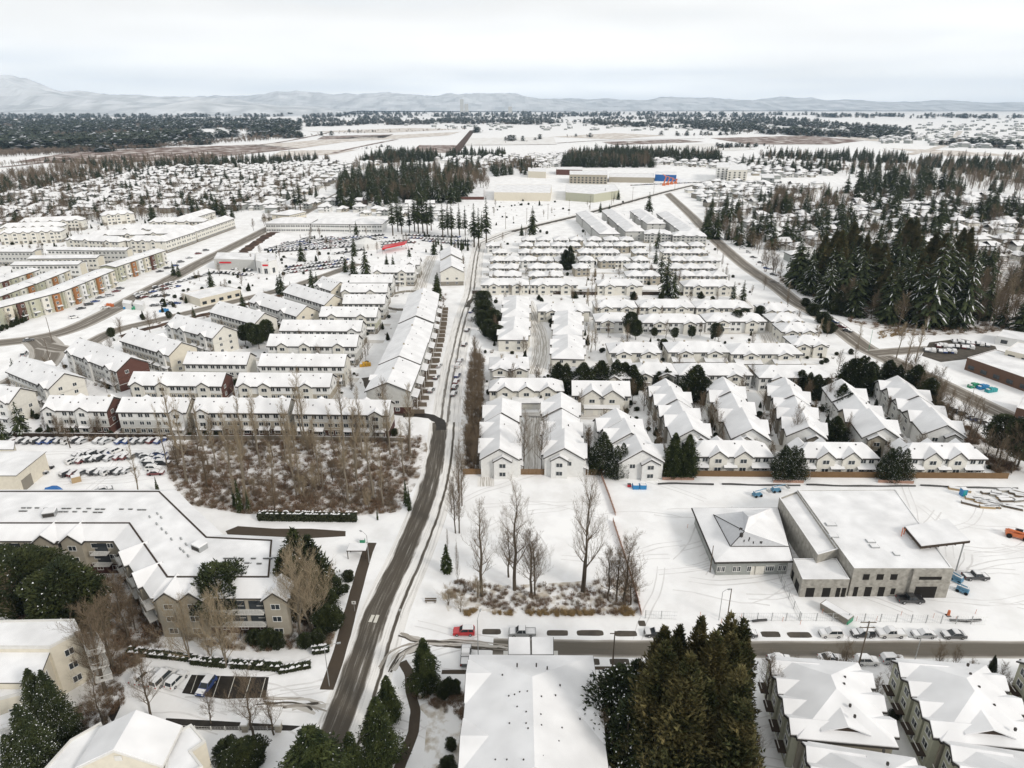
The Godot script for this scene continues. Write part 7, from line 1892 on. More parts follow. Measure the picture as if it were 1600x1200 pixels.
	trees([Vector3(-165,12.3,-206.7), Vector3(-167.8,9.3,-201.9), Vector3(-197.4,10.9,-252.4)], snowy, 20, "spruce_tree", "spruce at the left edge beside the cut-off row, %s from the left", "spruces at the left edge", 1.2)
	trees([Vector3(-167.5,5.9,-346.1), Vector3(-183.1,11.8,-407.4), Vector3(-221.7,9.3,-441.3), Vector3(-216.7,9.2,-437.7), Vector3(-135.4,13.7,-392.1), Vector3(-138.2,10.8,-395.1), Vector3(-120.9,13.3,-404.2), Vector3(-117.8,10.6,-404.2), Vector3(-147.4,9.7,-362), Vector3(-150.2,15,-485.1), Vector3(-130.1,7.7,-392.1), Vector3(-116.5,15,-503), Vector3(-95.7,18.9,-441.3), Vector3(-103.7,14.7,-441.3), Vector3(-111.2,10.7,-450.6), Vector3(-84.4,11.7,-456.3), Vector3(-79.2,11.6,-450.6), Vector3(-72.7,11.3,-480.8), Vector3(-58.2,12.3,-507.7), Vector3(-53.2,8.2,-514.8), Vector3(-133.2,12.4,-588.9)], firs, 20, "fir_tree", "fir near the dealer's lot and side street, %s from the left", "firs near the dealer's lot", 1.0)
	# tall firs beside the far end of the snowy road
	trees([Vector3(-101.9,35.1,-588.9), Vector3(-100.5,33.9,-608.1), Vector3(-95.2,29.1,-595.2), Vector3(-85.8,33.9,-608.1), Vector3(-80.8,36.4,-595.2), Vector3(-77.7,37.3,-601.6), Vector3(-73.1,35.4,-595.2), Vector3(-71.9,28.8,-614.8), Vector3(-89.4,25.1,-601.6), Vector3(-58,29.3,-576.7), Vector3(-54.8,26.7,-588.9), Vector3(-50.5,30.3,-576.7), Vector3(-44.5,27.5,-582.8), Vector3(-40,24.6,-588.9), Vector3(-29.7,33.4,-537.5), Vector3(-25.9,30.7,-532.3), Vector3(-20.5,36.9,-548.2), Vector3(-25.5,21.2,-582.8)], tall, 30, "fir_tree", "tall dark fir with bare lower trunk before the open field, %s from the left", "tall firs before the open field", 1.05)
	trees([Vector3(17.7,23.8,-595.2), Vector3(8.2,9.7,-588.9), Vector3(91.9,11,-724.9), Vector3(102.5,7.9,-734.2), Vector3(139.4,22.2,-711.4), Vector3(111.2,11.9,-841.3), Vector3(125.6,11.7,-829.3)], firs, 20, "fir_tree", "single fir along the bending road beyond the estate, %s from the left", "firs along the bending road", 1.1)
	trees(in_region([Vector2(-60,-514.8), Vector2(-28.9,-512.4), Vector2(-33.3,-548.2), Vector2(-62.1,-553.7)], 12, 7, 10, 2.0), cone, 12, "cypress_tree", "narrow clipped cypress at the near side of the field road, %s from the left", "cypresses at the field road", 0.5)
	# the big grove at the right
	trees(in_region([Vector2(166.7,-423.7), Vector2(170.7,-399.6), Vector2(171.1,-352.1), Vector2(198.8,-327.1), Vector2(221.9,-322.9), Vector2(262.6,-377.9), Vector2(305.4,-460.2), Vector2(296.7,-491.6), Vector2(228.6,-464.2), Vector2(184,-450.6)], 88, 19, 31, 3.4), firs + [snowy[0], bush[0], cedar[0]], 20, "fir_tree", "dark fir in the big grove right of the diagonal road, %s from the left", "firs of the big grove", 1.3)
	trees([Vector3(207.7,44.6,-327.1), Vector3(219.2,42,-331.4), Vector3(224.4,39.1,-327.1), Vector3(204.5,35.1,-334.7), Vector3(219.8,44.4,-340.3)], snowy, 20, "fir_tree", "giant fir towering over the big grove, %s from the left", "giant firs of the grove", 1.0)
	trees(in_region([Vector2(167.7,-352.1), Vector2(195.4,-320.8), Vector2(250.7,-318.8), Vector2(273.8,-352.1), Vector2(218.8,-377.9)], 26, 11, 17, 3.5), bare, 14, "bare_tree", "frosted leafless tree at the near rim of the big grove, %s from the left", "leafless rim of the grove", 1.2)
	trees([Vector3(139.1,13.7,-295), Vector3(169,16.1,-282.2), Vector3(168.9,17.2,-274.2), Vector3(175.2,18.8,-278.2), Vector3(158.1,11.3,-295), Vector3(156.8,11.1,-377.9)], poplar, 22, "poplar_tree", "golden upright leafless tree at the diagonal road, %s from the left", "golden trees at the diagonal road", 1.1)
	# belt of trees along the lower part of the diagonal road
	trees(in_region([Vector2(157.1,-259.3), Vector2(156.9,-227.6), Vector2(153.9,-197.4), Vector2(152.8,-180.7), Vector2(145.6,-179.9), Vector2(148.3,-201.9), Vector2(149.9,-236.4)], 24, 9, 14, 3.0), bare, 14, "bare_tree", "leafless tree in the belt along the lower diagonal road, %s from the left", "belt along the diagonal road", 1.0)
	trees(in_region([Vector2(183.2,-642.9), Vector2(199.7,-614.8), Vector2(180.5,-441.3), Vector2(167.9,-423.7), Vector2(165.7,-503)], 22, 9, 14, 3.0), bare, 14, "bare_tree", "leafless tree beside the upper diagonal road, %s from the left", "trees beside the upper diagonal road", 1.1)
	# hedge of leafless trees right of the main road
	trees(in_region([Vector2(-15.1,-181.5), Vector2(-10.1,-181.5), Vector2(-11.2,-227.6), Vector2(-12.4,-282.2), Vector2(-17,-295), Vector2(-18.2,-266.6), Vector2(-17.5,-216.7)], 60, 6.5, 10, 1.6), bare, 14, "bare_tree", "leafless tree in the roadside hedge right of the main road, %s from the left", "roadside hedge trees", 0.95)
	trees(in_region([Vector2(-36.7,-222.1), Vector2(-34.7,-227.6), Vector2(-36.5,-340.3), Vector2(-39.5,-399.6), Vector2(-43,-399.6), Vector2(-41.5,-299.5)], 34, 4, 7, 1.5), bare, 14, "bare_tree", "small leafless tree between terrace and main road, %s from the left", "small trees before the terrace", 0.9)
	trees(in_region([Vector2(-36.9,-503), Vector2(-31.7,-503), Vector2(-29.9,-423.7), Vector2(-35.1,-407.4)], 10, 6, 9, 2.0), bare, 14, "bare_tree", "leafless tree left of the far snowy road, %s from the left", "trees left of the far road", 0.9)
	trees(in_region([Vector2(46.5,-423.7), Vector2(54.6,-423.7), Vector2(36.6,-282.2), Vector2(32.4,-282.2)], 12, 7, 12, 2.5), poplar, 22, "bare_tree", "leafless tree in the middle lane of the estate, %s from the left", "trees of the middle lane", 1.3)
	trees([Vector3(3.5,16.9,-183.5), Vector3(9,17.2,-182.7), Vector3(71.4,7.6,-227.6), Vector3(65,11.4,-214.1), Vector3(68.2,9.3,-201.9), Vector3(67.4,11.8,-206.7), Vector3(91.5,13.7,-197.4), Vector3(23.8,9.9,-219.4), Vector3(-2,7.7,-182.7), Vector3(110.2,9.3,-201.9), Vector3(114.8,12.6,-227.6), Vector3(79.5,5.2,-201.9)], bare, 14, "bare_tree", "leafless courtyard tree among the stepped white rows, %s from the left", "courtyard trees", 0.8)
	trees([Vector3(-177.1,9.1,-318.8), Vector3(-186.9,8.9,-310.8), Vector3(-181.6,5.8,-334.7), Vector3(-44.9,14.6,-216.7), Vector3(-50.9,11.6,-201.9), Vector3(-149.4,8.2,-201.9), Vector3(-143.5,9.2,-197.4)], bare, 14, "bare_tree", "leafless tree near the townhouse rows at the left, %s from the left", "leafless trees at the left", 1.1)
	trees(in_region([Vector2(-197,-491.6), Vector2(-203.3,-540.2), Vector2(-215.9,-711.4), Vector2(-232.6,-734.2), Vector2(-231.5,-608.1), Vector2(-215.1,-527.2)], 26, 8, 13, 3.0), bare, 14, "bare_tree", "brown leafless tree along the curving road, %s from the left", "trees along the curving road", 1.1)
	trees([Vector3(48.9,7.7,-93.5), Vector3(54.4,5.6,-100.3), Vector3(63.6,6.1,-101.1), Vector3(72.1,7.1,-98.7), Vector3(82,7.7,-101.1), Vector3(47,10.8,-95), Vector3(86.7,5.6,-102.7), Vector3(92.9,5.6,-98.7), Vector3(41.2,5.9,-82.9), Vector3(14.5,11.6,-81.7)], bare, 14, "bare_tree", "small leafless tree between street and tan town houses, %s from the left", "small trees by the town houses", 1.0)
	# groups standing further away
	var ff := []
	for s in 5: ff.append(far_conifer(300 + s, 1.0, 0.18 + 0.03 * s, Color(0.034, 0.046, 0.036), Color(0.075, 0.088, 0.06)))
	var fb := []
	for s in 4: fb.append(far_bare(310 + s, 1.0, 0.33, Color(0.18, 0.145, 0.115)))
	trees(in_region([Vector2(-203.6,-795.1), Vector2(-161.8,-734.2), Vector2(-78.9,-784.3), Vector2(-67.6,-906.7), Vector2(-148.3,-1177.8), Vector2(-259.2,-1201.5), Vector2(-240.3,-982.6)], 42, 20, 30, 6.0), firs, 20, "fir_tree", "dark fir in the wood beyond the white row, %s from the left", "firs of the wood beyond the white row", 1.1)
	trees(in_region([Vector2(-148.8,-773.8), Vector2(-72.7,-795.1), Vector2(-35.6,-982.6), Vector2(-80.3,-1278.4), Vector2(-161.8,-1122.3), Vector2(-197.8,-906.7)], 60, 13, 20, 5.0), bare, 14, "bare_tree", "brown leafless tree in the wood beyond the white row, %s from the left", "leafless trees of the wood beyond the white row", 1.2)
	trees(in_region([Vector2(157.4,-582.8), Vector2(187.9,-527.2), Vector2(250.9,-503), Vector2(321.9,-503), Vector2(472,-734.2), Vector2(436.7,-906.7), Vector2(329.6,-906.7), Vector2(186.5,-711.4)], 55, 13, 24, 8.0), firs, 20, "fir_tree", "fir among the houses right of the diagonal road, %s from the left", "firs of the right subdivision", 1.15)
	trees(in_region([Vector2(-434.1,-582.8), Vector2(-420.3,-669.5), Vector2(-307.6,-711.4), Vector2(-230.2,-841.3), Vector2(-356,-1238.8), Vector2(-630.8,-1278.4), Vector2(-712,-982.6)], 30, 9, 17, 8.0), firs, 20, "fir_tree", "dark fir among the houses of the left subdivision, %s from the left", "firs of the left subdivision", 1.2)
	trees(in_region([Vector2(-364.6,-669.5), Vector2(-284.3,-669.5), Vector2(-261.8,-711.4), Vector2(-290.8,-795.1), Vector2(-396.3,-758.5)], 20, 11, 20, 4.0), firs, 20, "fir_tree", "fir in the clumps behind the long street terrace, %s from the left", "firs behind the street terrace", 1.2)
	trees([Vector3(-222.5,32.4,-734.2), Vector3(-230.7,25,-743.7), Vector3(-222.5,17.4,-753.5)], tall, 30, "fir_tree", "tall fir standing over the houses left of the wood, %s from the left", "tall firs left of the wood", 1.3)
	var woods := [
		[[Vector2(-194.9,-773.8), Vector2(-70.9,-773.8), Vector2(-30.2,-950.8), Vector2(-61.8,-1251.7), Vector2(-269.7,-1251.7), Vector2(-246.4,-1016.5)], 420, 0.48, 21.0], [[Vector2(166.9,-415.4), Vector2(171.1,-352.1), Vector2(199.9,-329.2), Vector2(224.4,-327.1), Vector2(299.5,-450.6), Vector2(228.6,-464.2), Vector2(184,-445)], 40, 0.75, 22.0], [[Vector2(219.9,-325), Vector2(264.7,-320.8), Vector2(366.5,-460.2), Vector2(298.1,-441.3)], 70, 0.25, 19.0], [[Vector2(-456.4,-614.8), Vector2(-407.9,-669.5), Vector2(-227,-829.3), Vector2(-356,-1238.8), Vector2(-630.8,-1278.4), Vector2(-712,-982.6)], 130, 0.9, 13.0], [[Vector2(157.4,-582.8), Vector2(196,-522.2), Vector2(321.9,-503), Vector2(472,-734.2), Vector2(329.6,-906.7), Vector2(186.5,-711.4)], 110, 0.85, 18.0],
		[[Vector2(-4684,-6699.1), Vector2(-3708.2,-7073.6), Vector2(-1468.4,-5081.2), Vector2(-781.1,-2683.1), Vector2(-872.5,-2469.4), Vector2(-975.8,-2205), Vector2(-943.9,-1898.6), Vector2(-1080.2,-1814.2), Vector2(-1186.6,-1665.7)], 7500, 0.52, 23.0], [[Vector2(-1098.7,-1539.2), Vector2(-993.8,-1665.7), Vector2(-857.1,-2057.7), Vector2(-719.8,-2469.4), Vector2(-798.1,-2742.3), Vector2(-988.9,-1991), Vector2(-1219.1,-1712.5)], 900, 0.1, 17.0],
		[[Vector2(-1932.2,-6699.1), Vector2(-519.1,-8496.7), Vector2(855.7,-9810.4), Vector2(2290.4,-7492.2), Vector2(2224.9,-5081.2), Vector2(1302.4,-3081.9), Vector2(1083.9,-3242.1), Vector2(902,-3419.6), Vector2(358.9,-4089.6), Vector2(-383.6,-4374.6), Vector2(-1078.7,-3839.2)], 5200, 0.6, 18.0],
		[[Vector2(1112.5,-5081.2), Vector2(1934.7,-5526.7), Vector2(1970.6,-3617.4), Vector2(1322.4,-2374.6), Vector2(1156.1,-2469.4), Vector2(988.9,-2804.2), Vector2(855.7,-3242.1)], 1400, 0.6, 16.0],
		[[Vector2(1017.8,-2683.1), Vector2(1136.1,-2683.1), Vector2(1215.9,-2936.6), Vector2(1180.3,-3081.9)], 60, 0.8, 20.0], [[Vector2(1185.4,-2057.7), Vector2(1316.1,-1761.9), Vector2(1483.3,-1991), Vector2(1415.9,-2286.7)], 350, 0.3, 15.0],
		[[Vector2(-613.8,-841.3), Vector2(-587.4,-982.6), Vector2(-604.8,-1201.5), Vector2(-562.2,-1335.2), Vector2(-703.3,-1430.2), Vector2(-831.3,-1365.5), Vector2(-773.9,-1071.7)], 1000, 0.14, 14.0],
		[[Vector2(-640.5,-1251.7), Vector2(-424.3,-1278.4), Vector2(-342.3,-1365.5), Vector2(-392.6,-1464.8), Vector2(-654.4,-1464.8)], 330, 0.65, 15.0], [[Vector2(-293.4,-1365.5), Vector2(-140.7,-1430.2), Vector2(-183.1,-1579.3), Vector2(-281.6,-1579.3)], 260, 0.7, 18.0],
		[[Vector2(86,-1278.4), Vector2(252.3,-1278.4), Vector2(295.7,-1579.3), Vector2(237.3,-1665.7), Vector2(123.6,-1539.2)], 600, 0.6, 20.0], [[Vector2(261.8,-1464.8), Vector2(403.4,-1365.5), Vector2(439.5,-1539.2), Vector2(303.4,-1621.4)], 260, 0.8, 18.0], [[Vector2(-25.1,-1111.9), Vector2(52,-1155), Vector2(36.7,-1365.5), Vector2(-45.9,-1278.4)], 170, 0.6, 15.0],
		[[Vector2(378.5,-1278.4), Vector2(531.2,-1111.9), Vector2(551.8,-982.6), Vector2(644.5,-841.3), Vector2(925.2,-1226.1), Vector2(819.7,-1306.2), Vector2(607.8,-1278.4), Vector2(500,-1397.1)], 520, 0.5, 17.0], [[Vector2(261.8,-711.4), Vector2(336.9,-689.9), Vector2(406.6,-841.3), Vector2(332.1,-879.4)], 130, 0.12, 17.0], [[Vector2(401.1,-829.3), Vector2(472,-734.2), Vector2(594.4,-935.7), Vector2(504.8,-1034.3)], 90, 0.85, 24.0],
		[[Vector2(688.1,-1278.4), Vector2(873.3,-1155), Vector2(1099.4,-1464.8), Vector2(933.9,-1539.2)], 260, 0.2, 16.0], [[Vector2(432.6,-669.5), Vector2(474.3,-608.1), Vector2(573.3,-743.7), Vector2(498.9,-734.2)], 60, 0.7, 20.0],
		[[Vector2(-6356.9,-9106.6), Vector2(-2781.1,-10631.4), Vector2(927,-10631.4), Vector2(5840.4,-7963.1), Vector2(4449.8,-6057.1), Vector2(654.4,-7492.2), Vector2(-1977.7,-7073.6), Vector2(-4449.8,-6362)], 2600, 0.6, 30.0],
		[[Vector2(-429.9,-576.7), Vector2(-396.9,-650.3), Vector2(-289.4,-698.3), Vector2(-230.7,-906.7), Vector2(-367,-1278.4), Vector2(-657.9,-1335.2), Vector2(-712,-982.6)], 1500, 0.12, 11.0], [[Vector2(162.8,-582.8), Vector2(189.4,-503), Vector2(366.5,-460.2), Vector2(644.5,-841.3), Vector2(436.7,-906.7), Vector2(247.2,-906.7)], 700, 0.1, 11.0],
		[[Vector2(-824,-2329.8), Vector2(-606.8,-2868.9), Vector2(-204.9,-3328.5), Vector2(-222.5,-3515.8), Vector2(-705.5,-3081.9), Vector2(-901.1,-2519.6)], 150, 0.2, 12.0], [[Vector2(-917.5,-1278.4), Vector2(-792.8,-1430.2), Vector2(-661.8,-1579.3), Vector2(-688,-1643.3), Vector2(-911.4,-1501.1), Vector2(-967.4,-1350.2)], 200, 0.1, 9.0], [[Vector2(-386.9,-1814.2), Vector2(-145.9,-2057.7), Vector2(-154.6,-2128.8), Vector2(-404.5,-1898.6)], 60, 0.2, 8.0], [[Vector2(152.7,-2469.4), Vector2(695.3,-2626.3), Vector2(1138.3,-2936.6), Vector2(741.6,-2804.2), Vector2(162.2,-2626.3)], 120, 0.4, 12.0], [[Vector2(112.7,-1579.3), Vector2(470.1,-1761.9), Vector2(797,-1869.6), Vector2(834.3,-1959.2), Vector2(332.1,-1869.6)], 90, 0.3, 9.0], [[Vector2(531.3,-1869.6), Vector2(730,-1959.2), Vector2(753.6,-2023.8), Vector2(556.2,-1959.2)], 60, 0.9, 9.0],
		[[Vector2(-74.2,-2092.7), Vector2(136.6,-2205), Vector2(327.2,-2469.4), Vector2(158.9,-2571.9), Vector2(-65.4,-2469.4)], 50, 0.5, 14.0], [[Vector2(-141.8,-2469.4), Vector2(-87.3,-2469.4), Vector2(-122.1,-3081.9), Vector2(-162.8,-3081.9)], 40, 0.9, 18.0], [[Vector2(-144,-1464.8), Vector2(-13.4,-1501.1), Vector2(-15.2,-1712.5), Vector2(-148.3,-1665.7)], 90, 0.8, 16.0],
		[[Vector2(497.3,-1464.8), Vector2(757.9,-1365.5), Vector2(824,-1539.2), Vector2(570.5,-1600)], 160, 0.7, 17.0]]
	var nf := []
	for t in firs + [snowy[1]]: nf.append(merged(t))
	var nb := []
	for t in [bare[0], bare[1], bare[2], poplar[0]]: nb.append(merged(t))
	for w in woods:
		var pts := sample_region(w[0], w[1])
		var con := [[], [], [], [], []]; var dec := [[], [], [], []]
		for p in pts:
			if p.length() > 1750.0 and fn.get_noise_2d(p.x * 0.035 + 300.0, p.y * 0.012) < -0.14 + 0.1 * rng.randf(): continue
			var clump := fn.get_noise_2d(p.x * 0.06, p.y * 0.06)
			if rng.randf() * 0.7 + 0.15 + clump * 0.9 < w[2]: con[rng.randi() % 5].append(p)
			else: dec[rng.randi() % 4].append(p)
		var near: bool = w[0][0].length() < 1750.0
		for k in 5: scatter("conifer_wood", nf[k] if near else ff[k], mm(con[k], w[3] / 20.0 if near else w[3], 0.6, 1.4), "dark conifers standing close in the distant woods", "forest")
		for k in 4: scatter("leafless_wood", nb[k] if near else fb[k], mm(dec[k], w[3] * 0.8 / (14.0 if k < 3 else 22.0) if near else w[3] * 0.8, 0.6, 1.3), "brown leafless trees standing close in the distant woods", "forest")
	clutter(nb, merged(yew[0]), merged(bush[1]))
	shrubs(snow_yew, yew, multi)

func shrubs(snow_yew: Array, yew: Array, multi: Array) -> void:
	var br := Color(0.19, 0.135, 0.085); var red := Color(0.20, 0.125, 0.082); var gold := Color(0.36, 0.25, 0.12); var grey := Color(0.25, 0.21, 0.165)
	var a := shrub_mesh(400, 1.0, 0.8, 60, br, red); var b := shrub_mesh(401, 1.0, 0.8, 60, grey, br); var c := shrub_mesh(402, 1.0, 0.7, 70, gold, Color(0.26, 0.19, 0.10))
	for r in [[[Vector2(-111.9,-197.4), Vector2(-100,-202.9), Vector2(-29.2,-204.8), Vector2(-27.8,-196.5), Vector2(-28.6,-177.7), Vector2(-31.9,-159.7), Vector2(-41.8,-158.4), Vector2(-73.3,-159), Vector2(-89.3,-163.6), Vector2(-101.5,-176.9)], 1700, 0.8, 2.2], [[Vector2(-93.3,-134.6), Vector2(-78.4,-119.1), Vector2(-70.8,-109.5), Vector2(-77.1,-101.1), Vector2(-89.5,-109.5), Vector2(-111.9,-119.1), Vector2(-116.3,-125.4), Vector2(-102.5,-126.5)], 420, 0.9, 2.2],
			[[Vector2(-51,-121.1), Vector2(-37.5,-118.1), Vector2(-37.2,-109.9), Vector2(-52.2,-108.1), Vector2(-66,-109.9), Vector2(-76.5,-118.1), Vector2(-63.8,-114.2)], 260, 0.7, 1.6], [[Vector2(-15.4,-125.4), Vector2(-12.8,-131.1), Vector2(-1.5,-128.1), Vector2(11.9,-129.4), Vector2(24.1,-131.1), Vector2(29.7,-128.7), Vector2(27.6,-118.7), Vector2(14,-119.1), Vector2(-2.8,-120.1)], 420, 0.5, 1.3],
			[[Vector2(160.3,-268.1), Vector2(156.9,-227.6), Vector2(158,-197.4), Vector2(154.6,-182.7), Vector2(146.3,-180.7), Vector2(150.6,-205.7), Vector2(149.3,-244.5), Vector2(145.4,-265.1)], 420, 1.0, 2.4], [[Vector2(160.9,-415.4), Vector2(173.5,-392.1), Vector2(173.4,-334.7), Vector2(185.4,-313.8), Vector2(257,-318.8), Vector2(299.1,-377.9), Vector2(202.3,-423.7)], 500, 1.2, 3.0],
			[[Vector2(-15.1,-181.5), Vector2(-10.1,-181.5), Vector2(-11.2,-227.6), Vector2(-12.4,-282.2), Vector2(-17,-295), Vector2(-18.2,-266.6), Vector2(-17.5,-216.7)], 420, 1.0, 2.0], [[Vector2(-34.9,-222.1), Vector2(-34,-227.6), Vector2(-36.3,-352.1), Vector2(-38.8,-392.1), Vector2(-41.5,-392.1), Vector2(-40.9,-299.5)], 240, 0.8, 1.6],
			[[Vector2(-144.1,-201.9), Vector2(-131.9,-202.9), Vector2(-131.8,-206.7), Vector2(-146.9,-206.7)], 30, 1, 2], [[Vector2(175.2,-503), Vector2(178,-423.7), Vector2(163,-399.6), Vector2(158.9,-480.8)], 80, 1, 2], [[Vector2(16.2,-101.1), Vector2(26.4,-102.7), Vector2(42.4,-93.5), Vector2(39.8,-81.7), Vector2(16.1,-81.7)], 200, 0.8, 1.8], [[Vector2(-194.3,-318.8), Vector2(-163.9,-359.5), Vector2(-131.8,-404.2), Vector2(-127.2,-395.1), Vector2(-157.2,-347.3), Vector2(-188.5,-310.8)], 520, 0.7, 1.6],
			[[Vector2(-81.8,-90.7), Vector2(-77.1,-101.1), Vector2(-72.2,-96.4), Vector2(-72.7,-86.7)], 120, 0.6, 1.5], [[Vector2(-19.3,-97.2), Vector2(-13.6,-100.3), Vector2(-8.7,-97.2), Vector2(-7.8,-90.7), Vector2(-12.9,-93.5)], 130, 0.6, 1.3]]:
		var p0 := []; var p1 := []
		for p in sample_region(r[0], r[1]):
			if on_road(p): continue
			var s := rf(r[2], r[3])
			(p0 if rng.randf() < 0.5 else p1).append(Transform3D(Basis(Vector3.UP, rf(0, TAU)).scaled(Vector3(s, s * rf(0.7, 1.1), s)), v3(p)))
		scatter("brushwood", a, p0, "tangled brown brushwood in the snow", "brushwood"); scatter("brushwood", b, p1, "tangled grey-brown brushwood in the snow", "brushwood")
	var gp := []
	for r in [[[Vector2(6.3,-119.5), Vector2(18.4,-120.7), Vector2(17.9,-118.7), Vector2(8.4,-118.3)], 60], [[Vector2(-11,-119.9), Vector2(-7.8,-120.7), Vector2(-8.1,-118.7), Vector2(-10.6,-118.7)], 18], [[Vector2(3.1,-119.5), Vector2(7.3,-120.3), Vector2(7,-118.7), Vector2(3.6,-118.5)], 18], [[Vector2(22.5,-120.1), Vector2(26.7,-121.5), Vector2(26.5,-118.7), Vector2(23,-118.5)], 26], [[Vector2(178.6,-318.8), Vector2(199.9,-329.2), Vector2(193.2,-316.7), Vector2(173.7,-308.9)], 60], [[Vector2(-4.2,-119.5), Vector2(0,-119.9), Vector2(0,-118.7), Vector2(-3.5,-118.7)], 14]]:
		for p in sample_region(r[0], r[1]):
			var s := rf(0.8, 1.5)
			gp.append(Transform3D(Basis(Vector3.UP, rf(0, TAU)).scaled(Vector3(s, s * 0.8, s)), v3(p)))
	scatter("dry_grass", c, gp, "golden dry grass tufts along the street verge", "grass")
	# garden bushes
	var hb := shrub_mesh(403, 1.0, 0.8, 90, grey, br)
	var k := 0
	for q in [[[Vector3(-12.1,3.6,-97.2), Vector3(-10.7,3,-97.5), Vector3(-12.9,2.9,-96.4)], "clipped round bush in the small garden left of the big roof, %s from the left", 0.8], [[Vector3(-10.5,2.3,-85.4), Vector3(-10.7,3,-81.1)], "low bush in the snow left of the big roof, %s from the left", 0.9],
			[[Vector3(-38.2,2.9,-130.4), Vector3(-38.1,1.8,-126.5), Vector3(-37.2,2.9,-116.7), Vector3(-38,2.9,-114.2), Vector3(-40,3.4,-110.4), Vector3(-42.4,3.3,-109.5), Vector3(-50,4.2,-109.5), Vector3(-47.9,3.7,-109.2), Vector3(-53,3.4,-110.4)], "garden bush beside the pavement of the apartment house, %s from the left", 0.9],
			[[Vector3(-40.6,4.8,-125), Vector3(-40.9,6,-119.1), Vector3(-39.1,5.9,-114.2)], "dark rounded bush below the many-stemmed trees, %s from the left", 1.0], [[Vector3(-43.7,5.5,-82.3), Vector3(-48,4.5,-82.9), Vector3(-45.1,5.9,-81.1)], "snowy round shrub at the bottom edge by the clubhouse, %s from the left", 1.0],
			[[Vector3(-11.3,4.4,-120.1), Vector3(-7.9,5.3,-124.3), Vector3(-14.3,4.4,-122.2)], "frosted bramble mound at the left of the dry grass, %s from the left", 1.7], [[Vector3(159.9,6,-349.7), Vector3(158.7,5.8,-334.7), Vector3(154.5,5.5,-318.8), Vector3(162.8,4.4,-367.2)], "snow-dusted round shrub along the diagonal road, %s from the left", 1.2]]:
		trees(q[0], multi if q[1].begins_with("frosted") else yew, 11 if q[1].begins_with("frosted") else 8, "garden_shrub", q[1], "garden shrubs", q[2]); k += 1
	# clipped hedges
	var hg := [[Vector2(-63.9,-105.2), Vector2(-56.6,-104.3), 1.4, "clipped dark hedge with snow above the car park, left part"], [Vector2(-55.6,-104.2), Vector2(-45.5,-103.4), 1.4, "clipped dark hedge with snow above the car park, right part"], [Vector2(-45.8,-102.7), Vector2(-40,-104.3), 0.9, "low curved hedge at the end of the clipped hedges"], [Vector2(-68.1,-155.9), Vector2(-41.5,-155.3), 2.4, "long tall dark hedge at the near rim of the woodland"], [Vector2(-78.1,-107.8), Vector2(-64.3,-106), 1.0, "low hedge left of the clipped hedges"], [Vector2(-40.6,-107.8), Vector2(-37.3,-108.5), 1.0, "short reddish hedge beside the street lamp"], [Vector2(10.5,-109.5), Vector2(10.7,-109.7), 0.1, ""]]
	for h in hg:
		if h[3] == "": continue
		var d: Vector2 = h[1] - h[0]
		var o := thing("hedge", h[3], "hedge", v3(h[0]), -atan2(d.y, d.x), "clipped hedges")
		var m := MB.new(); var s := MB.new()
		for i in int(d.length() * 110):
			var p := Vector3(rf(0, d.length()), rf(0, h[2]), rf(-0.7, 0.7))
			if absf(p.z) < 0.45 and p.y < h[2] * 0.85: p.z = 0.7 * signf(p.z)
			var t := Vector3(rf(-1, 1), rf(-1, 1), rf(-1, 1)).normalized() * 0.26
			var u := t.cross(Vector3(rf(-1, 1), rf(-1, 1), rf(-1, 1)).normalized()).normalized() * 0.22
			m.ctri(M.leaves, p + t, p - t + u, p - u, Color(0.05, 0.055, 0.03) * rf(0.6, 1.4))
			if rng.randf() < 0.035: s.ctri(M.snow_on_boughs, Vector3(p.x, h[2] + 0.1, p.z) + Vector3(0.4, 0, 0.1), Vector3(p.x, h[2] + 0.13, p.z) + Vector3(-0.3, 0, 0.3), Vector3(p.x, h[2] + 0.1, p.z) + Vector3(-0.1, 0, -0.4), Color(0.82, 0.82, 0.84))
		var core := MB.new(); core.box(M.hedge_dark, Vector3(0, -0.1, -0.5), Vector3(d.length(), h[2] * 0.9, 0.5))
		part("core", core, o); part("leaves", m, o).set_meta("kind", "stuff"); part("snow_cover", s, o).set_meta("kind", "stuff")

func built_over(p: Vector2, margin: float) -> bool:
	for f in foot:
		var q: Vector3 = f[0] * Vector3(p.x, 0, p.y)
		if q.x > -margin and q.x < f[1] + margin and q.z < margin and q.z > -f[2] - margin: return true
	return false

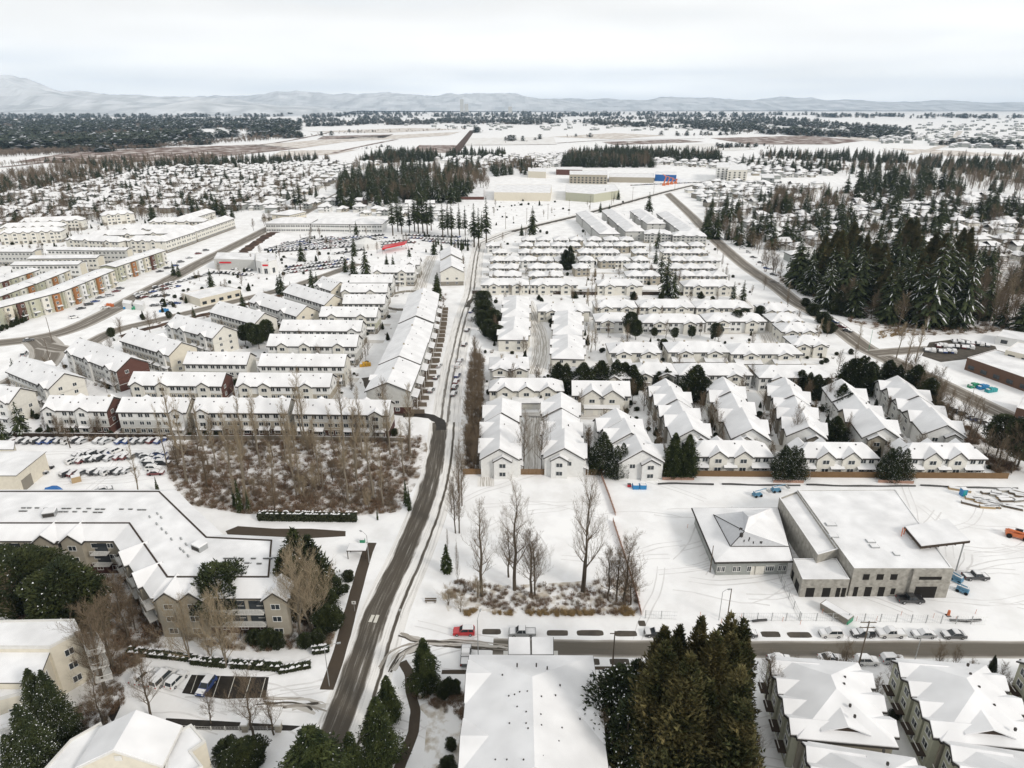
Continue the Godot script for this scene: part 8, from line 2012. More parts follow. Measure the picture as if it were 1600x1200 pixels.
func clutter(nb: Array, ball: ArrayMesh, cone: ArrayMesh) -> void:
	# small garden growth in the gaps of the estates
	rng.seed = 900
	var t := [[], [], [], []]; var b := []; var c := []; var w := []
	for r in [[[Vector2(-204.6,-252.4), Vector2(-197.8,-331.4), Vector2(-167,-367.2), Vector2(-128.5,-420.4), Vector2(-109.9,-485.1), Vector2(-64.1,-485.1), Vector2(-55.8,-392.1), Vector2(-40.9,-252.4), Vector2(-37.5,-204.8), Vector2(-158.6,-204.8)], 1700, 0.72], [[Vector2(-9.4,-183.1), Vector2(147.6,-181.5), Vector2(157.6,-224.8), Vector2(161.5,-371.1), Vector2(164.4,-588.9), Vector2(79.9,-724.9), Vector2(-19,-582.8), Vector2(-17.5,-377.9)], 3600, 0.72], [[Vector2(-323.6,-423.7), Vector2(-298.2,-503), Vector2(-259.6,-669.5), Vector2(-307.6,-711.4), Vector2(-481.1,-650.3)], 700, 0.6], [[Vector2(42.3,-82.9), Vector2(86.8,-82.9), Vector2(101.1,-103.5), Vector2(50.6,-103.5)], 60, 0.7], [[Vector2(-250.7,-318.8), Vector2(-250.8,-423.7), Vector2(-248,-377.9), Vector2(-256.5,-327.1)], 120, 0.3], [[Vector2(-195.9,-318.8), Vector2(-170.3,-375.2), Vector2(-110.8,-489.4), Vector2(-37.9,-503), Vector2(-34.9,-576.7), Vector2(-109.6,-588.9), Vector2(-177.1,-595.2), Vector2(-192.6,-512.4), Vector2(-205.3,-430.6)], 420, 0.5], [[Vector2(-59.1,-576.7), Vector2(130.9,-795.1), Vector2(107.1,-906.7), Vector2(-71.8,-784.3)], 130, 0.5]]:
		for p in sample_region(r[0], r[1]):
			if built_over(p, 0.7) or on_road(p): continue
			var near_wall := built_over(p, 3.4)
			if not near_wall and rng.randf() < r[2]: continue
			var k := rng.randf()
			if k < 0.20: t[rng.randi() % 3].append(Transform3D(Basis(Vector3.UP, rf(0, TAU)).scaled(Vector3.ONE * rf(0.28, 0.62)), v3(p)))
			elif k < 0.50: b.append(Transform3D(Basis(Vector3.UP, rf(0, TAU)).scaled(Vector3(1, rf(0.7, 1.2), 1) * rf(0.12, 0.3)), v3(p)))
			elif k < 0.60: c.append(Transform3D(Basis(Vector3.UP, rf(0, TAU)).scaled(Vector3(0.8, rf(0.9, 1.5), 0.8) * rf(0.15, 0.42)), v3(p)))
			else: w.append(Transform3D(Basis(Vector3.UP, rf(0, TAU)).scaled(Vector3.ONE * rf(0.7, 1.7)), v3(p)))
	for k in 3: scatter("garden_saplings", nb[k], t[k], "small leafless garden trees between the houses", "trees")
	scatter("garden_bushes", ball, b, "small dark bushes along the house walls", "bushes")
	scatter("garden_bushes", cone, c, "small pointed evergreens between the houses", "bushes")
	scatter("garden_twigs", shrub_mesh(410, 1.0, 0.8, 60, Color(0.20, 0.15, 0.10), Color(0.12, 0.10, 0.07)), w, "brown leafless garden shrubs between the houses", "shrubs")


# ---------------------------------------------------------------- vehicles
func vehicles() -> void:
	var pool := {}
	var get_car := func(kind: String, paint: String, snow: float) -> Node3D:
		var key := "%s_%s_%.1f" % [kind, paint, snow]
		if not pool.has(key): pool[key] = car(kind, M[paint], snow)
		return pool[key]
	var at := func(px: float, py: float) -> Vector3: return v3(unproject(px, py), 0.02)
	var gp := "cars along the cross street"
	for c in [["suv", "red_car", 0.3, 725, 990, PI, "bright red car with snow on its roof, first parked car by the road corner", ""], ["pickup", "silver_car", 0.5, 816, 992, PI, "silver pickup truck facing left, right of the red car", ""], ["sedan", "black_car", 0.5, 1024, 992, PI, "dark car half hidden behind the cedar tops", gp],
			["sedan", "grey_car", 0.9, 1164, 993, PI, "dark car under snow, left of the two bare parking spots", gp], ["suv", "white_car", 0.9, 1297, 993, PI, "white snow-covered car, first right of the two bare spots", gp], ["suv", "black_car", 0.9, 1347, 993, PI, "dark snow-topped car behind the leaning utility pole", gp],
			["pickup", "white_car", 0.9, 1391, 993, PI, "white pickup with snow, between utility pole and pale saloon", gp], ["sedan", "silver_car", 0.9, 1442, 994, PI, "pale snow-covered saloon, second from the right on the street", gp], ["sedan", "grey_car", 0.6, 1489, 995, PI, "dark grey saloon, rightmost on the far side of the street", gp],
			["pickup", "grey_car", 0.9, 728, 1028, PI / 2, "dark pickup beside the back corner of the wide roof", gp], ["sedan", "grey_car", 0.9, 1217, 1033, 0.0, "snowy dark saloon behind the first tan block", gp], ["sedan", "white_car", 0.6, 1297, 1032, 0.0, "pale car with clear dark windscreen behind the first tan block", gp], ["suv", "white_car", 0.9, 1353, 1036, 0.0, "white car at the foot of the utility pole", gp], ["suv", "silver_car", 0.9, 1394, 1034, 0.0, "silver car right of the utility pole, near side", gp],
			["pickup", "black_car", 0.0, 1421, 940, 0.0, "black pickup in front of the concrete shell", ""], ["pickup", "black_car", 0.5, 1523, 904, 0.0, "dark pickup at the right corner of the concrete shell", ""],
			["suv", "white_car", 0.6, 277, 1066, 1.25, "white car in the small car park, nearest the dark bays", "cars of the small car park"], ["van", "white_car", 0.6, 255, 1064, 1.25, "white van in the small car park, second from the dark bays", "cars of the small car park"], ["sedan", "silver_car", 0.9, 238, 1062, 1.25, "snowy silver car in the small car park, third from the dark bays", "cars of the small car park"], ["suv", "white_car", 0.9, 222, 1060, 1.25, "snowy pale car under the bare trees, leftmost in the small car park", "cars of the small car park"],
			["suv", "blue_car", 0.5, 323, 1076, -1.75, "blue off-roader with snow alone in the cleared dark bays", ""], ["van", "silver_car", 0.6, 39, 556, 1.9, "grey van waiting at the far left road junction", ""], ["pickup", "grey_car", 0.9, 160, 770, 0.6, "dark pickup beside the blue tarpaulin", ""]]:
		place(get_car.call(c[0], c[1], c[2]), "pickup_truck" if c[0] == "pickup" else "van" if c[0] == "van" else "parked_car", c[6], "pickup truck" if c[0] == "pickup" else "van" if c[0] == "van" else "car", at.call(c[3], c[4]), c[5], 1.0, c[7])
	var kinds := ["sedan", "suv", "sedan", "suv", "sedan"]
	var paints := ["grey_car", "black_car", "silver_car", "white_car", "blue_car", "maroon_car", "black_car", "grey_car"]
	# parked beside the snowy main road
	var lst := [[730, 517], [726, 540], [719, 565], [716, 573], [715, 588], [713, 598], [711, 607], [709, 617], [674, 612], [682, 591], [686, 573], [735, 500], [736, 488]]
	for i in lst.size():
		place(get_car.call(kinds[i % 5], paints[i % 8], 0.9), "parked_car", "snow-topped car beside the snowy main road, %s in the row from far to near" % nth(i) if i < 8 else "car on the %s side spot of the snowy main road" % ["left nearest", "left middle", "left farthest", "right far", "right farthest"][i - 8], "car", at.call(lst[i][0], lst[i][1]), 1.35, 1.0, "cars beside the main road")
	# along the curving road on the left
	lst = [[45, 533], [116, 497], [127, 483], [139, 477], [149, 472], [157, 466], [172, 463], [182, 456], [188, 452], [165, 482], [250, 425], [262, 420], [274, 416], [283, 410], [296, 404], [310, 397], [322, 392]]
	for i in lst.size():
		place(get_car.call(kinds[i % 5], paints[(i * 3) % 8], 0.9 if i % 3 else 0.3), "parked_car", "car along the curving road at the left, %s from the left" % nth(i), "car", at.call(lst[i][0], lst[i][1]), 0.75, 1.0, "cars along the curving road")
	# simple prototypes for the crowded lots
	var lot := []
	for i in 8: lot.append(car(kinds[i % 5], M[paints[i]], 1.0, false))
	var rows := [[unproject(6, 690), unproject(258, 691), 21, 1.05, "fenced row behind beige building"], [unproject(112, 722), unproject(180, 716), 8, 1.05, "second row behind beige building, left"], [unproject(120, 712), unproject(186, 707), 8, 1.05, "paired row behind beige building"], [unproject(186, 716), unproject(232, 712), 5, 1.05, "second row behind beige building, right"],
		[unproject(104, 741), unproject(205, 737), 10, 1.05, "third row behind beige building"], [unproject(228, 712), unproject(246, 745), 5, 0.1, "sideways column of fenced lot"], [unproject(246, 708), unproject(262, 738), 4, 0.1, "outer sideways column of fenced lot"], [unproject(60, 746), unproject(75, 732), 2, 0.9, "pair against beige building"],
		[unproject(1443, 548), unproject(1505, 552), 11, 1.2, "near row of dark car park"], [unproject(1462, 541), unproject(1520, 545), 10, 1.2, "middle row of dark car park"], [unproject(1478, 533), unproject(1545, 541), 9, 1.2, "far row of dark car park"],
		[unproject(1420, 612), unproject(1600, 690), 18, -0.45, "line along diagonal road's far side"], [unproject(1250, 470), unproject(1330, 522), 8, -0.9, "line beside the grove"], [unproject(1130, 360), unproject(1215, 435), 10, -0.9, "line on upper diagonal road"],
		[unproject(212, 462), unproject(280, 448), 9, 1.0, "row before service hall"], [unproject(215, 466), unproject(270, 462), 8, 1.0, "second row before service hall"], [unproject(240, 452), unproject(330, 428), 11, 1.0, "long row behind service hall"], [unproject(238, 479), unproject(280, 474), 6, 0.3, "group by blue barrels"],
		[unproject(338, 418), unproject(395, 424), 9, 1.3, "first row before dealer hall"], [unproject(330, 426), unproject(395, 431), 10, 1.3, "second row before dealer hall"]]
	for k in 3: rows.append([unproject(450 - k * 4, 418 + k * 5), unproject(545 - k * 3, 406 + k * 5), 17, 1.2, "%s row of small middle lot" % nth(k)])
	var ls := unproject(408, 396); var le := unproject(500, 369)
	for k in 5:
		var o := Vector2(16.0 * k, 3.0 * k)
		rows.append([unproject(415 + 14 * k, 392), unproject(490 + 30 * k, 371), 22, 0.25, "%s slanting row of big lot" % nth(k)])
	var count := 0
	var rest := [[], [], [], [], [], [], [], []]
	for r in rows:
		for i in r[2]:
			var p: Vector2 = r[0].lerp(r[1], (i + 0.5) / r[2]) + Vector2(rf(-0.3, 0.3), rf(-0.4, 0.4))
			if rng.randf() < 0.06: continue
			var v := rng.randi() % 8
			count += 1
			if count < 255: place(lot[v], "parked_car", "snowy car, %s from left in %s" % [nth(i), r[4]], "car", v3(p, 0.02), r[3] + rf(-0.05, 0.05), 1.0, "snow-covered cars in rows")
			else: rest[v].append(Transform3D(Basis(Vector3.UP, r[3]), v3(p, 0.02)))
	for r in [[Vector2(-186.2,-522.2), Vector2(-84.4,-565)], [Vector2(-178.8,-517.3), Vector2(-78,-556.5)], [Vector2(-133.7,-507.7), Vector2(-100.7,-537.5)], [Vector2(-185.4,-550.9), Vector2(-130.2,-582.8)], [Vector2(-172.4,-559.3), Vector2(-109.6,-588.9)], [Vector2(-86,-576.7), Vector2(-31.3,-559.3)], [Vector2(-93.2,-588.9), Vector2(-43.2,-579.7)], [Vector2(-73.8,-565), Vector2(-30.5,-542.8)], [Vector2(-152.4,-542.8), Vector2(-112.3,-559.3)], [Vector2(-164.6,-532.3), Vector2(-108.2,-550.9)], [Vector2(164.6,-982.6), Vector2(278.1,-1025.3)], [Vector2(149.6,-1034.3), Vector2(198,-1043.4)]]:
		var n := int((r[1] - r[0]).length() / 3.1)
		for i in n: rest[rng.randi() % 8].append(Transform3D(Basis(Vector3.UP, 1.2), v3(r[0].lerp(r[1], (i + 0.5) / n), 0.02)))
	for v in 8: scatter("distant_cars", merged(lot[v]), rest[v], "rows of snow-covered cars in the far dealer lots", "cars")

# ---------------------------------------------------------------- street furniture and the building site
func fence(label: String, called: String, pts: Array, h: float, panel: float, m: Material, th := 0.06, rail := false, cap := false) -> void:
	var o := thing(called, label, "fence", v3(pts[0]))
	var post := MB.new(); post.box(m, Vector3(-0.07, -0.2, -0.07), Vector3(0.07, h + 0.15, 0.07))
	var pm := post.mesh()
	var cache := {}
	for i in pts.size() - 1:
		var d: Vector2 = pts[i + 1] - pts[i]
		var n := maxi(1, roundi(d.length() / panel))
		var turn := -atan2(d.y, d.x)
		var w := d.length() / n
		var b := MB.new()
		if rail:
			for y in [0.1, h * 0.5, h]: b.bar(m, Vector3(0.05, y, 0), Vector3(w - 0.05, y, 0), 0.03, 0.03, 4)
			for k in int(w / 0.5): b.bar(m, Vector3(0.25 + k * 0.5, 0.1, 0), Vector3(0.25 + k * 0.5, h, 0), 0.012, 0.012, 3)
		else:
			var nb := int(w / 0.3)
			for k in nb: b.box(m, Vector3(0.07 + k * (w - 0.14) / nb, 0.0, -th), Vector3(0.05 + (k + 1) * (w - 0.14) / nb, h + 0.03 * (k % 2), th))
		var bm := b.mesh()
		var sm: ArrayMesh
		if cap:
			var s := MB.new(); s.box(M.roof_snow, Vector3(0.07, h + 0.04, -th - 0.03), Vector3(w - 0.07, h + 0.12, th + 0.03)); sm = s.mesh()
		for k in n:
			var c := pts[i].lerp(pts[i + 1], float(k) / n) - pts[0] as Vector2
			part("post", pm, o, v3(c), Vector3.ONE, turn)
			var p := part("panel", bm, o, v3(c), Vector3.ONE, turn)
			if cap: part("snow_cover", sm, p)

func pole(called: String, label: String, category: String, p: Vector2, h: float, m: Material, r: float) -> Node3D:
	var o := thing(called, label, category, v3(p))
	var b := MB.new(); b.bar(m, Vector3(0, -0.3, 0), Vector3(0, h, 0), r, r * 0.65, 8, true)
	part("pole", b, o)
	return o

func lamp(label: String, p: Vector2, h: float, arm: Vector2, m: Material = null) -> void:
	var o := pole("street_lamp", label, "street lamp", p, h, m if m else M.galvanised, 0.10)
	var b := MB.new()
	b.bar(M.galvanised, Vector3(0, h, 0), Vector3(arm.x * 0.5, h + 0.45, arm.y * 0.5), 0.06, 0.05, 6); b.bar(M.galvanised, Vector3(arm.x * 0.5, h + 0.45, arm.y * 0.5), Vector3(arm.x, h + 0.5, arm.y), 0.05, 0.05, 6)
	part("arm", b, o)
	var l := MB.new(); l.box(M.galvanised, Vector3(-0.35, -0.09, -0.16), Vector3(0.35, 0.09, 0.16))
	var hd := part("lamp_head", l, o, Vector3(arm.x, h + 0.47, arm.y), Vector3.ONE, -atan2(arm.y, arm.x))
	boxpart("lens", M.lamp_lens, hd, Vector3(-0.28, -0.13, -0.12), Vector3(0.28, -0.092, 0.12))

func street_things() -> void:
	fence("long brown wooden fence at the back of the open field", "wooden_fence", [Vector2(-14.7,-180.3), Vector2(27,-179.9), Vector2(50,-179.2), Vector2(95.7,-178.4), Vector2(147.9,-177.7)], 1.9, 2.45, M.wood_fence, 0.05, false, false)
	fence("dark wooden fence between the middle and upper estates", "wooden_fence", [Vector2(-23.5,-393.6), Vector2(0,-393.6), Vector2(47,-390.7), Vector2(78.9,-390.7), Vector2(119.9,-389.2)], 2.0, 2.5, M.dark_wood, 0.06, false, true)
	fence("dark fence behind the first car row", "wooden_fence", [Vector2(-171.5,-204.8), Vector2(-141.2,-204.3), Vector2(-114.9,-203.8)], 1.8, 2.5, M.dark_wood, 0.06, false, true)
	fence("pale wooden fence along the near edge of the townhouse yards", "wooden_fence", [Vector2(-114.7,-203.3), Vector2(-74.6,-203.3), Vector2(-35.6,-201.9)], 1.5, 2.5, M.taupe_wall, 0.06, false, true)
	fence("orange-brown netting fence between field and building site, far part", "net_fence", [Vector2(26.8,-178.4), Vector2(27.5,-169), Vector2(28.1,-157.8)], 1.1, 2.0, M.orange_net, 0.02)
	fence("orange-brown netting fence between field and building site, near part", "net_fence", [Vector2(27,-155), Vector2(27.7,-140.2), Vector2(28.2,-128.7), Vector2(28.2,-118.7)], 1.1, 2.0, M.orange_net, 0.02)
	fence("wire site fence along the street, left of the lamp", "wire_fence", [Vector2(28.9,-117.9), Vector2(35.7,-117.5)], 2.0, 3.4, M.galvanised, 0.03, true)
	fence("wire site fence along the street, right of the lamp", "wire_fence", [Vector2(46.7,-117.1), Vector2(62.2,-117.1), Vector2(82.7,-116.7), Vector2(101.5,-115.9)], 2.0, 3.4, M.galvanised, 0.03, true)
	fence("wire site fence running up to the concrete shell", "wire_fence", [Vector2(62.1,-117.5), Vector2(62.6,-127.6), Vector2(63.1,-132.7)], 2.0, 3.4, M.galvanised, 0.03, true)
	fence("white low railing above the clubhouse lawn", "railing", [Vector2(-62.3,-89.6), Vector2(-53.5,-89.1), Vector2(-41,-89.1)], 0.9, 2.6, M.white_trim, 0.03, true)
	fence("pink-tinted netting around the close pair of conifers", "net_fence", [Vector2(44.7,-176.9), Vector2(54.2,-176.9)], 0.9, 2.0, M.orange_net, 0.02)
	fence("pink-tinted netting around the left snowy conifers", "net_fence", [Vector2(77.1,-175.4), Vector2(86,-175.1)], 0.9, 2.0, M.orange_net, 0.02)
	fence("pink-tinted netting around the right snowy conifers", "net_fence", [Vector2(108,-175.4), Vector2(118.2,-174.7)], 0.9, 2.0, M.orange_net, 0.02)
	# lamps and poles
	lamp("street lamp with curved arm beside the pavement, near the car park", Vector2(-35,-99.2), 9.5, Vector2(2.6, -0.6))
	lamp("street lamp beside the pavement, below the hedge corner", Vector2(-34.7,-137.1), 8.0, Vector2(-1.6, -1.2))
	lamp("street lamp near the wire fence and the cedar tops", Vector2(44.7,-117.3), 7.5, Vector2(1.4, -0.3))
	lamp("street lamp between the tan town houses and the street", Vector2(80.1,-104.9), 6.5, Vector2(-2.4, 0.2))
	lamp("thin street lamp before the wide roof at the bottom centre", Vector2(-6.8,-106.6), 9.5, Vector2(0.5, -2.2))
	lamp("green street lamp at the corner of the diagonal road and the grove", Vector2(161.8,-292.4), 10.0, Vector2(1.8, 0.0), M.green_plastic)
	lamp("street lamp on the left verge of the snowy main road", Vector2(-42.1,-244.5), 9.0, Vector2(2, 0))
	lamp("street lamp right of the diagonal road near the school", Vector2(167,-227.6), 9.0, Vector2(-2, 0))
	var up := pole("utility_pole", "leaning-looking wooden utility pole with cross-arms by the tan town houses", "utility pole", Vector2(67,-101.6), 13.5, M.pole_wood, 0.17)
	for y in [13.0, 11.8]: boxpart("crossarm", M.pole_wood, up, Vector3(-1.5, y, -0.24), Vector3(1.5, y + 0.14, -0.12))
	for k in 6:
		var b := MB.new(); b.bar(M.galvanised, Vector3.ZERO, Vector3(0, 0.25, 0), 0.06, 0.05, 5, true)
		part("insulator", b, up, Vector3(-1.35 + (k % 3) * 1.25, 13.14 if k < 3 else 11.94, -0.18))
	var tr := MB.new(); tr.bar(M.galvanised, Vector3(0.35, 9.6, 0), Vector3(0.35, 10.8, 0), 0.25, 0.25, 8, true); part("transformer", tr, up)
	var p2 := pole("utility_pole", "short wooden pole at the near kerb right of the wide roof", "utility pole", Vector2(19.9,-104), 9.0, M.pole_wood, 0.17)
	boxpart("crossarm", M.pole_wood, p2, Vector3(-0.9, 8.2, -0.22), Vector3(0.9, 8.34, -0.1))
	pole("utility_pole", "plain dark pole left of the pavilion", "utility pole", Vector2(47.2,-133.7), 7.5, M.pole_wood, 0.14)
	pole("utility_pole", "plain dark pole beside the lamp at the wire fence", "utility pole", Vector2(46.4,-117.1), 8.5, M.pole_wood, 0.14)
	pole("utility_pole", "tall pole at the far left junction, nearer one", "utility pole", Vector2(-197.8,-274.2), 12, M.pole_wood, 0.16)
	pole("utility_pole", "tall pole at the far left junction, farther one", "utility pole", Vector2(-216.5,-305.1), 12, M.pole_wood, 0.16)
	for k in 9:
		var p := unproject(790 + k * 33, 358 - k * 7.5)
		var o := pole("utility_pole", "utility pole along the bending road across the open field, %s from the left" % nth(k), "utility pole", p, 15, M.pole_wood, 0.2)
		o.set_meta("group", "poles along the bending road")
		boxpart("crossarm", M.pole_wood, o, Vector3(-1.3, 14, -0.2), Vector3(1.3, 14.2, 0.0))
	for q in [[Vector2(-1.6,-111.4), "small sign post"], ]: pass
	var sp := pole("sign_post", "white sign on a post beside the pavement near the crossing", "sign", Vector2(-34.6,-120.1), 2.6, M.galvanised, 0.05)
	boxpart("panel", M.white_trim, sp, Vector3(-0.45, 2.0, 0.05), Vector3(0.45, 2.8, 0.1))
	boxpart("symbol", M.dark_frame, sp, Vector3(-0.15, 2.25, 0.101), Vector3(0.15, 2.55, 0.12))
	var s2 := pole("sign_post", "thin sign post in the snow right of the crossing", "sign", Vector2(-24.2,-118.1), 2.4, M.galvanised, 0.05)
	boxpart("panel", M.galvanised, s2, Vector3(-0.3, 1.8, 0.05), Vector3(0.3, 2.4, 0.1))
	var bn := thing("bench", "snowy wooden bench in the field corner near the crossing", "bench", v3(Vector2(-18.2,-123)))
	for k in 3: boxpart("slat", M.pole_wood, bn, Vector3(-1.3, 0.45, -0.3 + k * 0.2), Vector3(1.3, 0.5, -0.14 + k * 0.2))
	for x in [-1.0, 1.0]: boxpart("leg", M.pole_wood, bn, Vector3(x - 0.06, 0, -0.28), Vector3(x + 0.06, 0.45, 0.28))
	boxpart("backrest", M.pole_wood, bn, Vector3(-1.3, 0.6, -0.38), Vector3(1.3, 0.95, -0.32))
	# gate pillars, shelter, garden wall
	for k in 2:
		var gpil := thing("gate_pillar", "square white-capped gate pillar at the %s end of the clubhouse drive" % ["left", "right"][k], "pillar", v3([Vector2(-47.4,-89.2), Vector2(-41.5,-89.2)][k]))
		boxpart("pillar", M.tan_wall, gpil, Vector3(-0.5, -0.2, -0.5), Vector3(0.5, 1.6, 0.5)); boxpart("cap", M.white_trim, gpil, Vector3(-0.62, 1.6, -0.62), Vector3(0.62, 1.8, 0.62))
		boxpart("snow_cover", M.roof_snow, gpil, Vector3(-0.58, 1.802, -0.58), Vector3(0.58, 1.95, 0.58))
	var pg := thing("pergola", "snow-topped timber pergola beside the pavement and dark driveway", "pergola", v3(Vector2(-38,-140.2)))
	boxpart("roof", M.dark_wood, pg, Vector3(-2.4, 2.3, -1.6), Vector3(2.4, 2.45, 1.6)); boxpart("snow_cover", M.roof_snow, pg.get_child(0), Vector3(-2.3, 2.453, -1.5), Vector3(2.3, 2.6, 1.5))
	for x in [-2.2, 2.2]:
		for z in [-1.4, 1.4]: boxpart("post", M.dark_wood, pg, Vector3(x - 0.08, -0.2, z - 0.08), Vector3(x + 0.08, 2.3, z + 0.08))
	var bx := thing("utility_box", "green utility box with snow at the head of the pavement", "utility box", v3(Vector2(-38,-145.5)))
	boxpart("cabinet", M.green_plastic, bx, Vector3(-0.6, -0.1, -0.5), Vector3(0.6, 1.1, 0.5)); boxpart("snow_cover", M.roof_snow, bx, Vector3(-0.55, 1.103, -0.45), Vector3(0.55, 1.25, 0.45))
	var wl := thing("garden_wall", "low stone garden wall with snow left of the wide roof", "wall", v3(Vector2(-17.3,-96.1)))
	var wp := [Vector2(-17.3,-96.1), Vector2(-16.5,-97.6), Vector2(-14.6,-98.4), Vector2(-13,-99.5)]
	for i in 3:
		var d: Vector2 = wp[i + 1] - wp[i]
		var c: Vector2 = wp[i] - wp[0]
		var m := MB.new(); m.box(M.tan_wall, Vector3(0, -0.2, -0.3), Vector3(d.length(), 1.0, 0.3)); var pw := part("wall", m, wl, v3(c), Vector3.ONE, -atan2(d.y, d.x))
		boxpart("snow_cover", M.roof_snow, pw, Vector3(0, 1.003, -0.28), Vector3(d.length(), 1.2, 0.28))
	var cw := thing("ring_wall", "round low wall with planted bed at the end of the tracked lane", "wall", v3(Vector2(-60.2,-377.9)))
	var rw := MB.new()
	for k in 20:
		var a := PI * k / 19.0 * 1.5; var b := PI * (k + 0.9) / 19.0 * 1.5
		rw.bar(M.taupe_wall, Vector3(cos(a) * 13, 0.5, sin(a) * 20), Vector3(cos(b) * 13, 0.5, sin(b) * 20), 0.7, 0.7, 5)
	part("wall", rw, cw)
	# building site
	for k in 2:
		var b := thing("skip", "blue metal bin in the snow beside the netting fence, %s of the pair" % ["left", "right"][k], "bin", v3([Vector2(35.9,-172.2), Vector2(38,-172.2)][k]))
		boxpart("bin_body", M.blue_plastic, b, Vector3(-0.95, 0, -0.8), Vector3(0.95, 1.3, 0.8)); boxpart("snow_cover", M.roof_snow, b, Vector3(-0.8, 1.303, -0.65), Vector3(0.8, 1.42, 0.65))
	var rd := thing("crate", "dark red crate left of the blue bins", "crate", v3(Vector2(34.2,-173.2)))
	boxpart("box", M.red_paint, rd, Vector3(-0.5, 0, -0.4), Vector3(0.5, 0.8, 0.4)); boxpart("lid", M.dark_frame, rd, Vector3(-0.52, 0.803, -0.42), Vector3(0.52, 0.88, 0.42))
	var to := thing("portable_toilet", "blue portable toilet on the building site behind the concrete shell", "toilet", v3(Vector2(128.6,-168.3)))
	boxpart("cabin", M.blue_plastic, to, Vector3(-0.7, 0, -0.7), Vector3(0.7, 2.2, 0.7)); boxpart("door", M.teal, to, Vector3(-0.45, 0.1, 0.7), Vector3(0.45, 2.0, 0.74)); boxpart("roof", M.roof_snow, to, Vector3(-0.76, 2.203, -0.76), Vector3(0.76, 2.36, 0.76))
	for q in [["blue boom lift folded beside the concrete shell's back, left one", Vector2(69.8,-167.9), 0.3], ["blue boom lift folded beside the concrete shell's back, right one", Vector2(76,-170.4), 0.2], ["blue boom lift at the front right corner of the concrete shell", Vector2(102.9,-126.5), 2.4], ["blue boom lift near the canopy column", Vector2(103.9,-130.4), 2.2]]:
		var o := thing("boom_lift", q[0], "boom lift", v3(q[1]), q[2])
		o.scale = Vector3.ONE * 0.78
		boxpart("chassis", M.lift_blue, o, Vector3(-1.6, 0.45, -0.95), Vector3(1.6, 1.1, 0.95)); boxpart("turret", M.lift_blue, o, Vector3(-1.4, 1.103, -0.7), Vector3(0.6, 2.0, 0.7)); boxpart("snow_cover", M.roof_snow, o, Vector3(-1.35, 2.003, -0.65), Vector3(0.5, 2.15, 0.65))
		var m := MB.new(); m.bar(M.lift_blue, Vector3(-1.0, 2.2, 0), Vector3(3.6, 2.6, 0), 0.18, 0.14, 6, true); m.bar(M.white_trim, Vector3(3.6, 2.6, 0), Vector3(4.6, 1.5, 0), 0.1, 0.1, 6, true); part("boom", m, o)
		boxpart("basket", M.galvanised, o, Vector3(4.3, 1.0, -0.8), Vector3(5.2, 1.5, 0.8))
		for x in [-1.1, 1.1]:
			for z in [-0.95, 0.95]:
				var w := MB.new(); w.bar(M.rubber, Vector3(0, 0, -0.18), Vector3(0, 0, 0.18), 0.48, 0.48, 10, true); w.bar(M.rubber, Vector3(0, 0, 0.18), Vector3(0, 0, -0.18), 0.48, 0.48, 10, true); part("wheel", w, o, Vector3(x, 0.48, z))
	var te := thing("telehandler", "orange telehandler at the right edge of the building site", "telehandler", v3(Vector2(129.9,-147.7)), -0.5)
	boxpart("chassis", M.orange_paint, te, Vector3(-2.6, 0.6, -1.0), Vector3(2.4, 1.5, 1.0)); boxpart("cab", M.glass, te, Vector3(-0.6, 1.503, -0.95), Vector3(0.9, 2.7, 0.0)); boxpart("cab_roof", M.roof_snow, te, Vector3(-0.7, 2.703, -1.0), Vector3(1.0, 2.85, 0.05))
	var tb := MB.new(); tb.bar(M.orange_paint, Vector3(-2.4, 2.2, 0.5), Vector3(4.2, 1.6, 0.5), 0.25, 0.2, 6, true); part("boom", tb, te)
	for x in [-1.8, 1.7]:
		for z in [-1.0, 1.0]:
			var w := MB.new(); w.bar(M.rubber, Vector3(0, 0, -0.22), Vector3(0, 0, 0.22), 0.65, 0.65, 12, true); w.bar(M.rubber, Vector3(0, 0, 0.22), Vector3(0, 0, -0.22), 0.65, 0.65, 12, true); part("wheel", w, te, Vector3(x, 0.65, z))
	var dm := thing("dumpster", "open grey dumpster with snow before the concrete shell", "dumpster", v3(Vector2(70.6,-118.7)), -0.95)
	var db := MB.new(); db.push(M.taupe_wall, [Vector2(-3.0, 0.2), Vector2(2.8, 0.2), Vector2(3.3, 1.6), Vector2(-3.3, 1.6)], "z", -1.15, 1.15); part("bin_body", db, dm)
	boxpart("snow_cover", M.roof_snow, dm, Vector3(-3.1, 1.5, -1.0), Vector3(3.1, 1.68, 1.0)); boxpart("tailgate", M.green_plastic, dm, Vector3(3.0, 0.3, -1.1), Vector3(3.25, 1.5, 1.1))
	var dr := thing("barrel", "small orange-red barrel in the snow at the right of the site", "barrel", v3(Vector2(95.1,-118.7)))
	var bm := MB.new(); bm.bar(M.orange_paint, Vector3.ZERO, Vector3(0, 1.4, 0), 0.32, 0.26, 8, true); part("body", bm, dr); boxpart("base", M.rubber, dr, Vector3(-0.45, 0, -0.45), Vector3(0.45, 0.1, 0.45))
	# orange stakes along the wire fence
	for k in 16:
		var p := unproject(1070 + k * 30 + rf(-8, 8), [822, 966, 972, 960][k % 4] + rf(-4, 6))
		var b := MB.new(); b.bar(M.orange_paint, Vector3(0, -0.1, 0), Vector3(0.05, 1.2, 0), 0.05, 0.05, 4, true)
		whole("stake", b, "orange marker stake in the snow of the building site, %s from the left" % nth(k), "stake", v3(p), "marker stakes")
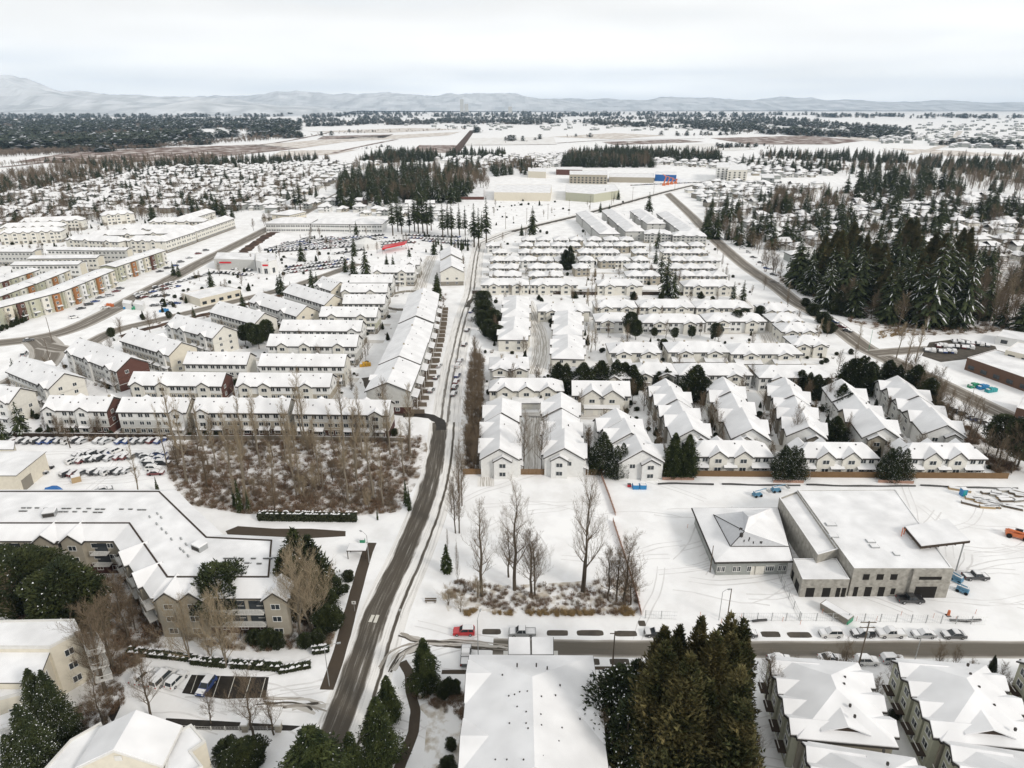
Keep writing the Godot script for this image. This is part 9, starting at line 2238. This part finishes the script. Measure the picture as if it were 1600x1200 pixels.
	# black silt pipes behind the shell
	for q in [[[Vector2(42.8,-174.3), Vector2(48.9,-174.7), Vector2(59.1,-174)], "left part behind the bins"], [[Vector2(61.6,-174.3), Vector2(74.9,-173.6), Vector2(84.3,-173.6)], "middle part behind the concrete shell"], [[Vector2(86.3,-174), Vector2(99.1,-173.2), Vector2(117.8,-173.2)], "right part behind the concrete shell"], [[Vector2(119.5,-173.6), Vector2(130.4,-172.5), Vector2(146.7,-171.8)], "far right part by the wooden fence"], [[Vector2(51.7,-116.7), Vector2(55,-117.1)], "short piece by the street"], [[Vector2(94.5,-117.1), Vector2(97.9,-116.7), Vector2(101.2,-117.1)], "wavy piece at the right by the street"]]:
		var m := MB.new()
		var l := smooth_line(q[0], 2.5)
		for i in l.size() - 1: m.bar(M.black_pipe, v3(l[i], 0.2 + 0.1 * sin(i * 1.3)), v3(l[i + 1], 0.2 + 0.1 * sin(i * 1.3 + 1.3)), 0.28, 0.28, 5)
		whole("silt_sock", m, "black erosion sock lying in the snow, " + q[1], "erosion sock", Vector3.ZERO, "erosion socks")
	# stacks of timber and panels at the upper right of the site
	for k in 22:
		var c := [unproject(1500 + (k * 37) % 100 + rf(-3, 3), 766 + (k * 13) % 32 + rf(-1, 1)), unproject(1530 + (k * 29) % 75, 768 + (k * 7) % 26)][k % 2] as Vector2
		var o := thing("timber_stack", "snow-topped timber stack behind the concrete shell, %s of the scattered pieces" % nth(k), "timber", v3(c), rf(-0.7, 0.2), "timber stacks")
		var w := rf(1.2, 3.4)
		boxpart("planks", [M.lumber, M.concrete, M.pole_wood][k % 3], o, Vector3(-w, 0.0, -0.6), Vector3(w, rf(0.25, 0.6), 0.6)); boxpart("snow_cover", M.roof_snow, o, Vector3(-w * 0.95, 0.62, -0.55), Vector3(w * 0.95, 0.75, 0.55))
	var ta := thing("tarpaulin", "blue tarpaulin over a heap behind the apartment house", "tarpaulin", v3(Vector2(-132.1,-170.4)))
	var tm := MB.new()
	for k in 10:
		var a := TAU * k / 10; var b := TAU * (k + 1) / 10
		tm.quad(M.blue_tarp, Vector3(cos(a) * 2.9, 0, sin(a) * 1.5), Vector3(cos(a) * 2.2, 1.3 + 0.2 * sin(a * 3), sin(a)), Vector3(cos(b) * 2.2, 1.3 + 0.2 * sin(b * 3), sin(b)), Vector3(cos(b) * 2.9, 0, sin(b) * 1.5))
		tm.tri(M.blue_tarp, Vector3(cos(a) * 2.2, 1.3 + 0.2 * sin(a * 3), sin(a)), Vector3(0, 1.75, 0), Vector3(cos(b) * 2.2, 1.3 + 0.2 * sin(b * 3), sin(b)))
	part("sheet", tm, ta)
	var lc := thing("crate", "pale wooden crate beside the dark pickup and the car rows", "crate", v3(Vector2(-128.9,-176.2)), 0.6)
	boxpart("box", M.lumber, lc, Vector3(-1.2, 0, -1.0), Vector3(1.2, 1.8, 1.0)); boxpart("snow_cover", M.roof_snow, lc, Vector3(-1.15, 1.803, -0.95), Vector3(1.15, 1.92, 0.95))
	for q in [["blue heap of barrels by the small huts", Vector2(-210.2,-362), M.blue_plastic], ["green tarpaulin heap by the small huts", Vector2(-205.3,-360.7), M.green_plastic], ["blue bin right of the small huts", Vector2(-187.6,-355.7), M.blue_plastic], ["green play equipment on the snowy school yard", Vector2(182.3,-249.1), M.green_plastic], ["bright blue play shelter on the snowy school yard", Vector2(185,-247.7), M.blue_plastic], ["teal play frame on the snowy school yard", Vector2(186.2,-244.5), M.teal], ["yellow loader at the edge of the tracked lane", Vector2(-62.6,-272.7), M.yellow_paint], ["orange loader on the curving road", Vector2(-222.8,-365.9), M.orange_paint]]:
		var o := thing("yard_object", q[0], "equipment", v3(q[1]), 0.3)
		for k in 4: boxpart("block", q[2], o, Vector3(-2.4 + k * 1.2, 0, -0.9 + 0.3 * (k % 2)), Vector3(-1.35 + k * 1.2, 1.2 + 0.7 * ((k * 3) % 4) / 3.0, 0.9))
		boxpart("snow_cover", M.roof_snow, o, Vector3(-2.3, 1.22, -0.5), Vector3(0.2, 1.4, 0.5))
